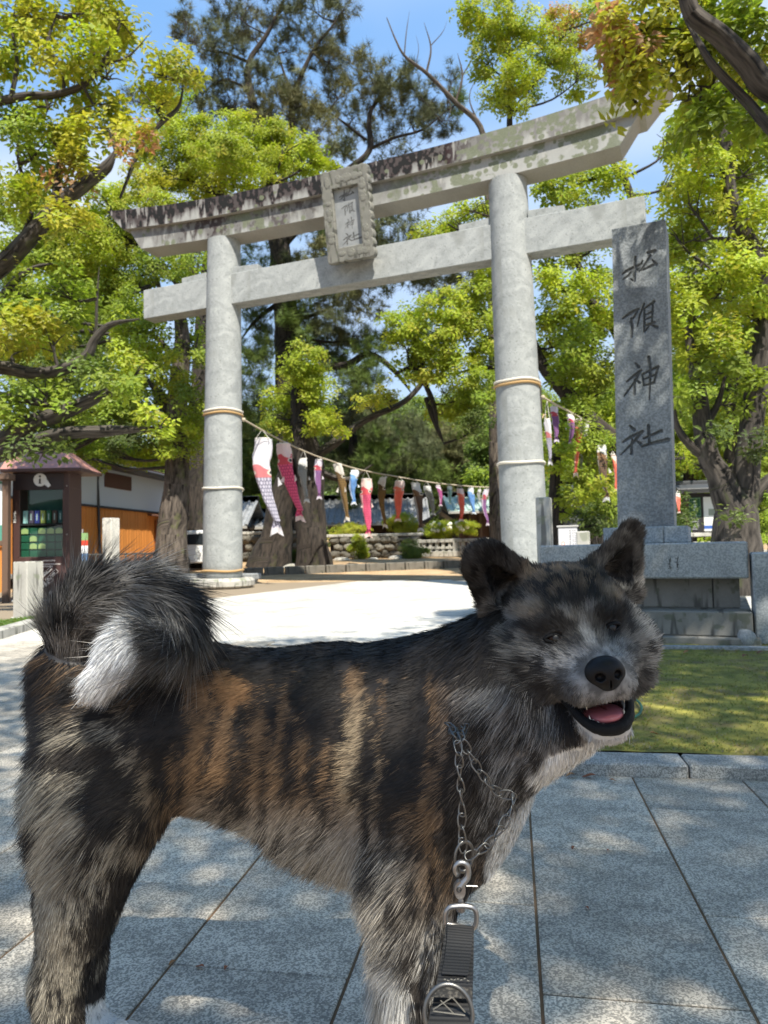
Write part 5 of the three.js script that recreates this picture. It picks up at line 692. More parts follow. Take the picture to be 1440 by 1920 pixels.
// shrubs and rocks
const shrub = (px, py, rx, ry, Z, tint, label, opt = {}) => { const t = thing('shrub', label, 'shrub'), c = at(px, py, Z), k = Z / F, g = groundH(c.x, c.z) - 0.1; const st = []; const r = rng(px); for (let i = 0; i < 6; i++) st.push(limb([V(c.x + (r() - 0.5) * 0.1, g, c.z), V(c.x + (r() - 0.5) * rx * k, lerp(g, c.y, 0.6), c.z + (r() - 0.5) * 0.3), V(c.x + (r() - 0.5) * 1.6 * rx * k, c.y + ry * k * 0.5, c.z + (r() - 0.5) * 0.5)], [0.03, 0.02, 0.008], 5, 2)); part('stems', st, bark, t); const cl = [{ c, r: [rx * k, ry * k, rx * k], t: tint, w: opt.w ?? 2.2 }]; if (opt.box) cl.push({ c: c.clone().add(V(rx * k * 0.5, 0, 0)), r: [rx * k * 0.6, ry * k, rx * k * 0.7], t: tint, w: 2 }); crown(t, cl, { seed: px, size: opt.size ?? 0.62, name: 'foliage', gap: 0.3 });
  if (opt.flowers) for (let i = 0; i < 26; i++) { const fg = new THREE.IcosahedronGeometry(0.085, 1); const u = (r() * 2 - 1), v = r() * 0.9; part('flower_head', T(fg, c.x + u * rx * k * 0.9, c.y + (v - 0.2) * ry * k, c.z + rx * k * 0.75 * Math.sqrt(1 - u * u * 0.8)), flat(0.62, 0.62, 0.52, 0.9), t); } };
shrub(771, 1034, 26, 24, 29, 'q', 'round clipped shrub in front of the end of the field stone wall'); shrub(675, 1030, 15, 26, 29.5, 'b', 'narrow bright green shrub in front of the field stone wall'); shrub(533, 1046, 27, 18, 27.5, 'd', 'dark green box hedge at the foot of the old trunk', { box: true });
shrub(652, 996, 36, 13, 32, 'y', 'yellow-green mounded bush on top of the field stone wall', { w: 1.6 }); shrub(752, 982, 32, 22, 32, 'y', 'taller yellow-green bush behind the field stone wall'); shrub(843, 992, 40, 17, 31, 'b', 'bright hydrangea bush with white flowers behind the balustrade', { flowers: true }); shrub(485, 940, 26, 14, 34, 'b', 'light green hedge top right of the left gate pillar');
shrub(1120, 968, 40, 26, 24, 'd', 'dark clipped garden shrub right of the stone lantern', { w: 1.8 }); shrub(1052, 955, 22, 20, 24, 'b', 'bright yellow-green shrub left of the stone lantern'); shrub(1120, 930, 36, 20, 26, 'b', 'sunlit yellow-green shrub above the dark clipped one'); shrub(1420, 985, 40, 34, 18, 'g', 'green shrub at the right edge behind the forked trunk'); shrub(1285, 985, 24, 22, 22, 'd', 'dark shrub just right of the tall stone'); 
const rock = (px, py, w, h, Z, label) => { const c = at(px, py, Z), m = part('rock', ROCKS[px % 4], weathered, scene); m.position.copy(c); m.scale.set(w * Z / F, h * Z / F, w * Z / F * 0.8); m.rotation.y = px; tag(m, label, 'rock'); };
rock(744, 1053, 17, 11, 29, 'rounded tan rock left of the round clipped shrub'); rock(700, 1055, 12, 9, 29.3, 'small pale rock below the narrow bright shrub'); rock(640, 1056, 18, 10, 29, 'pale rock at the foot of the old trunk, right side'); rock(560, 1064, 30, 7, 25.5, 'flat tan rock at the root of the old trunk');
{ // kerb stones along the sandy strip beyond the gate
  const A = at(455, 1073, 22.5), B = at(900, 1066, 24), t = tag(new THREE.Group(), null, null, null, 'structure'); t.name = 'kerb_001'; scene.add(t); const n = 12; for (let i = 0; i < n; i++) { const p = A.clone().lerp(B, (i + 0.5) / n), m = part('kerb_stone', box(A.distanceTo(B) / n - 0.03, 0.3, 0.3, 0, 0, 0, 0.02, i), wallMats[1], t); m.position.set(p.x, groundH(p.x, p.z) - 0.12, p.z); m.rotation.y = Math.atan2(-(B.z - A.z), B.x - A.x); } }
{ // white car half hidden behind the left pillar
  const c = at(358, 1030, 24.5), t = thing('parked_car', 'white parked car half hidden between the straight trunk and the left gate pillar', 'car', V(c.x + 0.2, groundH(c.x, c.z), c.z), 0.1), wm = M({ color: new THREE.Color().setRGB(0.75, 0.76, 0.76), roughness: 0.25 });
  const sh = new THREE.Shape([[-0.9, 0.25], [-0.95, 0.62], [-0.7, 0.78], [-0.35, 1.22], [0.9, 1.26], [1.25, 0.85], [1.3, 0.3]].map((p) => new THREE.Vector2(...p))); part('car_body', T(new THREE.ExtrudeGeometry(sh, { depth: 1.3, bevelEnabled: true, bevelSize: 0.06, bevelThickness: 0.06, bevelSegments: 3 }), 0, 0, -1.3), wm, t);
  const wsh = new THREE.Shape([[-0.55, 0.82], [-0.28, 1.16], [0.2, 1.18], [0.2, 0.82]].map((p) => new THREE.Vector2(...p))); part('side_window', T(new THREE.ExtrudeGeometry(wsh, { depth: 0.03, bevelEnabled: false }), 0, 0, 0.05), flat(0.02, 0.025, 0.03, 0.1), t);
  for (const x of [-0.5, 0.85]) { const wg = new THREE.CylinderGeometry(0.28, 0.28, 0.2, 24); wg.rotateX(Math.PI / 2); const w = part('wheel', T(wg, x, 0.28, -0.02), flat(0.015, 0.015, 0.015, 0.8), t); const hg = new THREE.CylinderGeometry(0.16, 0.16, 0.03, 20); hg.rotateX(Math.PI / 2); part('rim', T(hg, x, 0.28, 0.09), flat(0.5, 0.5, 0.5, 0.3), w); }
  part('headlight', T(new THREE.SphereGeometry(0.1, 12, 8), -0.92, 0.66, -0.1), flat(0.7, 0.7, 0.7, 0.1), t); }
{ // stone lantern
  const c = at(1076, 1010, 21), g = groundH(c.x, c.z), t = thing('stone_lantern', 'dark grey stone lantern behind the broad slab, between pillar and tall stone', 'stone lantern', V(c.x, g, c.z), 0.3), k = 21 / F, yy = (py) => at(1076, py, 21).y - g, six = (prof) => { const q = new THREE.LatheGeometry(prof.map(([r, y]) => new THREE.Vector2(r, y)), 6); return toCreasedNormals(q, 0.4); }, lm = M({ map: scaled(graniteGrey, 1), roughness: 0.9, color: new THREE.Color().setRGB(0.42, 0.42, 0.4) });
  part('pedestal', six([[0, 0], [0.42, 0], [0.42, 0.14], [0.2, 0.22], [0.17, yy(990)], [0, yy(990)]]), lm, t); part('platform', six([[0, yy(990)], [0.2, yy(990)], [0.27, yy(980)], [0.27, yy(970)], [0, yy(970)]]), lm, t); const ch = part('light_chamber', six([[0, yy(970)], [0.155, yy(970)], [0.155, yy(953)], [0, yy(953)]]), lm, t); for (let i = 0; i < 3; i++) part('opening', T(box(0.05, 0.14, 0.02, 0, 0, 0, 0), -0.05 + i * 0.05, yy(966), 0.14), flat(0.005, 0.005, 0.005), ch);
  part('lantern_roof', six([[0, yy(953)], [0.34, yy(951)], [0.30, yy(946)], [0.16, yy(935)], [0.1, yy(927)], [0, yy(927)]]), lm, t); part('jewel', lathe([[0, yy(927)], [0.06, yy(926)], [0.085, yy(920)], [0.05, yy(913)], [0, yy(908)]], 16), lm, t); }
{ // white signboard with printed columns
  const a = at(1048, 1030, 12.5), b = at(1083, 1030, 12.5), tp = at(1065, 989, 12.5).y, g = 0, w = b.x - a.x, t = thing('signboard', 'white signboard with dark vertical print behind the broad slab', 'signboard', V((a.x + b.x) / 2, g, a.z), GATE); const ct = canvasTex(256, 320, (x, W, H) => { x.fillStyle = '#c4c2c4'; x.fillRect(0, 0, W, H); x.fillStyle = '#22222a'; const r = rng(4); for (const cx of [150, 195, 225]) for (let y = 24; y < 290; y += 26) for (let k = 0; k < 4; k++) x.fillRect(cx + r() * 6, y + r() * 18, cx === 150 ? 20 : 12, 3); x.fillStyle = '#d98a7a'; x.beginPath(); x.arc(60, 190, 26, 0, 7); x.fill(); x.fillStyle = '#e6e4e2'; x.beginPath(); x.arc(60, 190, 14, 0, 7); x.fill(); });
  const h = 0.46; part('board', box(w, h, 0.03, 0, tp - h, 0, 0.004), flat(0.5, 0.5, 0.5), t); part('printed_face', T(new THREE.PlaneGeometry(w - 0.02, h - 0.02), 0, tp - h / 2, 0.018), M({ map: ct, roughness: 0.6 }), t); for (const s of [-1, 1]) part('leg', box(0.03, tp - h, 0.03, s * w * 0.4, 0, 0, 0.003), flat(0.4, 0.38, 0.34), t); part('cap', box(w + 0.04, 0.03, 0.07, 0, tp + 0.005, 0, 0.006), flat(0.4, 0.39, 0.37), t); }
{ // roofed notice board on the right
  const Z = 19, a = at(1290, 1000, Z), b = at(1362, 1000, Z), g = groundH(a.x, -Z), t = thing('notice_board', 'roofed dark wooden notice board with a green and a white poster, behind the forked trunk', 'notice board', V((a.x + b.x) / 2, g, -Z), GATE * 0.6), w = b.x - a.x, yy = (py) => at(1320, py, Z).y - g;
  part('back_panel', box(w, yy(925) - yy(1000), 0.06, 0, yy(1000), 0, 0.01), flat(0.02, 0.017, 0.015), t); for (const s of [-1, 1]) part('post', box(0.1, yy(918), 0.12, s * w * 0.48, 0, 0, 0.01), brownWood, t); const rf = part('roof', [T(box(w + 0.5, 0.07, 0.5, 0, 0, 0, 0.01), 0, yy(916), 0.2, 0, 0.35), T(box(w + 0.5, 0.07, 0.5, 0, 0, 0, 0.01), 0, yy(916), -0.22, 0, -0.35)], darkTile, t); part('ridge', box(w + 0.55, 0.1, 0.14, 0, yy(908), 0, 0.02), darkTile, rf);
  const p1 = canvasTex(128, 256, (x, W, H) => { x.fillStyle = '#1f4a2c'; x.fillRect(0, 0, W, 150); x.fillStyle = '#23232a'; x.fillRect(0, 150, W, 106); x.strokeStyle = '#9fb8a0'; x.lineWidth = 2; x.strokeRect(8, 8, W - 16, 130); x.fillStyle = '#dfe8df'; const r = rng(9); for (let y = 18; y < 130; y += 22) for (let k = 0; k < 4; k++) x.fillRect(46 + r() * 10, y + r() * 14, 26, 3); x.fillStyle = '#b8b8bc'; for (let y = 166; y < 244; y += 14) x.fillRect(16, y, 60 + r() * 40, 4); });
  const p2 = canvasTex(128, 256, (x, W, H) => { x.fillStyle = '#d8d8d4'; x.fillRect(0, 0, W, H); x.fillStyle = '#3b5fa8'; x.fillRect(0, 214, W, 26); x.fillStyle = '#8d9488'; x.fillRect(30, 90, 60, 50); });
  const ph = yy(932) - yy(996); part('poster', T(new THREE.PlaneGeometry(w * 0.3, ph), -w * 0.28, yy(964), 0.035), M({ map: p1 }), t); part('poster', T(new THREE.PlaneGeometry(w * 0.5, ph), w * 0.18, yy(964), 0.035), M({ map: p2 }), t); }
{ // low stone fence behind the plinth on the right
  const t = thing('stone_fence', 'low grey stone fence between the plinth and the forked trunk', 'stone fence'); for (let i = 0; i < 6; i++) { const p = at(1290 + i * 13, 1010, 15); part('picket', T(box(0.07, 0.85, 0.07, 0, 0, 0, 0.006), p.x, 0, p.z), weathered, t); } const a = at(1286, 1004, 15), b = at(1362, 1004, 15); part('rail', box(b.x - a.x, 0.08, 0.1, (a.x + b.x) / 2, a.y - 0.03, a.z, 0.008), weathered, t); }
// ---------------------------------------------------------------- the brown information kiosk and the framed board on the left
{
  const Z = 14.2, a = at(23, 1125, Z), b = at(129, 1125, Z), w = b.x - a.x, dp = 0.62, g = -0.05, top = at(60, 884, Z).y, t = thing('information_kiosk', 'dark brown information kiosk with a glazed case of books under a pinkish roof', 'kiosk', V((a.x + b.x) / 2, g, a.z), 0.02), H = top - g;
  const X = (px) => at(px, 1000, Z).x - (a.x + b.x) / 2, Y = (py) => at(75, py, Z).y - g;
  const br = M({ color: new THREE.Color().setRGB(0.062, 0.030, 0.026), roughness: 0.5 });
  const wx0 = X(37), wx1 = X(117), wy0 = Y(1044), wy1 = Y(915), cut = 0.2;
  part('cabinet', [box(w, wy0, dp, 0, 0, -dp / 2, 0.01), box(w, H - wy1, dp, 0, wy1, -dp / 2, 0.01), box(wx0 + w / 2, wy1 - wy0 + 0.01, dp, (wx0 - w / 2) / 2, wy0 - 0.005, -dp / 2, 0.004), box(w / 2 - wx1, wy1 - wy0 + 0.01, dp, (wx1 + w / 2) / 2, wy0 - 0.005, -dp / 2, 0.004), box(w - 0.1, wy1 - wy0, 0.06, 0, wy0, -dp + 0.04, 0.004)], br, t);
  part('case_back', T(new THREE.PlaneGeometry(wx1 - wx0, wy1 - wy0), (wx0 + wx1) / 2, (wy0 + wy1) / 2, -0.34), flat(0.035, 0.10, 0.085), t);
  part('upper_panel', [box(w * 0.86, 0.32, 0.02, -0.02, H - 0.36, 0.004, 0.005)], flat(0.028, 0.016, 0.016, 0.5), t);
  const sh = new THREE.Shape([[-0.78, 0], [0.95, 0], [0.72, 0.26], [-0.74, 0.26]].map((p) => new THREE.Vector2(p[0] * 1.0, p[1]))), roofM = M({ color: new THREE.Color().setRGB(0.40, 0.19, 0.155), roughness: 0.55 });
  { const hw0 = w / 2 + 0.12, hw1 = w / 2 - 0.1, d0 = 0.25, h = 0.36, P = [[-hw0, 0, d0], [hw0 + 0.2, 0, d0], [hw0 + 0.2, 0, -dp - d0], [-hw0, 0, -dp - d0], [-hw1 - 0.2, h, -0.15], [hw1, h, -0.15], [hw1, h, -dp + 0.15], [-hw1 - 0.2, h, -dp + 0.15]], f = [[0, 1, 5, 4], [1, 2, 6, 5], [2, 3, 7, 6], [3, 0, 4, 7], [4, 5, 6, 7], [3, 2, 1, 0]], q = []; for (const [i, j, k, l] of f) q.push(...P[i], ...P[j], ...P[k], ...P[i], ...P[k], ...P[l]); const rg = new THREE.BufferGeometry(); rg.setAttribute('position', new THREE.Float32BufferAttribute(q, 3)); rg.computeVertexNormals(); part('roof', T(rg, 0, H + 0.03, 0), roofM, t); part('roof_fascia', box(hw0 * 2 + 0.2, 0.06, dp + d0 * 2, 0.1, H - 0.03, -dp / 2, 0.005), br, t); }
  part('base_slab', box(w + 0.3, 0.08, dp + 0.3, 0, -0.02, -dp / 2, 0.01), greyStone, t);
  part('shelf', box(wx1 - wx0, 0.03, 0.3, (wx0 + wx1) / 2, Y(985), -0.17, 0.003), flat(0.01, 0.012, 0.012), t);
  const bc = [[0.45, 0.6, 0.62], [0.09, 0.05, 0.09], [0.04, 0.04, 0.22], [0.38, 0.33, 0.08], [0.02, 0.10, 0.05], [0.12, 0.05, 0.04], [0.03, 0.08, 0.09]];
  bc.forEach((c, i) => { const m = part('book', box(0.085, Y(957) - Y(981), 0.14, wx0 + 0.075 + i * 0.112, Y(981), -0.14, 0.004), flat(...c, 0.6), t); part('spine_label', T(box(0.02, 0.13, 0.002, 0, 0, 0, 0), wx0 + 0.075 + i * 0.112, Y(975), -0.068), flat(0.5, 0.5, 0.5), m); });
  const gb = flat(0.012, 0.085, 0.045, 0.6), cr = flat(0.42, 0.42, 0.16, 0.7), cw = (wx1 - wx0) / 5; const lit = { 0: [0, 2, 3, 4], 1: [1], 2: [1, 2], 3: [] };
  for (let r = 0; r < 4; r++) for (let c = 0; c < 5; c++) { const y0 = Y(1002 + r * 14.2), x = wx0 + (c + 0.5) * cw; const m = part('box_drawer', box(cw - 0.012, 0.13, 0.24, x, y0, -0.17, 0.008), gb, t); if (lit[r].includes(c)) { const ts = new THREE.Shape(); ts.moveTo(-0.066, 0); ts.lineTo(0.066, 0); ts.lineTo(0.066, 0.075); ts.quadraticCurveTo(0, 0.135, -0.066, 0.075); ts.closePath(); part('leaflet', T(new THREE.ExtrudeGeometry(ts, { depth: 0.01, bevelEnabled: false }), x, y0 + 0.015, -0.045), cr, m); } }
  part('glass', T(new THREE.PlaneGeometry(wx1 - wx0, wy1 - wy0), (wx0 + wx1) / 2, (wy0 + wy1) / 2, -0.02), new THREE.MeshPhysicalMaterial({ color: new THREE.Color().setRGB(0.75, 0.9, 0.88), transmission: 1, roughness: 0.03, thickness: 0 }), t);
  const wh = flat(0.75, 0.74, 0.72, 0.6), disc = new THREE.CylinderGeometry(0.125, 0.125, 0.012, 36); disc.rotateX(Math.PI / 2); const ds = part('sign_disc', T(disc, X(76), Y(900), 0.022), wh, t); const dk = flat(0.03, 0.02, 0.02); part('letter_i', [box(0.03, 0.08, 0.006, X(76), Y(906), 0.032, 0), T(new THREE.SphereGeometry(0.018, 10, 8), X(76), Y(893.5), 0.032), box(0.05, 0.014, 0.006, X(76), Y(907), 0.032, 0)], dk, ds);
  const fg = new THREE.Shape([[0, 0.06], [0.05, 0.02], [0.08, 0.05], [0.15, -0.06], [0.1, -0.1], [0.03, -0.04]].map((p) => new THREE.Vector2(...p))); part('pointing_hand', T(new THREE.ExtrudeGeometry(fg, { depth: 0.012, bevelEnabled: false }), X(82), Y(905), 0.03), wh, ds);
  const pr = canvasTex(1024, 1024, (x, W, Hh) => { x.fillStyle = '#4b3230'; x.fillRect(0, 0, W, Hh); x.strokeStyle = '#efe6e0'; x.fillStyle = '#efe6e0'; x.lineWidth = 9; const r = rng(12); x.save(); x.translate(430, 560); x.rotate(-0.72); for (const [a1, b1, c1, d1] of [[-300, -90, 150, 80], [-130, -100, 160, 60], [60, -110, 300, 50], [60, 30, 150, 70], [240, 20, 190, 90], [-310, 20, 120, 60], [-160, 0, 120, 130], [-40, 120, 240, 60], [-300, 120, 160, 60]]) { x.strokeRect(a1, b1, c1, d1); x.fillRect(a1 + 14, b1 + d1 * 0.35, c1 * 0.5, d1 * 0.35); } x.fillRect(-60, -60, 420, 22); x.fillRect(-20, -150, 22, 330); x.restore(); for (let i = 0; i < 9; i++) { x.beginPath(); x.arc(160 + r() * 500, 420 + r() * 380, 16 + r() * 26, 0, 7); r() < 0.5 ? x.fill() : x.stroke(); } for (const [y, n] of [[60, 9], [150, 13], [205, 7]]) for (let i = 0; i < n; i++) x.fillRect(450 + i * 34, y, 22, 30); x.beginPath(); x.arc(640, 880, 44, 0, 7); x.fill(); });
  part('printed_map', T(new THREE.PlaneGeometry(w * 0.72, w * 0.72), X(86), Y(1084), 0.004), M({ map: pr, roughness: 0.6 }), t);
  const vt = []; const rv = rng(2); for (let i = 0; i < 4; i++) for (let k = 0; k < 4; k++) vt.push(T(box(k % 2 ? 0.05 : 0.012, k % 2 ? 0.01 : 0.04, 0.002, 0, 0, 0, 0), X(28) + rr(-0.015, 0.015, rv), Y(962 + i * 5.5) + rr(-0.02, 0.02, rv), 0.003)); part('small_lettering', vt, wh, t, 'stuff');
  for (const y of [912, 1003, 1096]) part('rivet', T(new THREE.SphereGeometry(0.014, 8, 6), X(125), Y(y), 0.003), flat(0.3, 0.28, 0.26, 0.3), t);
}
{ const Z = 13.8, b = at(15, 1120, Z), w = 1.7, t = thing('framed_board', 'brown framed glazed board at the left edge beside the kiosk', 'notice board', V(b.x - w / 2, -0.05, -Z), 0.04), H = at(10, 895, Z).y, fr = M({ color: new THREE.Color().setRGB(0.13, 0.08, 0.055), roughness: 0.6 }); for (const s of [-1, 1]) part('post', box(0.11, H, 0.14, s * (w / 2 - 0.05), 0, 0, 0.01), fr, t); part('top_rail', box(w + 0.1, 0.12, 0.3, 0, H, 0, 0.01), fr, t); part('lower_rail', box(w - 0.2, 0.1, 0.12, 0, H * 0.47, 0, 0.01), fr, t);
  const pt = canvasTex(256, 256, (x, W, Hh) => { x.fillStyle = '#4f8f80'; x.fillRect(0, 0, W, Hh); x.fillStyle = '#eef0f2'; x.fillRect(150, 10, 100, 170); x.fillStyle = '#222'; const r = rng(6); for (let y = 22; y < 170; y += 14) for (let k = 0; k < 3; k++) x.fillRect(222 + r() * 4, y + r() * 8, 14, 2.5); }); part('printed_sheet', T(new THREE.PlaneGeometry(w - 0.2, H * 0.5), 0, H * 0.74, 0), M({ map: pt }), t); part('sheet_back', box(w - 0.2, H * 0.5, 0.03, 0, H * 0.49, -0.02, 0.003), fr, t); for (let i = 0; i < 8; i++) part('lower_board', box(0.18, H * 0.36, 0.03, -w / 2 + 0.22 + i * 0.185, H * 0.1, -0.02, 0.004), orangeWood, t); }
{ const p = at(154, 1062, 19), t = thing('banner', 'narrow colourful printed banner just right of the kiosk', 'banner', V(p.x, 0, p.z)), bt = canvasTex(32, 128, (x) => { [['#7d9f6a', 0, 30], ['#c8402c', 30, 22], ['#e9edf2', 52, 60], ['#5b86b8', 84, 30]].forEach(([c, y, h]) => { x.fillStyle = c; x.fillRect(0, y, 32, h); }); }); const h = 0.8, y0 = at(154, 1058, 19).y; part('cloth', T(new THREE.PlaneGeometry(0.3, h, 4, 8), 0, y0 + h / 2, 0), M({ map: bt, side: THREE.DoubleSide }), t); part('pole', T(box(0.03, y0 + h + 0.1, 0.03, 0, 0, -0.03, 0.003)), flat(0.3, 0.3, 0.3), t); }
{ // low kerb and a wedge of grass at the left edge
  const A = onGround(-60, 1196, 0.08), B = onGround(64, 1162, 0.08), d = B.clone().sub(A), m = part('kerb', [box(Math.hypot(d.x, d.z), 0.14, 0.16, 0, -0.05, 0, 0.012)], weathered, scene); m.position.set((A.x + B.x) / 2, 0, (A.z + B.z) / 2); m.rotation.y = Math.atan2(-d.z, d.x); tag(m, null, null, null, 'structure');
  const N = 2600, r = rng(15), gm = new THREE.InstancedMesh(SPRIGS[0], leafMat, N), o = new THREE.Object3D(), col = new THREE.Color(); for (let i = 0; i < N; i++) { const s = r(), k = r(), p = A.clone().lerp(B, s).add(V(-0.12 - k * 1.2 * (1 - s), -0.06, -0.25 - k * 0.9)); o.position.copy(p); o.rotation.set(0, r() * 6, 0); o.scale.setScalar(0.2 + 0.2 * r()); o.updateMatrix(); gm.setMatrixAt(i, o.matrix); col.setRGB(0.10 + 0.08 * r(), 0.19 + 0.08 * r(), 0.02); gm.setColorAt(i, col); } gm.name = 'grass'; tag(shadows(gm), 'small patch of bright grass behind the kerb at the left edge', 'grass', null, 'stuff'); gm.name = numbered('grass') === 'grass' ? 'grass_001' : 'grass_002'; scene.add(gm); }
// ---------------------------------------------------------------- the dog: one implicit body, meshed by surface nets, with a coat of single hairs
function surfaceNets(sdf, lo, hi, h) {
  const n = [0, 1, 2].map((k) => Math.ceil((hi[k] - lo[k]) / h) + 1), [nx, ny, nz] = n, f = new Float32Array(nx * ny * nz), id = (i, j, k) => i + nx * (j + ny * k);
  for (let k = 0; k < nz; k++) for (let j = 0; j < ny; j++) for (let i = 0; i < nx; i++) f[id(i, j, k)] = sdf(lo[0] + i * h, lo[1] + j * h, lo[2] + k * h);
  const vert = new Int32Array(f.length).fill(-1), P = [], I = [];
  for (let k = 0; k < nz - 1; k++) for (let j = 0; j < ny - 1; j++) for (let i = 0; i < nx - 1; i++) {
    let c = 0, x = 0, y = 0, z = 0, any = 0; const v = (a, b, d) => f[id(i + a, j + b, k + d)];
    for (let q = 0; q < 8; q++) if (v(q & 1, (q >> 1) & 1, q >> 2) < 0) any |= 1; else any |= 2;
    if (any !== 3) continue;
    const edge = (a, b) => { const fa = v(...a), fb = v(...b); if ((fa < 0) === (fb < 0)) return; const t = fa / (fa - fb); x += a[0] + t * (b[0] - a[0]); y += a[1] + t * (b[1] - a[1]); z += a[2] + t * (b[2] - a[2]); c++; };
    for (let a = 0; a < 2; a++) for (let b = 0; b < 2; b++) { edge([0, a, b], [1, a, b]); edge([a, 0, b], [a, 1, b]); edge([a, b, 0], [a, b, 1]); }
    vert[id(i, j, k)] = P.length / 3; P.push(lo[0] + (i + x / c) * h, lo[1] + (j + y / c) * h, lo[2] + (k + z / c) * h);
  }
  const quad = (a, b, c, d, flip) => { if (a < 0 || b < 0 || c < 0 || d < 0) return; flip ? I.push(a, c, b, a, d, c) : I.push(a, b, c, a, c, d); };
  for (let k = 1; k < nz - 1; k++) for (let j = 1; j < ny - 1; j++) for (let i = 1; i < nx - 1; i++) {
    const s = f[id(i, j, k)] < 0;
    if (s !== f[id(i + 1, j, k)] < 0) quad(vert[id(i, j - 1, k - 1)], vert[id(i, j, k - 1)], vert[id(i, j, k)], vert[id(i, j - 1, k)], !s);
    if (s !== f[id(i, j + 1, k)] < 0) quad(vert[id(i - 1, j, k - 1)], vert[id(i - 1, j, k)], vert[id(i, j, k)], vert[id(i, j, k - 1)], !s);
    if (s !== f[id(i, j, k + 1)] < 0) quad(vert[id(i - 1, j - 1, k)], vert[id(i, j - 1, k)], vert[id(i, j, k)], vert[id(i - 1, j, k)], !s);
  }
  return { P, I };
}
const smin = (a, b, k) => { const h = Math.max(k - Math.abs(a - b), 0) / k; return Math.min(a, b) - h * h * k * 0.25; };
function cone(p, x, y, z) {                                          // distance to a tapered capsule, thinner in depth by p.zs
  const Z = p.zs === 1 ? z : p.cz + (z - p.cz) / p.zs, dx = x - p.ax, dy = y - p.ay, dz = Z - p.az, t = clamp((dx * p.bx + dy * p.by + dz * p.bz) / p.bb), r = p.ra + (p.rb - p.ra) * t;
  return (Math.hypot(dx - p.bx * t, dy - p.by * t, dz - p.bz * t) - r) * (p.zs < 1 ? 0.92 : 1);
}
const mk = (a, b, ra, rb, zs = 1, k = 0.05) => { const o = { ax: a.x, ay: a.y, az: a.z, bx: b.x - a.x, by: b.y - a.y, bz: b.z - a.z, ra, rb, zs, k, cz: (a.z + b.z) / 2 }; o.bb = Math.max(1e-9, o.bx ** 2 + o.by ** 2 + o.bz ** 2); return o; };
const J = (px, py, Z) => at(px, py, Z);
const bone = (A, B, zs = 1, k = 0.05) => mk(J(A[0], A[1], A[2]), J(B[0], B[1], B[2]), A[3] * A[2] / F, B[3] * B[2] / F, zs, k);
const TAIL = [[165, 1310, 1.22, 66], [150, 1240, 1.21, 58], [155, 1175, 1.19, 50], [195, 1130, 1.17, 48], [262, 1125, 1.16, 48], [312, 1155, 1.15, 46], [318, 1195, 1.13, 42], [285, 1212, 1.10, 38], [248, 1214, 1.075, 40], [204, 1258, 1.06, 30]];
const FLOOR = (px, Z) => { const p = at(px, 1500, Z); p.y = 0; return p; };
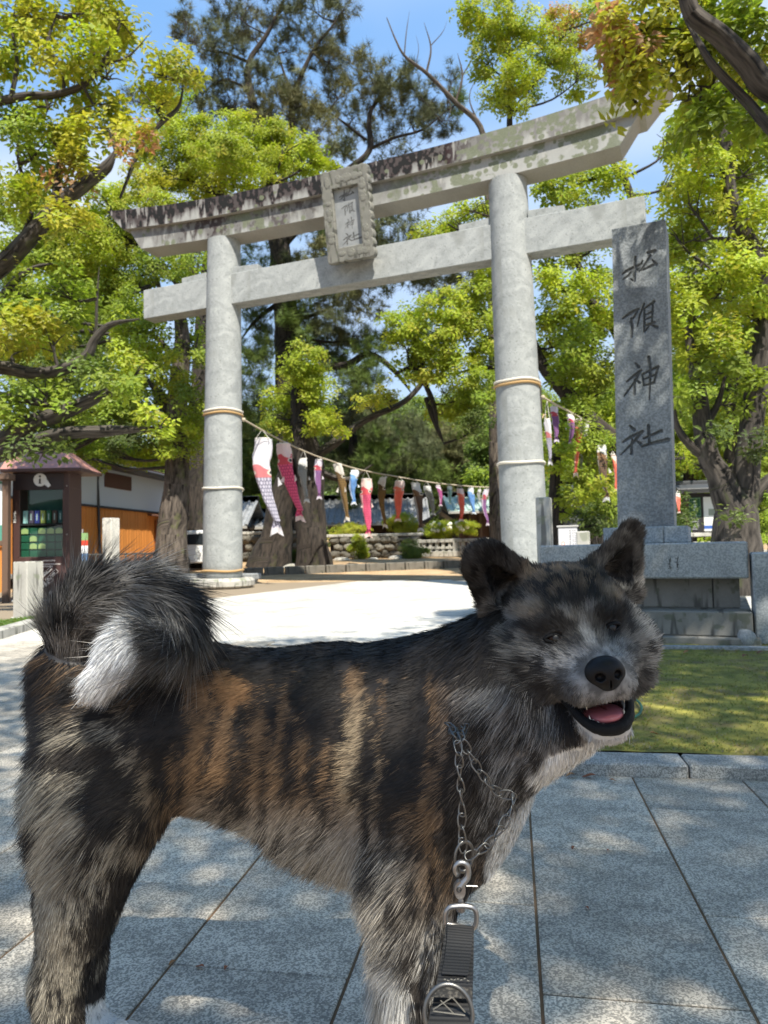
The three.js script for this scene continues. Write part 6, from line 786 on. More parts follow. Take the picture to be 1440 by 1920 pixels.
const bodyPrims = [
  bone([640, 1385, 1.22, 150], [800, 1425, 1.20, 178], 0.8, 0.07), bone([630, 1492, 1.22, 122], [790, 1545, 1.20, 118], 0.85, 0.06),
  bone([530, 1466, 1.21, 84], [370, 1428, 1.21, 78], 0.85, 0.05), bone([640, 1358, 1.23, 138], [330, 1345, 1.24, 126], 0.82, 0.06), bone([212, 1330, 1.24, 118], [330, 1345, 1.24, 122], 0.85, 0.06), bone([168, 1275, 1.22, 74], [205, 1340, 1.23, 105], 0.9, 0.05),
  bone([800, 1400, 1.2, 165], [845, 1430, 1.17, 130], 0.9, 0.06),
  // neck and forechest
  bone([820, 1345, 1.2, 140], [985, 1245, 1.1, 118], 0.9, 0.06), bone([850, 1430, 1.15, 98], [926, 1320, 1.08, 82], 1, 0.06), bone([850, 1510, 1.16, 76], [878, 1420, 1.12, 70], 1, 0.06), bone([835, 1560, 1.17, 84], [860, 1480, 1.16, 90], 1, 0.06), bone([1064, 1352, 1.04, 48], [885, 1445, 1.10, 64], 1, 0.04), bone([1078, 1366, 1.035, 46], [976, 1428, 1.08, 48], 1, 0.03),
  // near hind leg
  bone([210, 1400, 1.16, 112], [206, 1505, 1.14, 92], 0.75, 0.05), bone([160, 1500, 1.15, 96], [160, 1610, 1.145, 80], 0.75, 0.05), bone([218, 1520, 1.14, 70], [148, 1690, 1.15, 64], 0.9, 0.04), bone([148, 1690, 1.15, 64], [108, 1845, 1.17, 42], 1, 0.03),
  mk(J(108, 1840, 1.17), FLOOR(118, 1.165).setY(0.05), 0.036, 0.030, 1, 0.02), mk(FLOOR(118, 1.165).setY(0.03), FLOOR(165, 1.15).setY(0.026), 0.033, 0.026, 1, 0.02),
  // far hind leg
  bone([225, 1400, 1.32, 100], [226, 1530, 1.33, 70], 0.8, 0.04), bone([226, 1530, 1.33, 66], [172, 1700, 1.33, 46], 1, 0.03), bone([172, 1700, 1.33, 46], [152, 1800, 1.34, 36], 1, 0.02), mk(J(160, 1800, 1.34), FLOOR(162, 1.33).setY(0.045), 0.034, 0.028, 1, 0.02), mk(FLOOR(165, 1.33).setY(0.026), FLOOR(216, 1.31).setY(0.024), 0.031, 0.026, 1, 0.02),
  // near foreleg
  bone([800, 1500, 1.12, 110], [770, 1640, 1.10, 84], 0.8, 0.05), bone([775, 1650, 1.1, 76], [775, 1750, 1.1, 58], 0.9, 0.03), mk(J(775, 1740, 1.1), J(768, 1930, 1.1), 0.047, 0.041, 1, 0.03), mk(J(768, 1930, 1.1), FLOOR(765, 1.10).setY(0.05), 0.041, 0.036, 1, 0.02), mk(FLOOR(765, 1.1).setY(0.032), FLOOR(775, 1.04).setY(0.028), 0.037, 0.032, 1, 0.02),
  // far foreleg
  bone([800, 1520, 1.3, 90], [752, 1650, 1.29, 62], 0.9, 0.04), mk(J(750, 1650, 1.29), J(742, 1850, 1.29), 0.05, 0.034, 1, 0.03), mk(J(742, 1850, 1.29), FLOOR(742, 1.29).setY(0.045), 0.034, 0.032, 1, 0.02), mk(FLOOR(742, 1.29).setY(0.03), FLOOR(755, 1.24).setY(0.026), 0.034, 0.03, 1, 0.02),
];
const tailPrims = TAIL.slice(1).map((b, i) => bone(TAIL[i], b, 1, 0.03));
// head frame, in centimetres: x to the viewer's right, y up, z out of the face
const HO = at(1066, 1188, 1.075), hF = camera.position.clone().sub(HO).normalize().applyAxisAngle(V(0, 1, 0), 0.27);
let hR = V(0, 1, 0).cross(hF).normalize(), hU = hF.clone().cross(hR); { const a = 0.155, r = hR.clone(), u = hU.clone(); hR = r.clone().multiplyScalar(Math.cos(a)).addScaledVector(u, Math.sin(a)); hU = u.clone().multiplyScalar(Math.cos(a)).addScaledVector(r, -Math.sin(a)); }
const hp = (x, y, z) => HO.clone().addScaledVector(hR, x * 0.01).addScaledVector(hU, y * 0.01).addScaledVector(hF, z * 0.01);
const hl = (p) => { const d = p.clone().sub(HO).multiplyScalar(100); return V(d.dot(hR), d.dot(hU), d.dot(hF)); };
const ell = (x, y, z, c, r) => { const a = (x - c[0]) / r[0], b = (y - c[1]) / r[1], d = (z - c[2]) / r[2], k = Math.sqrt(a * a + b * b + d * d); return (k - 1) * Math.min(r[0], r[1], r[2]) * (k > 1 ? 1 : 1); };
const hc = (a, b, ra, rb) => mk(V(...a), V(...b), ra, rb, 1);
const EARS = [{ b: [8.5, 6.9, -1.8], t: [12.4, 12.6, -0.6], n: [0.22, 0.0, 0.97], rb: 5.2, rt: 1.9, s: 1 }, { b: [-7.2, 8.0, -1.8], t: [-9.8, 11.9, 0.4], n: [-0.10, -0.10, 0.99], rb: 5.3, rt: 3.7, s: -1 }];
for (const e of EARS) { e.B = V(...e.b); e.A = V(...e.t).sub(e.B); e.L = e.A.length(); e.A.normalize(); e.N = V(...e.n).normalize(); e.N.addScaledVector(e.A, -e.N.dot(e.A)).normalize(); e.W = e.A.clone().cross(e.N); }
const earSDF = (e, x, y, z) => {
  const dx = x - e.B.x, dy = y - e.B.y, dz = z - e.B.z, a = dx * e.A.x + dy * e.A.y + dz * e.A.z, w = dx * e.W.x + dy * e.W.y + dz * e.W.z, n = dx * e.N.x + dy * e.N.y + dz * e.N.z;
  const t = clamp(a / e.L), r = lerp(e.rb, e.rt, Math.pow(t, 0.85)), o = (Math.hypot(w, (n - 0.05 * w * w * 0.6) * 2.1, a - t * e.L) - r) / 1.7;
  const ti = clamp((a - 0.5) / (e.L - 1.5)), ri = lerp(e.rb * 0.52, e.rt * 0.35, Math.pow(ti, 0.9)), i = (Math.hypot(w, (n - 2.3) * 1.1, a - 0.5 - ti * (e.L - 1.5)) - ri);
  return Math.max(o, -i);
};
const headPrims = [
  hc([2.3, -4.5, 5.0], [1.75, -6.1, 10.2], 3.9, 2.6), hc([-2.3, -4.5, 5.0], [-1.75, -6.1, 10.2], 3.9, 2.6), hc([0, -1.4, 6], [0, -4.0, 10.9], 3.0, 2.0), hc([2.0, -6.2, 8], [1.7, -6.6, 11.3], 2.2, 1.75), hc([-2.0, -6.2, 8], [-1.7, -6.6, 11.3], 2.2, 1.75),
  hc([3.1, 1.7, 4.9], [3.6, 1.9, 4.2], 2.7, 2.7), hc([-3.1, 1.7, 4.9], [-3.6, 1.9, 4.2], 2.7, 2.7),
  hc([6.2, -3.0, 0.5], [5.4, -5.5, 1], 5.3, 4.8), hc([-7.6, -2.6, 0.3], [-6.8, -5.8, 0.6], 5.7, 5.4), hc([4.2, -3.2, 4], [3.6, -4, 5.5], 3.6, 3), hc([-4.2, -3.2, 4], [-3.6, -4, 5.5], 3.6, 3),
  hc([0, -3, -3], [-3, -8, -12], 8, 9), hc([0, -9, -2], [0, -10, 2], 5.5, 4.5),
];
const jawPrims = [hc([3.0, -8.8, 1], [1.3, -12.2, 9.2], 2.9, 1.35), hc([-3.0, -8.8, 1], [-1.3, -12.2, 9.2], 2.9, 1.35), hc([0, -10.2, 2], [0, -12.6, 9.2], 3, 1.5), hc([-1.2, -12.3, 9.9], [1.2, -12.3, 9.9], 1.1, 1.1)];
const cavity = (x, y, z) => { const k = y + 9.7 - 0.105 * x * x + (z - 8) * 0.17; return Math.max(Math.hypot(x / 3.7, (z - 5) / 7.6) * 3.7 - 3.7, Math.abs(k) - 1.7 * sm(0.0, 0.45, 1 - Math.abs(x) / 4.4)); };
function headSDF(x, y, z) {
  let d = ell(x, y, z, [0, 2.2, -1.2], [9.2, 8.0, 8.4]);
  for (const p of headPrims) d = smin(d, cone(p, x, y, z), 2.2);
  for (const e of EARS) d = smin(d, earSDF(e, x, y, z), 1.2);
  let j = 1e9; for (const p of jawPrims) j = smin(j, cone(p, x, y, z), 1.4);
  d = smin(d, j, z > 4 ? 0.5 : 1.6);
  d = Math.max(d, -cavity(x, y, z));
  for (const s of [-1, 1]) d = Math.max(d, -(Math.hypot((x - s * 3.95) / 1.25, (y - 0.1 - s * 0 + 0.0 * x) / 0.72, (z - 8.2) / 1.8) - 1) * 0.9);   // eye sockets
  return d;
}
const bodySDF = (x, y, z) => { let d = 1e9; for (const p of bodyPrims) { const c = cone(p, x, y, z); d = c > d + 0.1 ? d : smin(d, c, p.k); } let t = 1e9; for (const p of tailPrims) t = smin(t, cone(p, x, y, z), 0.02); return smin(d, t, 0.03); };
const gradOf = (f, x, y, z, e) => V(f(x + e, y, z) - f(x - e, y, z), f(x, y + e, z) - f(x, y - e, z), f(x, y, z + e) - f(x, y, z - e)).normalize();

// the coat pattern, on the dog's own side plane (u along, v down, in units of about 0.85 mm) and in head centimetres
const DARK = [0.011, 0.011, 0.013];
const dogUV = (p) => { const u = 720 + p.x * F / 1.17; return [u, 1024 + 0.021 * (960 - u) - (p.y - EYE) * F / 1.17]; };
const blob = (u, v, cu, cv, ru, rv) => { const q = Math.hypot((u - cu) / ru, (v - cv) / rv); return sm(1.25, 0.35, q); };
const throatWhite = (p) => { const un = 720 + p.x * F / 1.08, v = 1024 + 0.021 * (960 - un) - (p.y - EYE) * F / 1.08, bd = v < 1400 ? lerp(1062, 985, sm(1355, 1400, v)) : v < 1478 ? 985 + 8 * Math.sin(v * 0.1) : lerp(985, 905, sm(1478, 1560, v)); return sm(bd - 9, bd + 9, un + 24 * (fbm(un / 60, v / 60, 3, 2) - 0.5)) * sm(1345, 1365, v) * sm(-1.24, -1.2, p.z); };
function bodyCoat(p, rnd = 0.5) {                                      // rnd picks a dark or a pale hair, so that the stripes are grizzled
  const [u, v] = dogUV(p), w = fbm(u / 90 + 7, v / 120, p.z * 6, 3) - 0.5;
  const hind = sm(330, 250, u) * sm(1290, 1340, v), front = sm(700, 780, u) * sm(1560, 1680, v), neck = sm(790, 880, u) * sm(1600, 1480, v), belly = sm(1440, 1560, v) * sm(330, 400, u) * sm(800, 720, u);
  const slant = hind * (v - 1300) * 0.011, s1 = fbm(u / 36 + 2.4 * w + slant, v / 240 + 5 + hind * u / 200, p.z * 5 + 1, 3), s2 = fbm(u / 13 + 2 * w, v / 34, p.z * 12 + 4, 3);
  let tan = [0.195, 0.122, 0.068]; tan = mix3(tan, [0.31, 0.165, 0.075], blob(u, v, 440, 1285, 62, 48)); tan = mix3(tan, [0.19, 0.115, 0.062], blob(u, v, 400, 1400, 50, 100)); tan = mix3(tan, [0.40, 0.31, 0.20], blob(u, v, 672, 1390, 46, 110));
  tan = mix3(tan, [0.40, 0.365, 0.31], belly); tan = mix3(tan, [0.36, 0.32, 0.25], hind); tan = mix3(tan, [0.36, 0.345, 0.32], front); tan = mix3(tan, [0.25, 0.24, 0.23], neck);
  const wob = u + 26 * (fbm(u / 40, v / 70, 7, 2) - 0.5) + 0.08 * (v - 1350), line = (c, w2, v0, v1) => sm(w2, w2 * 0.3, Math.abs(wob - c)) * sm(v0 - 30, v0 + 20, v) * sm(v1 + 60, v1, v);
  const stripes = Math.max(line(345, 14, 1300, 1440), line(385, 16, 1270, 1460), line(432, 24, 1255, 1430), line(492, 13, 1330, 1480), line(530, 12, 1300, 1490), line(575, 15, 1290, 1480), line(622, 10, 1270, 1420), line(668, 22, 1240, 1500), line(712, 14, 1260, 1480), line(745, 9, 1230, 1380), line(790, 9, 1250, 1420));
  let amt = 0.57; amt += 0.34 * Math.max(blob(u, v, 440, 1285, 56, 40), stripes) + 0.25 * belly + 0.06 * hind + 0.02 * neck - 0.02 * front;
  amt += 0.7 * Math.max(blob(u, v, 150, 1560, 26, 70), blob(u, v, 135, 1655, 26, 80), blob(u, v, 185, 1482, 40, 22), blob(u, v, 112, 1440, 30, 50), blob(u, v, 150, 1760, 14, 60));
  amt -= 0.75 * Math.max(sm(1258, 1218, v) * sm(300, 400, u), blob(u, v, 475, 1245, 60, 30), blob(u, v, 320, 1340, 46, 70), blob(u, v, 600, 1290, 34, 90), blob(u, v, 760, 1330, 46, 120), blob(u, v, 250, 1450, 40, 60), blob(u, v, 262, 1640, 34, 80), blob(u, v, 90, 1560, 20, 100), blob(u, v, 70, 1280, 60, 50), blob(u, v, 200, 1380, 60, 24), 0.8 * blob(u, v, 215, 1720, 24, 80));
  const k = clamp(sm(0.36, 0.66, s1 * 0.48 + s2 * 0.34 + 0.18 * fbm(u / 6, v / 16, p.z * 20, 2) + 0.30 * (amt - 0.62) - 0.03) * (0.35 + amt)), pick = sm(rnd * 0.85 - 0.05, rnd * 0.85 + 0.15, k);
  let c = mix3(mix3(DARK, [0.045, 0.036, 0.029], s2), tan, clamp(0.25 * k + 0.75 * pick));
  const white = Math.max(throatWhite(p), sm(690, 715, u) * sm(752, 735, u) * sm(1680, 1730, v) * 0.7, p.z < -1.245 && u > 600 && v > 1640 ? 0.75 : 0, p.y < 0.075 ? 0.95 : 0);
  return mix3(c, [0.74, 0.725, 0.69], white);
}
function headCoat(q, rnd = 0.5) {
  const { x, y, z } = q, a = Math.abs(x), n = fbm(x * 0.42 + 3, y * 0.42, z * 0.3, 3), f = fbm(x * 1.3, y * 0.9 + 5, z * 0.6, 3) + (rnd - 0.5) * 0.24;
  let c = mix3([0.014, 0.013, 0.013], [0.17, 0.162, 0.15], sm(0.44, 0.66, n * 0.6 + f * 0.4));
  c = mix3(c, [0.17, 0.125, 0.085], sm(4.2, 7.2, y) * sm(7.5, 3, a) * sm(0.38, 0.56, f));                    // brown over the skull
  c = mix3(c, [0.24, 0.19, 0.135], 0.8 * blob(x, y, -5.8, 4.2, 2.2, 1.6) + 0.8 * blob(x, y, 5.8, 4.2, 2.2, 1.6));
  c = mix3(c, [0.020, 0.018, 0.017], 0.35 * sm(5.5, 7.5, y)); c = mix3(c, [0.012, 0.011, 0.011], 0.95 * blob(a, y, 3.9, 0.9, 3.4, 3.0)); c = mix3(c, [0.012, 0.011, 0.011], 0.8 * blob(x, y, 0, 4.6, 2.0, 2.2));
  c = mix3(c, [0.16, 0.16, 0.165], 0.6 * blob(a, y, 1.7, 2.9, 0.8, 1.0) * sm(0.4, 0.55, f));
  c = mix3(c, [0.26, 0.258, 0.255], 0.8 * blob(x, y, 0.1, -0.6, 0.95, 2.8));                                          // pale streak down the bridge
  const muz = sm(4.5, 8, z) * sm(-0.6, -2.6, y) * sm(6.0, 3.6, a);
  c = mix3(c, mix3([0.085, 0.083, 0.082], [0.27, 0.265, 0.26], sm(0.36, 0.66, f)), muz * 0.92);
  c = mix3(c, [0.40, 0.39, 0.37], 0.8 * sm(6.5, 9.5, x) * sm(4, 0.5, y) * sm(0.36, 0.6, f)); c = mix3(c, [0.24, 0.24, 0.245], 0.6 * blob(x, y, -5.5, -2.4, 1.8, 2.2) * sm(0.4, 0.55, f));
  c = mix3(c, [0.055, 0.055, 0.06], 0.7 * sm(-5.5, -7.5, y) * sm(3.2, 5, a) * (0.5 + 0.5 * f));
  c = mix3(c, [0.72, 0.71, 0.68], sm(-11.2, -12.2, y + 0.12 * z * 0) * sm(7.0, 4.2, a) * sm(1, 4, z)); c = mix3(c, [0.5, 0.49, 0.47], sm(-10.2, -11.6, y) * sm(6.5, 3.5, a) * sm(-3, 1, z));
  if (y < -7) c = mix3(c, [0.74, 0.725, 0.69], throatWhite(hp(x, y, z)) * sm(-7, -8.5, y) * sm(8.5, 7, x));
  for (const e of EARS) { const d = q.clone().sub(e.B), t = d.dot(e.A), nn = d.dot(e.N), ww = d.dot(e.W); if (t > 0.5 && Math.abs(ww) < 7) { c = mix3(c, mix3([0.013, 0.012, 0.012], [0.055, 0.052, 0.05], sm(0.3, 0.7, f)), sm(0.5, 2.5, t) * 0.9); if (e.s > 0 && ww * e.s > 2.2) c = mix3(c, [0.36, 0.35, 0.33], 0.6 * sm(2.2, 4, ww)); } }
  return c;
}
{
  const dog = thing('dog', 'large brindle dog with curled white-tipped tail standing on the paving, mouth open', 'dog');
  // --- skin
  const B = surfaceNets(bodySDF, [-0.66, -0.02, -1.50], [0.36, 0.90, -0.86], 0.0075);
  const H = surfaceNets(headSDF, [-20, -17, -16], [18, 19, 15], 0.36);
  const roots = [];                                                    // triangles to sample hair from
  const P = [], N = [], C = [], I = [];
  const tailCurve = new THREE.CatmullRomCurve3(TAIL.map((t) => J(t[0], t[1], t[2]))), tailPts = tailCurve.getPoints(120);
  const tailInfo = (p) => { let bi = 0, bd = 1e9; for (let i = 0; i <= 120; i += 2) { const d = tailPts[i].distanceToSquared(p); if (d < bd) { bd = d; bi = i; } } return [bi / 120, Math.sqrt(bd)]; };
  const nearTail = (p) => { const [u, v] = dogUV(p); if (u > 400 || v > 1330) return null; const [t, d] = tailInfo(p); let bd = 1e9; for (const b of bodyPrims) bd = Math.min(bd, cone(b, p.x, p.y, p.z)); let td = 1e9; for (const b of tailPrims) td = Math.min(td, cone(b, p.x, p.y, p.z)); return td < bd + 0.004 ? t : null; };
  const tailCoat = (t, p) => (t > 0.86 ? mix3([0.74, 0.74, 0.74], DARK, sm(0.875, 0.86, t) * 0.3) : t < 0.12 ? bodyCoat(p, 0.6) : mix3([0.022, 0.021, 0.021], [0.15, 0.143, 0.134], sm(0.36, 0.62, fbm(p.x * 30, p.y * 30, p.z * 30, 3))));
  for (let i = 0; i < B.P.length; i += 3) { const p = V(B.P[i], B.P[i + 1], B.P[i + 2]), n = gradOf(bodySDF, p.x, p.y, p.z, 0.004); P.push(p.x, p.y, p.z); N.push(n.x, n.y, n.z); const t = nearTail(p); C.push(...(t !== null ? tailCoat(t, p) : bodyCoat(p, 0.6))); }
  for (const k of B.I) I.push(k);
  const nb = P.length / 3, headLocal = [];
  for (let i = 0; i < H.P.length; i += 3) { const q = V(H.P[i], H.P[i + 1], H.P[i + 2]), n = gradOf(headSDF, q.x, q.y, q.z, 0.15), p = hp(q.x, q.y, q.z), m = V(0, 0, 0).addScaledVector(hR, n.x).addScaledVector(hU, n.y).addScaledVector(hF, n.z); headLocal.push(q, n); P.push(p.x, p.y, p.z); N.push(m.x, m.y, m.z); const inMouth = cavity(q.x, q.y, q.z) < 0.15 && q.z > 3; C.push(...(inMouth ? [0.07, 0.018, 0.018] : headCoat(q))); }
  for (const k of H.I) I.push(k + nb);
  { // make sure that faces look outward
    const a = new THREE.Vector3(), b = new THREE.Vector3(), c = new THREE.Vector3(); let s = 0;
    for (let i = 0; i < 3000; i += 3) { const [i0, i1, i2] = [I[i], I[i + 1], I[i + 2]]; a.fromArray(P, i0 * 3); b.fromArray(P, i1 * 3); c.fromArray(P, i2 * 3); b.sub(a).cross(c.sub(a)); s += b.x * N[i0 * 3] + b.y * N[i0 * 3 + 1] + b.z * N[i0 * 3 + 2] > 0 ? 1 : -1; }
    if (s < 0) for (let i = 0; i < I.length; i += 3) [I[i + 1], I[i + 2]] = [I[i + 2], I[i + 1]];
  }
  const g = new THREE.BufferGeometry(); g.setAttribute('position', new THREE.Float32BufferAttribute(P, 3)); g.setAttribute('normal', new THREE.Float32BufferAttribute(N, 3)); g.setAttribute('color', new THREE.Float32BufferAttribute(C, 3)); g.setIndex(I);
  part('body', g, M({ vertexColors: true, roughness: 0.9 }), dog);

  // --- hair
  const r = rng(2024), eye = camera.position, tri = [], cum = []; let total = 0;
  const a = V(), b = V(), c = V(), nn = V();
  for (let i = 0; i < I.length; i += 3) {
    a.fromArray(P, I[i] * 3); b.fromArray(P, I[i + 1] * 3); c.fromArray(P, I[i + 2] * 3); const head = I[i] >= nb; nn.fromArray(N, I[i] * 3);
    let w = b.clone().sub(a).cross(c.clone().sub(a)).length() * 0.5; const face = nn.dot(eye.clone().sub(a).normalize());
    w *= face > -0.25 ? 1 : 0.22; if (head) { w *= 2.6; if (hl(a).z < -7) w *= 0.2; } else { const [u, v] = dogUV(a); if (a.y < 0.1) w *= 0.4; if (v < 1330 && u < 400) w *= 1.9; }
    total += w; tri.push(i); cum.push(total);
  }
  const NH = 420000, HP = new Float32Array(NH * 7 * 3), HN = new Float32Array(NH * 7 * 3), HC = new Float32Array(NH * 7 * 3), HI = new Uint32Array(NH * 15); let hv = 0, hi = 0;
  const p = V(), n = V(), dir = V(), side = V(), flow = V(), q = V(), tmp = V();
  for (let s = 0; s < NH; s++) {
    const x = r() * total; let lo = 0, hi2 = cum.length - 1; while (lo < hi2) { const m = (lo + hi2) >> 1; if (cum[m] < x) lo = m + 1; else hi2 = m; }
    const i = tri[lo], head = I[i] >= nb; let u1 = r(), u2 = r(); if (u1 + u2 > 1) { u1 = 1 - u1; u2 = 1 - u2; }
    a.fromArray(P, I[i] * 3); b.fromArray(P, I[i + 1] * 3); c.fromArray(P, I[i + 2] * 3); p.copy(a).addScaledVector(b.sub(a), u1).addScaledVector(c.sub(a), u2);
    a.fromArray(N, I[i] * 3); b.fromArray(N, I[i + 1] * 3); c.fromArray(N, I[i + 2] * 3); n.copy(a).multiplyScalar(1 - u1 - u2).addScaledVector(b, u1).addScaledVector(c, u2).normalize();
    let len, lift, wid = 0.00046, col, droop = 0.15, tipLight = 1.0;
    if (head) {
      const L = hl(p); const inEye = Math.hypot((Math.abs(L.x) - 3.95) / 1.35, (L.y - 0.1) / 0.85) < 1 && L.z > 5, inNose = Math.hypot(L.x / 2.95, (L.y + 5.1) / 2.35) < 1 && L.z > 9.8, inMouth = cavity(L.x, L.y, L.z) < 0.12 && L.z > 2.5, lip = L.z > 5.5 && L.y < -8.6 && L.y > -13.0 && Math.abs(L.x) < 4 && cavity(L.x, L.y, L.z) < 1.5 && L.y < -10.4 + 0.06 * L.x * L.x;
      if (inEye || inNose || inMouth || lip) continue;
      const dn = Math.hypot(L.x, L.y + 5.2, L.z - 13.5); flow.set(L.x, L.y + 5.0, (L.z - 13.5) * 0.8);
      if (L.y < -6) flow.y -= 3;
      len = lerp(0.35, 1.15, sm(1.5, 8, dn)); lift = 0.30;
      const cheek = sm(5.5, 9.5, Math.abs(L.x)) * sm(4.5, 0, L.y); len = lerp(len, 2.6, cheek); const tw = L.y < -6 ? throatWhite(p) : 0, ruff = sm(2, -6, L.z) * sm(3, -3, L.y) * (1 - tw); len = lerp(len, 3.2, ruff); if (tw > 0.3) len = Math.min(len, 1.3); if (L.y < -11) len = lerp(len, 1.6, sm(-11, -13, L.y));
      const over = sm(3, -2, L.z) * sm(5, 8, L.y); len = lerp(len, 2.0, over * 0.8);
      for (const e of EARS) { const d = L.clone().sub(e.B), t = d.dot(e.A); if (t > 1.5 && d.length() < 13) { flow.copy(e.A).multiplyScalar(6).addScaledVector(e.W, d.dot(e.W) * 0.5); const inside = n.dot(tmp.set(0, 0, 0).addScaledVector(hR, e.N.x).addScaledVector(hU, e.N.y).addScaledVector(hF, e.N.z)) > 0.3; len = inside ? 1.3 : 1.0; lift = inside ? 0.5 : 0.35; } }
      const fl = flow.length() || 1; tmp.set(0, 0, 0).addScaledVector(hR, flow.x / fl).addScaledVector(hU, flow.y / fl).addScaledVector(hF, flow.z / fl); flow.copy(tmp);
      flow.addScaledVector(n, -flow.dot(n)).normalize(); len *= 0.01; col = headCoat(L, r()); wid = 0.00042; droop = 0.05;
      if (p.distanceTo(HO) > 0.19 && bodySDF(p.x, p.y, p.z) < -0.012) continue;
    } else {
      if (headSDF(...hl(p).toArray()) < -0.8) continue;
      const t = nearTail(p), [u, v] = dogUV(p);
      if (t !== null && t > 0.16) {
        tmp.copy(tailCurve.getTangent(clamp(t + 0.02))); flow.copy(tmp).multiplyScalar(1.0); flow.addScaledVector(n, -flow.dot(n)); if (flow.lengthSq() < 0.01) flow.copy(tmp); flow.normalize();
        len = t > 0.84 ? 0.042 : lerp(0.035, 0.056, sm(0.05, 0.3, t)); if (t < 0.84 && r() < 0.14) len *= 1.6; lift = t > 0.84 ? 0.28 : lerp(0.5, 0.62, sm(0.1, 0.3, t)) * (0.7 + 0.6 * r()); col = tailCoat(t, p); wid = 0.00045; droop = t > 0.84 ? 0.25 : 0.12; tipLight = t > 0.86 ? 1 : 2.6;
      } else {
        const legH = sm(330, 260, u) * sm(1560, 1640, v), legF = sm(1700, 1760, v) * sm(640, 700, u), neck = sm(780, 900, u) * sm(1600, 1450, v), rump = sm(300, 120, u);
        flow.set(-1, -0.30 - 0.9 * sm(1420, 1620, v), 0); flow.lerp(tmp.set(-0.75, -0.8, 0), rump * 0.7); flow.lerp(tmp.set(-0.25, -1, 0), Math.max(legH, legF)); flow.lerp(tmp.set(-0.65, -0.75, 0.1), neck); flow.lerp(tmp.set(-0.1, -1, 0.05), sm(940, 985, u));
        flow.x += 0.9 * (fbm(u / 45, v / 45, 3, 2) - 0.5); flow.y += 0.9 * (fbm(u / 45, v / 45, 13, 2) - 0.5);
        flow.addScaledVector(n, -flow.dot(n)).normalize();
        len = lerp(0.014, 0.023, sm(1300, 1500, v)); lift = 0.26; len = lerp(len, 0.048, rump * sm(1700, 1550, v)); lift = lerp(lift, 0.5, rump * 0.9); len = lerp(len, 0.016, legH); len = lerp(len, 0.015, legF); len = lerp(len, 0.036, neck); if (u > 900 && throatWhite(p) > 0.3) len = 0.018; lift = lerp(lift, 0.36, neck); len = lerp(len, 0.058, sm(1490, 1580, v) * sm(330, 420, u) * sm(800, 680, u)); if (v < 1240 && u > 380) len = lerp(len, 0.02, 0.5);
        if (p.y < 0.09) len = 0.01;
        col = bodyCoat(p, r()); droop = 0.22;
      }
    }
    if (p.x > 0.1 && p.y < 0.68 && throatWhite(p) < 0.5) for (let k = 3; k >= 1; k--) { tmp.copy(p).addScaledVector(flow, len * 0.4 * k); if (throatWhite(tmp) > 0.3) len *= 0.5; }
    if (p.x > 0.1 && p.y < 0.68) { tmp.copy(p); tmp.x += 0.028; tmp.y -= 0.03; if (throatWhite(tmp) > 0.3) len = Math.min(len, 0.011 + 0.006 * r()); }
    const cell = h3(Math.floor(p.x * 90), Math.floor(p.y * 90), Math.floor(p.z * 90)); // small tufts share a lean
    const jx = (vn(p.x * 70, p.y * 70, p.z * 70) - 0.5) * 0.9, jy = (vn(p.x * 70 + 40, p.y * 70, p.z * 70) - 0.5) * 0.9, jz = (vn(p.x * 70, p.y * 70 + 40, p.z * 70) - 0.5) * 0.9;
    len *= 0.62 + 0.6 * r(); lift *= 0.6 + 0.9 * r();
    dir.copy(flow).addScaledVector(n, lift).add(tmp.set(jx * 0.42 + (r() - 0.5) * 0.6, jy * 0.6 + (r() - 0.5) * 0.6, jz * 0.6 + (r() - 0.5) * 0.6)).normalize();
    side.copy(dir).cross(n).normalize(); if (!(side.lengthSq() > 0.5)) side.set(1, 0, 0); const th = (r() - 0.5) * 1.9; tmp.copy(dir).cross(side); side.multiplyScalar(Math.cos(th)).addScaledVector(tmp, Math.sin(th));
    const tone = (head ? 0.7 + 0.5 * r() : 0.55 + 0.8 * r()) * (0.82 + 0.36 * cell); q.copy(p).addScaledVector(n, -0.0008);
    const segs = 3, base = hv;
    for (let k = 0; k <= segs; k++) {
      const w = wid * (k === 0 ? 0.9 : k === 1 ? 1 : 0.7), tl = lerp(1, tipLight, k / segs);
      if (k < segs) for (const sg of [-1, 1]) { HP[hv * 3] = q.x + side.x * w * sg; HP[hv * 3 + 1] = q.y + side.y * w * sg; HP[hv * 3 + 2] = q.z + side.z * w * sg; put(hv, k, tl); hv++; } else { HP[hv * 3] = q.x; HP[hv * 3 + 1] = q.y; HP[hv * 3 + 2] = q.z; put(hv, k, tl); hv++; }
      dir.addScaledVector(flow, 0.16).add(tmp.set(0, -droop * 0.5, 0)).normalize(); q.addScaledVector(dir, len / segs);
    }
    function put(v, k, tl) { const dn = n.dot(dir); let ax = n.x - dir.x * dn * 0.8, ay = n.y - dir.y * dn * 0.8, az = n.z - dir.z * dn * 0.8; const l = Math.hypot(ax, ay, az) || 1; HN[v * 3] = ax / l; HN[v * 3 + 1] = ay / l; HN[v * 3 + 2] = az / l; HC[v * 3] = col[0] * tone * tl; HC[v * 3 + 1] = col[1] * tone * tl; HC[v * 3 + 2] = col[2] * tone * tl; }
    for (let k = 0; k < segs - 1; k++) { const o = base + k * 2; HI[hi++] = o; HI[hi++] = o + 1; HI[hi++] = o + 3; HI[hi++] = o; HI[hi++] = o + 3; HI[hi++] = o + 2; }
    HI[hi++] = base + 4; HI[hi++] = base + 5; HI[hi++] = base + 6;
  }
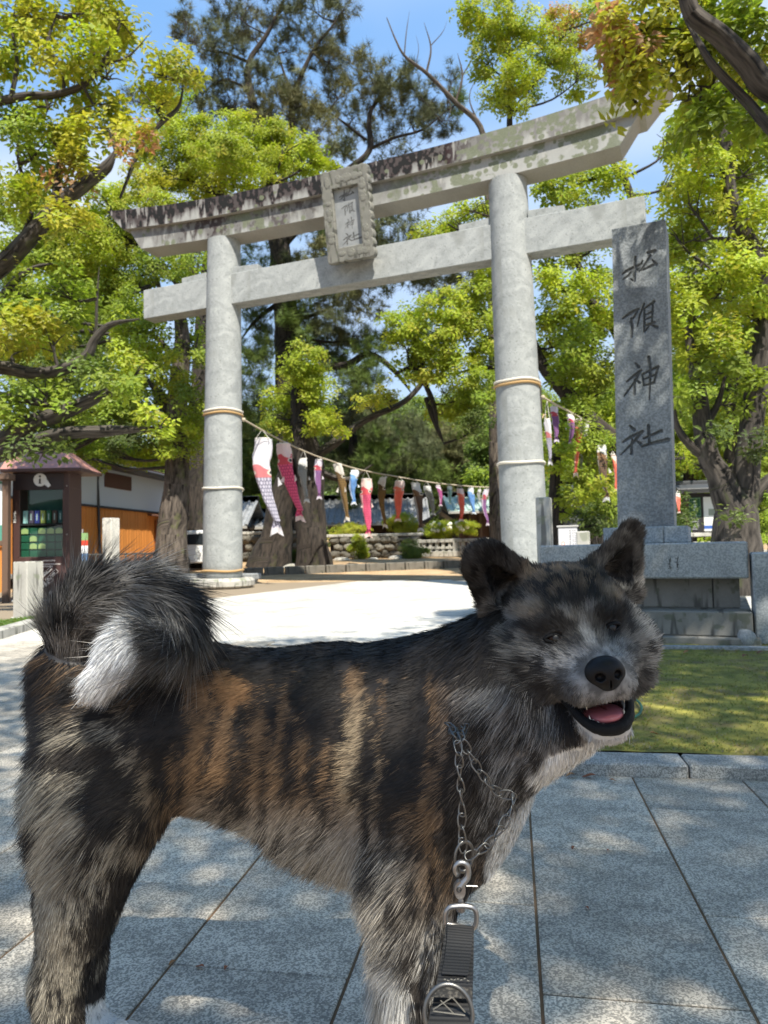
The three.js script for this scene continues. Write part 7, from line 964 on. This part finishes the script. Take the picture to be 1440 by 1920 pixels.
  const fg = new THREE.BufferGeometry(); fg.setAttribute('position', new THREE.BufferAttribute(HP.slice(0, hv * 3), 3)); fg.setAttribute('normal', new THREE.BufferAttribute(HN.slice(0, hv * 3), 3)); fg.setAttribute('color', new THREE.BufferAttribute(HC.slice(0, hv * 3), 3)); fg.setIndex(new THREE.BufferAttribute(HI.slice(0, hi), 1));
  part('fur', fg, new THREE.MeshPhysicalMaterial({ vertexColors: true, roughness: 0.6, specularIntensity: 0.5, side: THREE.DoubleSide }), dog, 'stuff');

  // --- nose, eyes, mouth
  const into = (geo) => { const m = new THREE.Matrix4().makeBasis(hR.clone().multiplyScalar(0.01), hU.clone().multiplyScalar(0.01), hF.clone().multiplyScalar(0.01)).setPosition(HO); return geo.applyMatrix4(m); };
  const black = new THREE.MeshPhysicalMaterial({ color: new THREE.Color().setRGB(0.004, 0.004, 0.005), roughness: 0.5, specularIntensity: 0.45, bumpMap: scaled(graniteNear, 3), bumpScale: 0.0004 });
  const nose = surfaceNets((x, y, z) => { let d = ell(x, y, z, [0, -4.5, 12.7], [2.35, 1.65, 2.0]); d = smin(d, ell(x, y, z, [0, -5.8, 12.9], [1.8, 1.5, 1.6]), 0.9); for (const s of [-1, 1]) { d = smin(d, ell(x, y, z, [s * 1.55, -5.2, 12.6], [1.05, 1.2, 1.2]), 0.5); d = Math.max(d, -(ell(x, y, z, [s * 1.15, -5.3, 14.4], [0.62, 0.55, 0.9]))); } return Math.max(d, -ell(x, y, z, [0, -6.8, 14.2], [0.12, 1.3, 0.5])); }, [-4, -8.5, 9], [4, -2, 16], 0.16);
  const ng = new THREE.BufferGeometry(); ng.setAttribute('position', new THREE.Float32BufferAttribute(nose.P, 3)); ng.setIndex(nose.I); ng.computeVertexNormals(); part('nose', into(ng), black, dog);
  for (const s of [-1, 1]) {
    const eb = new THREE.SphereGeometry(0.95, 28, 20); const e = part('eye', into(T(eb, s * 3.92, 0.05, 6.75)), new THREE.MeshPhysicalMaterial({ color: new THREE.Color().setRGB(0.016, 0.007, 0.004), roughness: 0.3, specularIntensity: 0.3 }), dog);
    const pu = new THREE.SphereGeometry(0.46, 20, 14); pu.scale(1, 1, 0.3); part('pupil', into(T(pu, s * 3.92 + 0.05, 0.02, 7.62)), flat(0.003, 0.003, 0.003, 0.45), e);
    const rim = []; for (let i = 0; i <= 32; i++) { const t = i / 32 * Math.PI * 2, xx = Math.cos(t) * 1.28, yy = Math.sin(t) * 0.50 * (Math.sin(t) > 0 ? 1 : 0.9); rim.push(V(s * 3.92 + xx, 0.05 + yy - s * xx * -0.10, 7.45 - 0.26 * xx * xx)); }
    part('eyelid', into(limb(rim, [0.27, 0.27], 8, 2)), black, dog);
  }
  // lips: a dark rim that runs from one corner of the mouth round the lower jaw to the other
  const lowLip = [[-4.9, -7.2, 6.0], [-4.0, -9.0, 8.0], [-2.8, -11.1, 9.8], [-1.4, -12.0, 10.9], [0, -12.2, 11.2], [1.4, -12.0, 10.9], [2.8, -11.1, 9.8], [4.0, -9.0, 8.0], [4.9, -7.2, 6.0]].map((q) => V(...q));
  const upLip = [[-4.9, -7.0, 6.0], [-3.7, -7.9, 8.4], [-2.5, -8.25, 10.9], [-1.1, -8.0, 12.2], [0, -7.6, 12.7], [1.1, -8.0, 12.2], [2.5, -8.25, 10.9], [3.7, -7.9, 8.4], [4.9, -7.0, 6.0]].map((q) => V(...q));
  part('lower_lip', into(limb(lowLip, [0.3, 0.5, 0.7, 0.8, 0.82, 0.8, 0.7, 0.5, 0.3], 12, 6, 0.1)), black, dog); part('upper_lip', into(limb(upLip, [0.3, 0.36, 0.34, 0.26, 0.2, 0.26, 0.34, 0.36, 0.3], 10, 6, 0.1)), black, dog);
  const tg = surfaceNets((x, y, z) => { let d = ell(x, y, z, [0.2, -10.7 + 0.02 * x * x - (z - 7) * 0.08, 7.0], [2.6, 1.05, 4.2]); return Math.max(d, -ell(x, y, z, [0.2, -9.75, 9], [0.14, 0.35, 5])); }, [-4, -13, 1], [4, -8, 13], 0.16);
  const tgg = new THREE.BufferGeometry(); tgg.setAttribute('position', new THREE.Float32BufferAttribute(tg.P, 3)); tgg.setIndex(tg.I); tgg.computeVertexNormals(); part('tongue', into(tgg), M({ color: new THREE.Color().setRGB(0.40, 0.12, 0.13), roughness: 0.4 }), dog);
  const tm = M({ color: new THREE.Color().setRGB(0.72, 0.66, 0.54), roughness: 0.35 });
  for (let i = 0; i < 8; i++) { const t = (i - 3.5) / 3.5, g2 = new THREE.SphereGeometry(0.27, 10, 8); g2.scale(0.9, 1.2, 0.7); part('tooth', into(T(g2, t * 1.85, -11.3 + 0.2 * t * t, 10.5 - 0.9 * t * t)), tm, dog); }
  for (const s of [-1, 1]) { const g2 = new THREE.ConeGeometry(0.34, 1.5, 12); g2.rotateX(Math.PI); part('canine_tooth', into(T(g2, s * 2.5, -8.7, 10.1)), tm, dog); const g3 = new THREE.ConeGeometry(0.3, 1.1, 12); part('canine_tooth', into(T(g3, s * 2.3, -10.7, 9.8)), tm, dog); }
  // toes on the paws
  for (const [px, Z, ax] of [[165, 1.15, 1], [216, 1.31, 1], [775, 1.03, 0.3], [755, 1.23, 0.3]]) for (let k = -1.5; k <= 1.5; k++) { const f = FLOOR(px, Z), g2 = new THREE.SphereGeometry(0.017, 14, 10); g2.scale(1.2, 0.95, 0.9); part('toe', T(g2, f.x + (ax > 0.5 ? 0.022 - Math.abs(k) * 0.006 : k * 0.019), 0.017, f.z + (ax > 0.5 ? k * 0.017 : 0.024 - Math.abs(k) * 0.006)), flat(0.5, 0.48, 0.45, 0.9), dog); }
}
// ---------------------------------------------------------------- chain collar and leash
{
  const steel = M({ color: new THREE.Color().setRGB(0.17, 0.166, 0.16), metalness: 0.9, roughness: 0.38 });
  const linkGeo = (L, W, r) => { const pts = []; for (let i = 0; i < 28; i++) { const a = i / 28 * Math.PI * 2, x = Math.cos(a), y = Math.sin(a); pts.push(V(W * Math.sign(x) * Math.pow(Math.abs(x), 0.8), L * Math.sign(y) * Math.pow(Math.abs(y), 0.8), W * 0.5 * Math.sin(2 * a) * 0.5)); } const c = new THREE.CatmullRomCurve3(pts, true); return new THREE.TubeGeometry(c, 40, r, 7, true); };
  const lg = linkGeo(0.0094, 0.0055, 0.00115);
  const t = thing('chain_collar', 'steel curb chain collar hanging from the dark ruff of the dog', 'chain collar');
  const chain = (pts, step) => { const c = new THREE.CatmullRomCurve3(pts), n = Math.round(c.getLength() / step), up = V(0, 1, 0); for (let i = 0; i <= n; i++) { const p = c.getPointAt(i / n), tan = c.getTangentAt(i / n), m = part('chain_link', lg, steel, t); m.position.copy(p); m.quaternion.setFromUnitVectors(up, tan); m.rotateOnAxis(up, (i % 2 ? 0.95 : -0.35)); } };
  const Zc = 0.945;
  chain([at(852, 1372, Zc + 0.03), at(859, 1400, Zc + 0.005), at(862, 1450, Zc), at(866, 1510, Zc), at(866, 1560, Zc), at(868, 1585, Zc)], 0.0145);
  chain([at(842, 1360, Zc + 0.05), at(852, 1378, Zc + 0.02)], 0.0145); chain([at(872, 1362, Zc + 0.06), at(866, 1385, Zc + 0.015), at(884, 1420, Zc + 0.01), at(910, 1460, Zc + 0.012), at(940, 1488, Zc + 0.02), at(962, 1494, Zc + 0.015), at(952, 1530, Zc + 0.005), at(930, 1566, Zc), at(905, 1592, Zc), at(885, 1602, Zc)], 0.0142);
  const ring = new THREE.TorusGeometry(0.0125, 0.0017, 9, 36); ring.scale(1, 1.45, 1); const rm = part('ring', ring, steel, t); rm.position.copy(at(870, 1606, Zc)); rm.rotation.set(0, 0.35, -0.12);
  // leash: trigger hook, swivel bail, webbing, steel ring
  const l = thing('leash', 'black webbing leash with trigger hook and large steel ring in front of the foreleg', 'leash'), Zh = 0.93;
  const dullSteel = M({ color: new THREE.Color().setRGB(0.30, 0.29, 0.285), metalness: 0.9, roughness: 0.38 });
  const px = (list, Z) => list.map(([x, y, dz]) => at(x, y, Z + (dz ?? 0)));
  const hook = part('trigger_hook', [limb(px([[858, 1642], [853, 1632], [855, 1622], [864, 1617], [874, 1620], [878, 1632], [876, 1645], [868, 1655], [861, 1664]], Zh), [0.0028, 0.003, 0.003, 0.0032, 0.0034, 0.0036, 0.004, 0.0046, 0.005], 10, 5), (() => { const g = new THREE.CylinderGeometry(0.0068, 0.0075, 0.007, 28); g.rotateX(Math.PI / 2); g.scale(1, 1.55, 1); const p = at(862, 1668, Zh); return T(g, p.x, p.y, p.z, 0, 0, 0).toNonIndexed(); })()], dullSteel, l);
  { const g = new THREE.TorusGeometry(0.0026, 0.0008, 8, 20), p = at(861, 1668, Zh - 0.0045); part('rivet', T(g, p.x, p.y, p.z), flat(0.02, 0.02, 0.02, 0.5), hook); part('trigger_gate', limb(px([[857, 1644], [862, 1636], [860, 1626]], Zh - 0.002), [0.0016, 0.0016, 0.0016], 7, 3), flat(0.03, 0.03, 0.03, 0.4), hook); part('trigger_pin', limb(px([[874, 1661], [884, 1661], [895, 1662]], Zh), [0.0012, 0.0011, 0.0012], 7, 2), dullSteel, hook); }
  part('swivel', [limb(px([[864, 1683], [864, 1690], [864, 1694]], Zh), [0.0026, 0.0036, 0.0028], 10, 3), limb(px([[864, 1694], [864, 1708]], Zh - 0.003), [0.0052, 0.0056], 12, 3)], dullSteel, l);
  part('bail', limb(px([[836, 1732], [836, 1712], [842, 1702], [855, 1699], [875, 1699], [887, 1702], [893, 1712], [892, 1734], [886, 1741], [865, 1738], [842, 1733], [836, 1732]], Zh - 0.012), Array(12).fill(0.0031), 10, 4), dullSteel, l);
  const web = tex(256, 256, (u, v) => { const a = Math.sin(v * 6.2832 * 14) * 0.5 + 0.5, b = Math.sin((u * 34 + Math.floor(v * 14) * 0.5) * 6.2832) * 0.5 + 0.5; return mix3([0.006, 0.006, 0.007], [0.038, 0.037, 0.036], a * 0.55 + b * 0.45 * a); });
  const webM = M({ map: web, bumpMap: web, bumpScale: 0.0008, roughness: 0.75 });
  // webbing runs down and towards the camera: rows of [left px, right px, y, Z]
  const strap = (rows, thick, vs) => { const Pt = [], U = [], I = []; rows.forEach(([a, b, ya, yb, Z], i) => { const A = at(a, ya, Z), B = at(b, yb, Z), nrm = V(0, 0.35, 1).normalize().multiplyScalar(thick / 2); for (const [q, s, u] of [[A, 1, 0], [B, 1, 1], [B, -1, 1], [A, -1, 0]]) { const p = q.clone().addScaledVector(nrm, s); Pt.push(p.x, p.y, p.z); U.push(u, i * vs); } }); for (let i = 0; i < rows.length - 1; i++) for (let k = 0; k < 4; k++) { const o = i * 4, a = o + k, b = o + (k + 1) % 4; I.push(a, a + 4, b, b, a + 4, b + 4); } const e = (rows.length - 1) * 4; I.push(0, 1, 2, 0, 2, 3, e, e + 2, e + 1, e, e + 3, e + 2); const g = new THREE.BufferGeometry(); g.setAttribute('position', new THREE.Float32BufferAttribute(Pt, 3)); g.setAttribute('uv', new THREE.Float32BufferAttribute(U, 2)); g.setIndex(I); return toCreasedNormals(g, 0.6); };
  part('webbing', strap([[836, 889, 1732, 1737, 0.915], [834, 888, 1750, 1752, 0.90], [828, 888, 1790, 1792, 0.86], [822, 887, 1825, 1828, 0.82], [816, 886, 1860, 1862, 0.78], [806, 886, 1900, 1902, 0.74], [798, 887, 1950, 1952, 0.69], [792, 890, 2010, 2012, 0.64]], 0.003, 0.35), webM, l);
  part('folded_webbing', strap([[839, 886, 1733, 1738, 0.908], [838, 885, 1760, 1764, 0.884], [834, 882, 1795, 1798, 0.847], [828, 877, 1826, 1829, 0.813]], 0.003, 0.4), webM, l);
  const stitchM = flat(0.16, 0.15, 0.13, 0.9), st = []; const rs = rng(31); for (let i = 0; i < 8; i++) { const x = 832 + i * 6.2, y = 1836 + (i % 2) * 2; st.push(limb(px([[x, y], [x + 4, y + (rs() - 0.5) * 4]], 0.797), [0.0006, 0.0006], 5, 1)); } part('stitching', st, stitchM, l, 'stuff');
  const pt = tex(256, 256, (u, v) => { const n = fbm(u * 20, v * 6, 4, 4); let c = mix3([0.022, 0.02, 0.018], [0.09, 0.08, 0.065], sm(0.45, 0.7, n)); return c; });
  part('leather_patch', strap([[808, 884, 1848, 1852, 0.772], [803, 884, 1868, 1872, 0.756]], 0.004, 1), M({ map: pt, roughness: 0.7 }), l);
  const rg = new THREE.TorusGeometry(0.0232, 0.0022, 12, 64), ro = part('steel_ring', rg, steel, l); ro.position.copy(at(841, 1902, 0.728)); ro.rotation.set(-0.25, 0, 0.05); ro.scale.set(0.98, 1.08, 1);
  const zig = []; for (const [a, b] of [[[812, 1893], [848, 1870]], [[848, 1870], [872, 1898]], [[812, 1896], [872, 1904]], [[826, 1876], [850, 1900]], [[820, 1912], [866, 1918]]]) zig.push(limb(px([a, b], 0.731), [0.0006, 0.0006], 5, 2)); part('cross_stitching', zig, stitchM, l, 'stuff');
}
// ---------------------------------------------------------------- small things on the ground
{
  const leafG = (s) => { const g = new THREE.PlaneGeometry(0.03, 0.065, 4, 6), p = g.attributes.position; for (let i = 0; i < p.count; i++) { const y = p.getY(i) / 0.0325, w = Math.max(0.02, 1 - Math.pow(Math.abs(y), 1.8)); p.setX(i, p.getX(i) * w); p.setZ(i, 0.006 * Math.sin(y * 2 + s) + Math.abs(p.getX(i)) * 0.5); } g.rotateX(-Math.PI / 2); g.computeVertexNormals(); return g; };
  const cols = [[0.24, 0.075, 0.03], [0.30, 0.14, 0.05], [0.16, 0.06, 0.03]], geos = [leafG(0), leafG(1), leafG(2)];
  const leaf = (x, y, h, label, s = 1) => { const m = part('fallen_leaf', geos[Math.round(x) % 3], flat(...cols[Math.round(x + y) % 3], 0.8, { side: THREE.DoubleSide }), scene); m.position.copy(onGround(x, y, h)); m.rotation.y = x; m.scale.setScalar(s); tag(m, label, 'fallen leaf', 'dry fallen leaves'); };
  leaf(1287, 1222, 0.058, 'orange dry leaf at the far edge of the lawn, nearest the dog'); leaf(1397, 1230, 0.058, 'red-brown dry leaf at the far edge of the lawn below the granite post'); leaf(1425, 1223, 0.058, 'tan dry leaf at the far edge of the lawn by the right frame edge');
  leaf(1070, 1454, 0.008, 'reddish dry leaf on the paving under the chin of the dog', 0.7); leaf(1104, 1455, 0.008, 'long reddish dry leaf on the paving against the kerb', 0.8); leaf(1148, 1463, 0.006, 'tiny dark leaf on the paving in front of the kerb', 0.4); leaf(1227, 1375, 0.058, 'small brown leaf near the front edge of the lawn', 0.7); leaf(1100, 1702, 0.004, 'tiny red-brown leaf scrap in the middle of the right paving', 0.25);
  leaf(375, 1812, 0.004, 'red-brown leaf scrap in the joint left of centre, under the belly', 0.35); leaf(424, 1814, 0.004, 'second red-brown leaf scrap in the joint under the belly', 0.3); leaf(1074, 1589, 0.004, 'reddish leaf scrap in a cross joint right of the chest', 0.3); leaf(1140, 1593, 0.004, 'longer reddish leaf scrap in a cross joint right of the chest', 0.3); leaf(323, 1805, 0.004, 'rust red leaf scrap where two joints meet under the belly', 0.3);
  const c = [[1150, 1312], [1165, 1302], [1185, 1308], [1199, 1318], [1203, 1330], [1196, 1341], [1180, 1348], [1160, 1352]].map(([x, y]) => onGround(x, y, 0.064)); const t = thing('green_cord', 'loop of thin green cord lying on the lawn beside the chin of the dog', 'cord'); part('cord', limb(c, c.map(() => 0.006), 8, 5), flat(0.008, 0.085, 0.055, 0.6), t);
}
renderer.render(scene, camera);
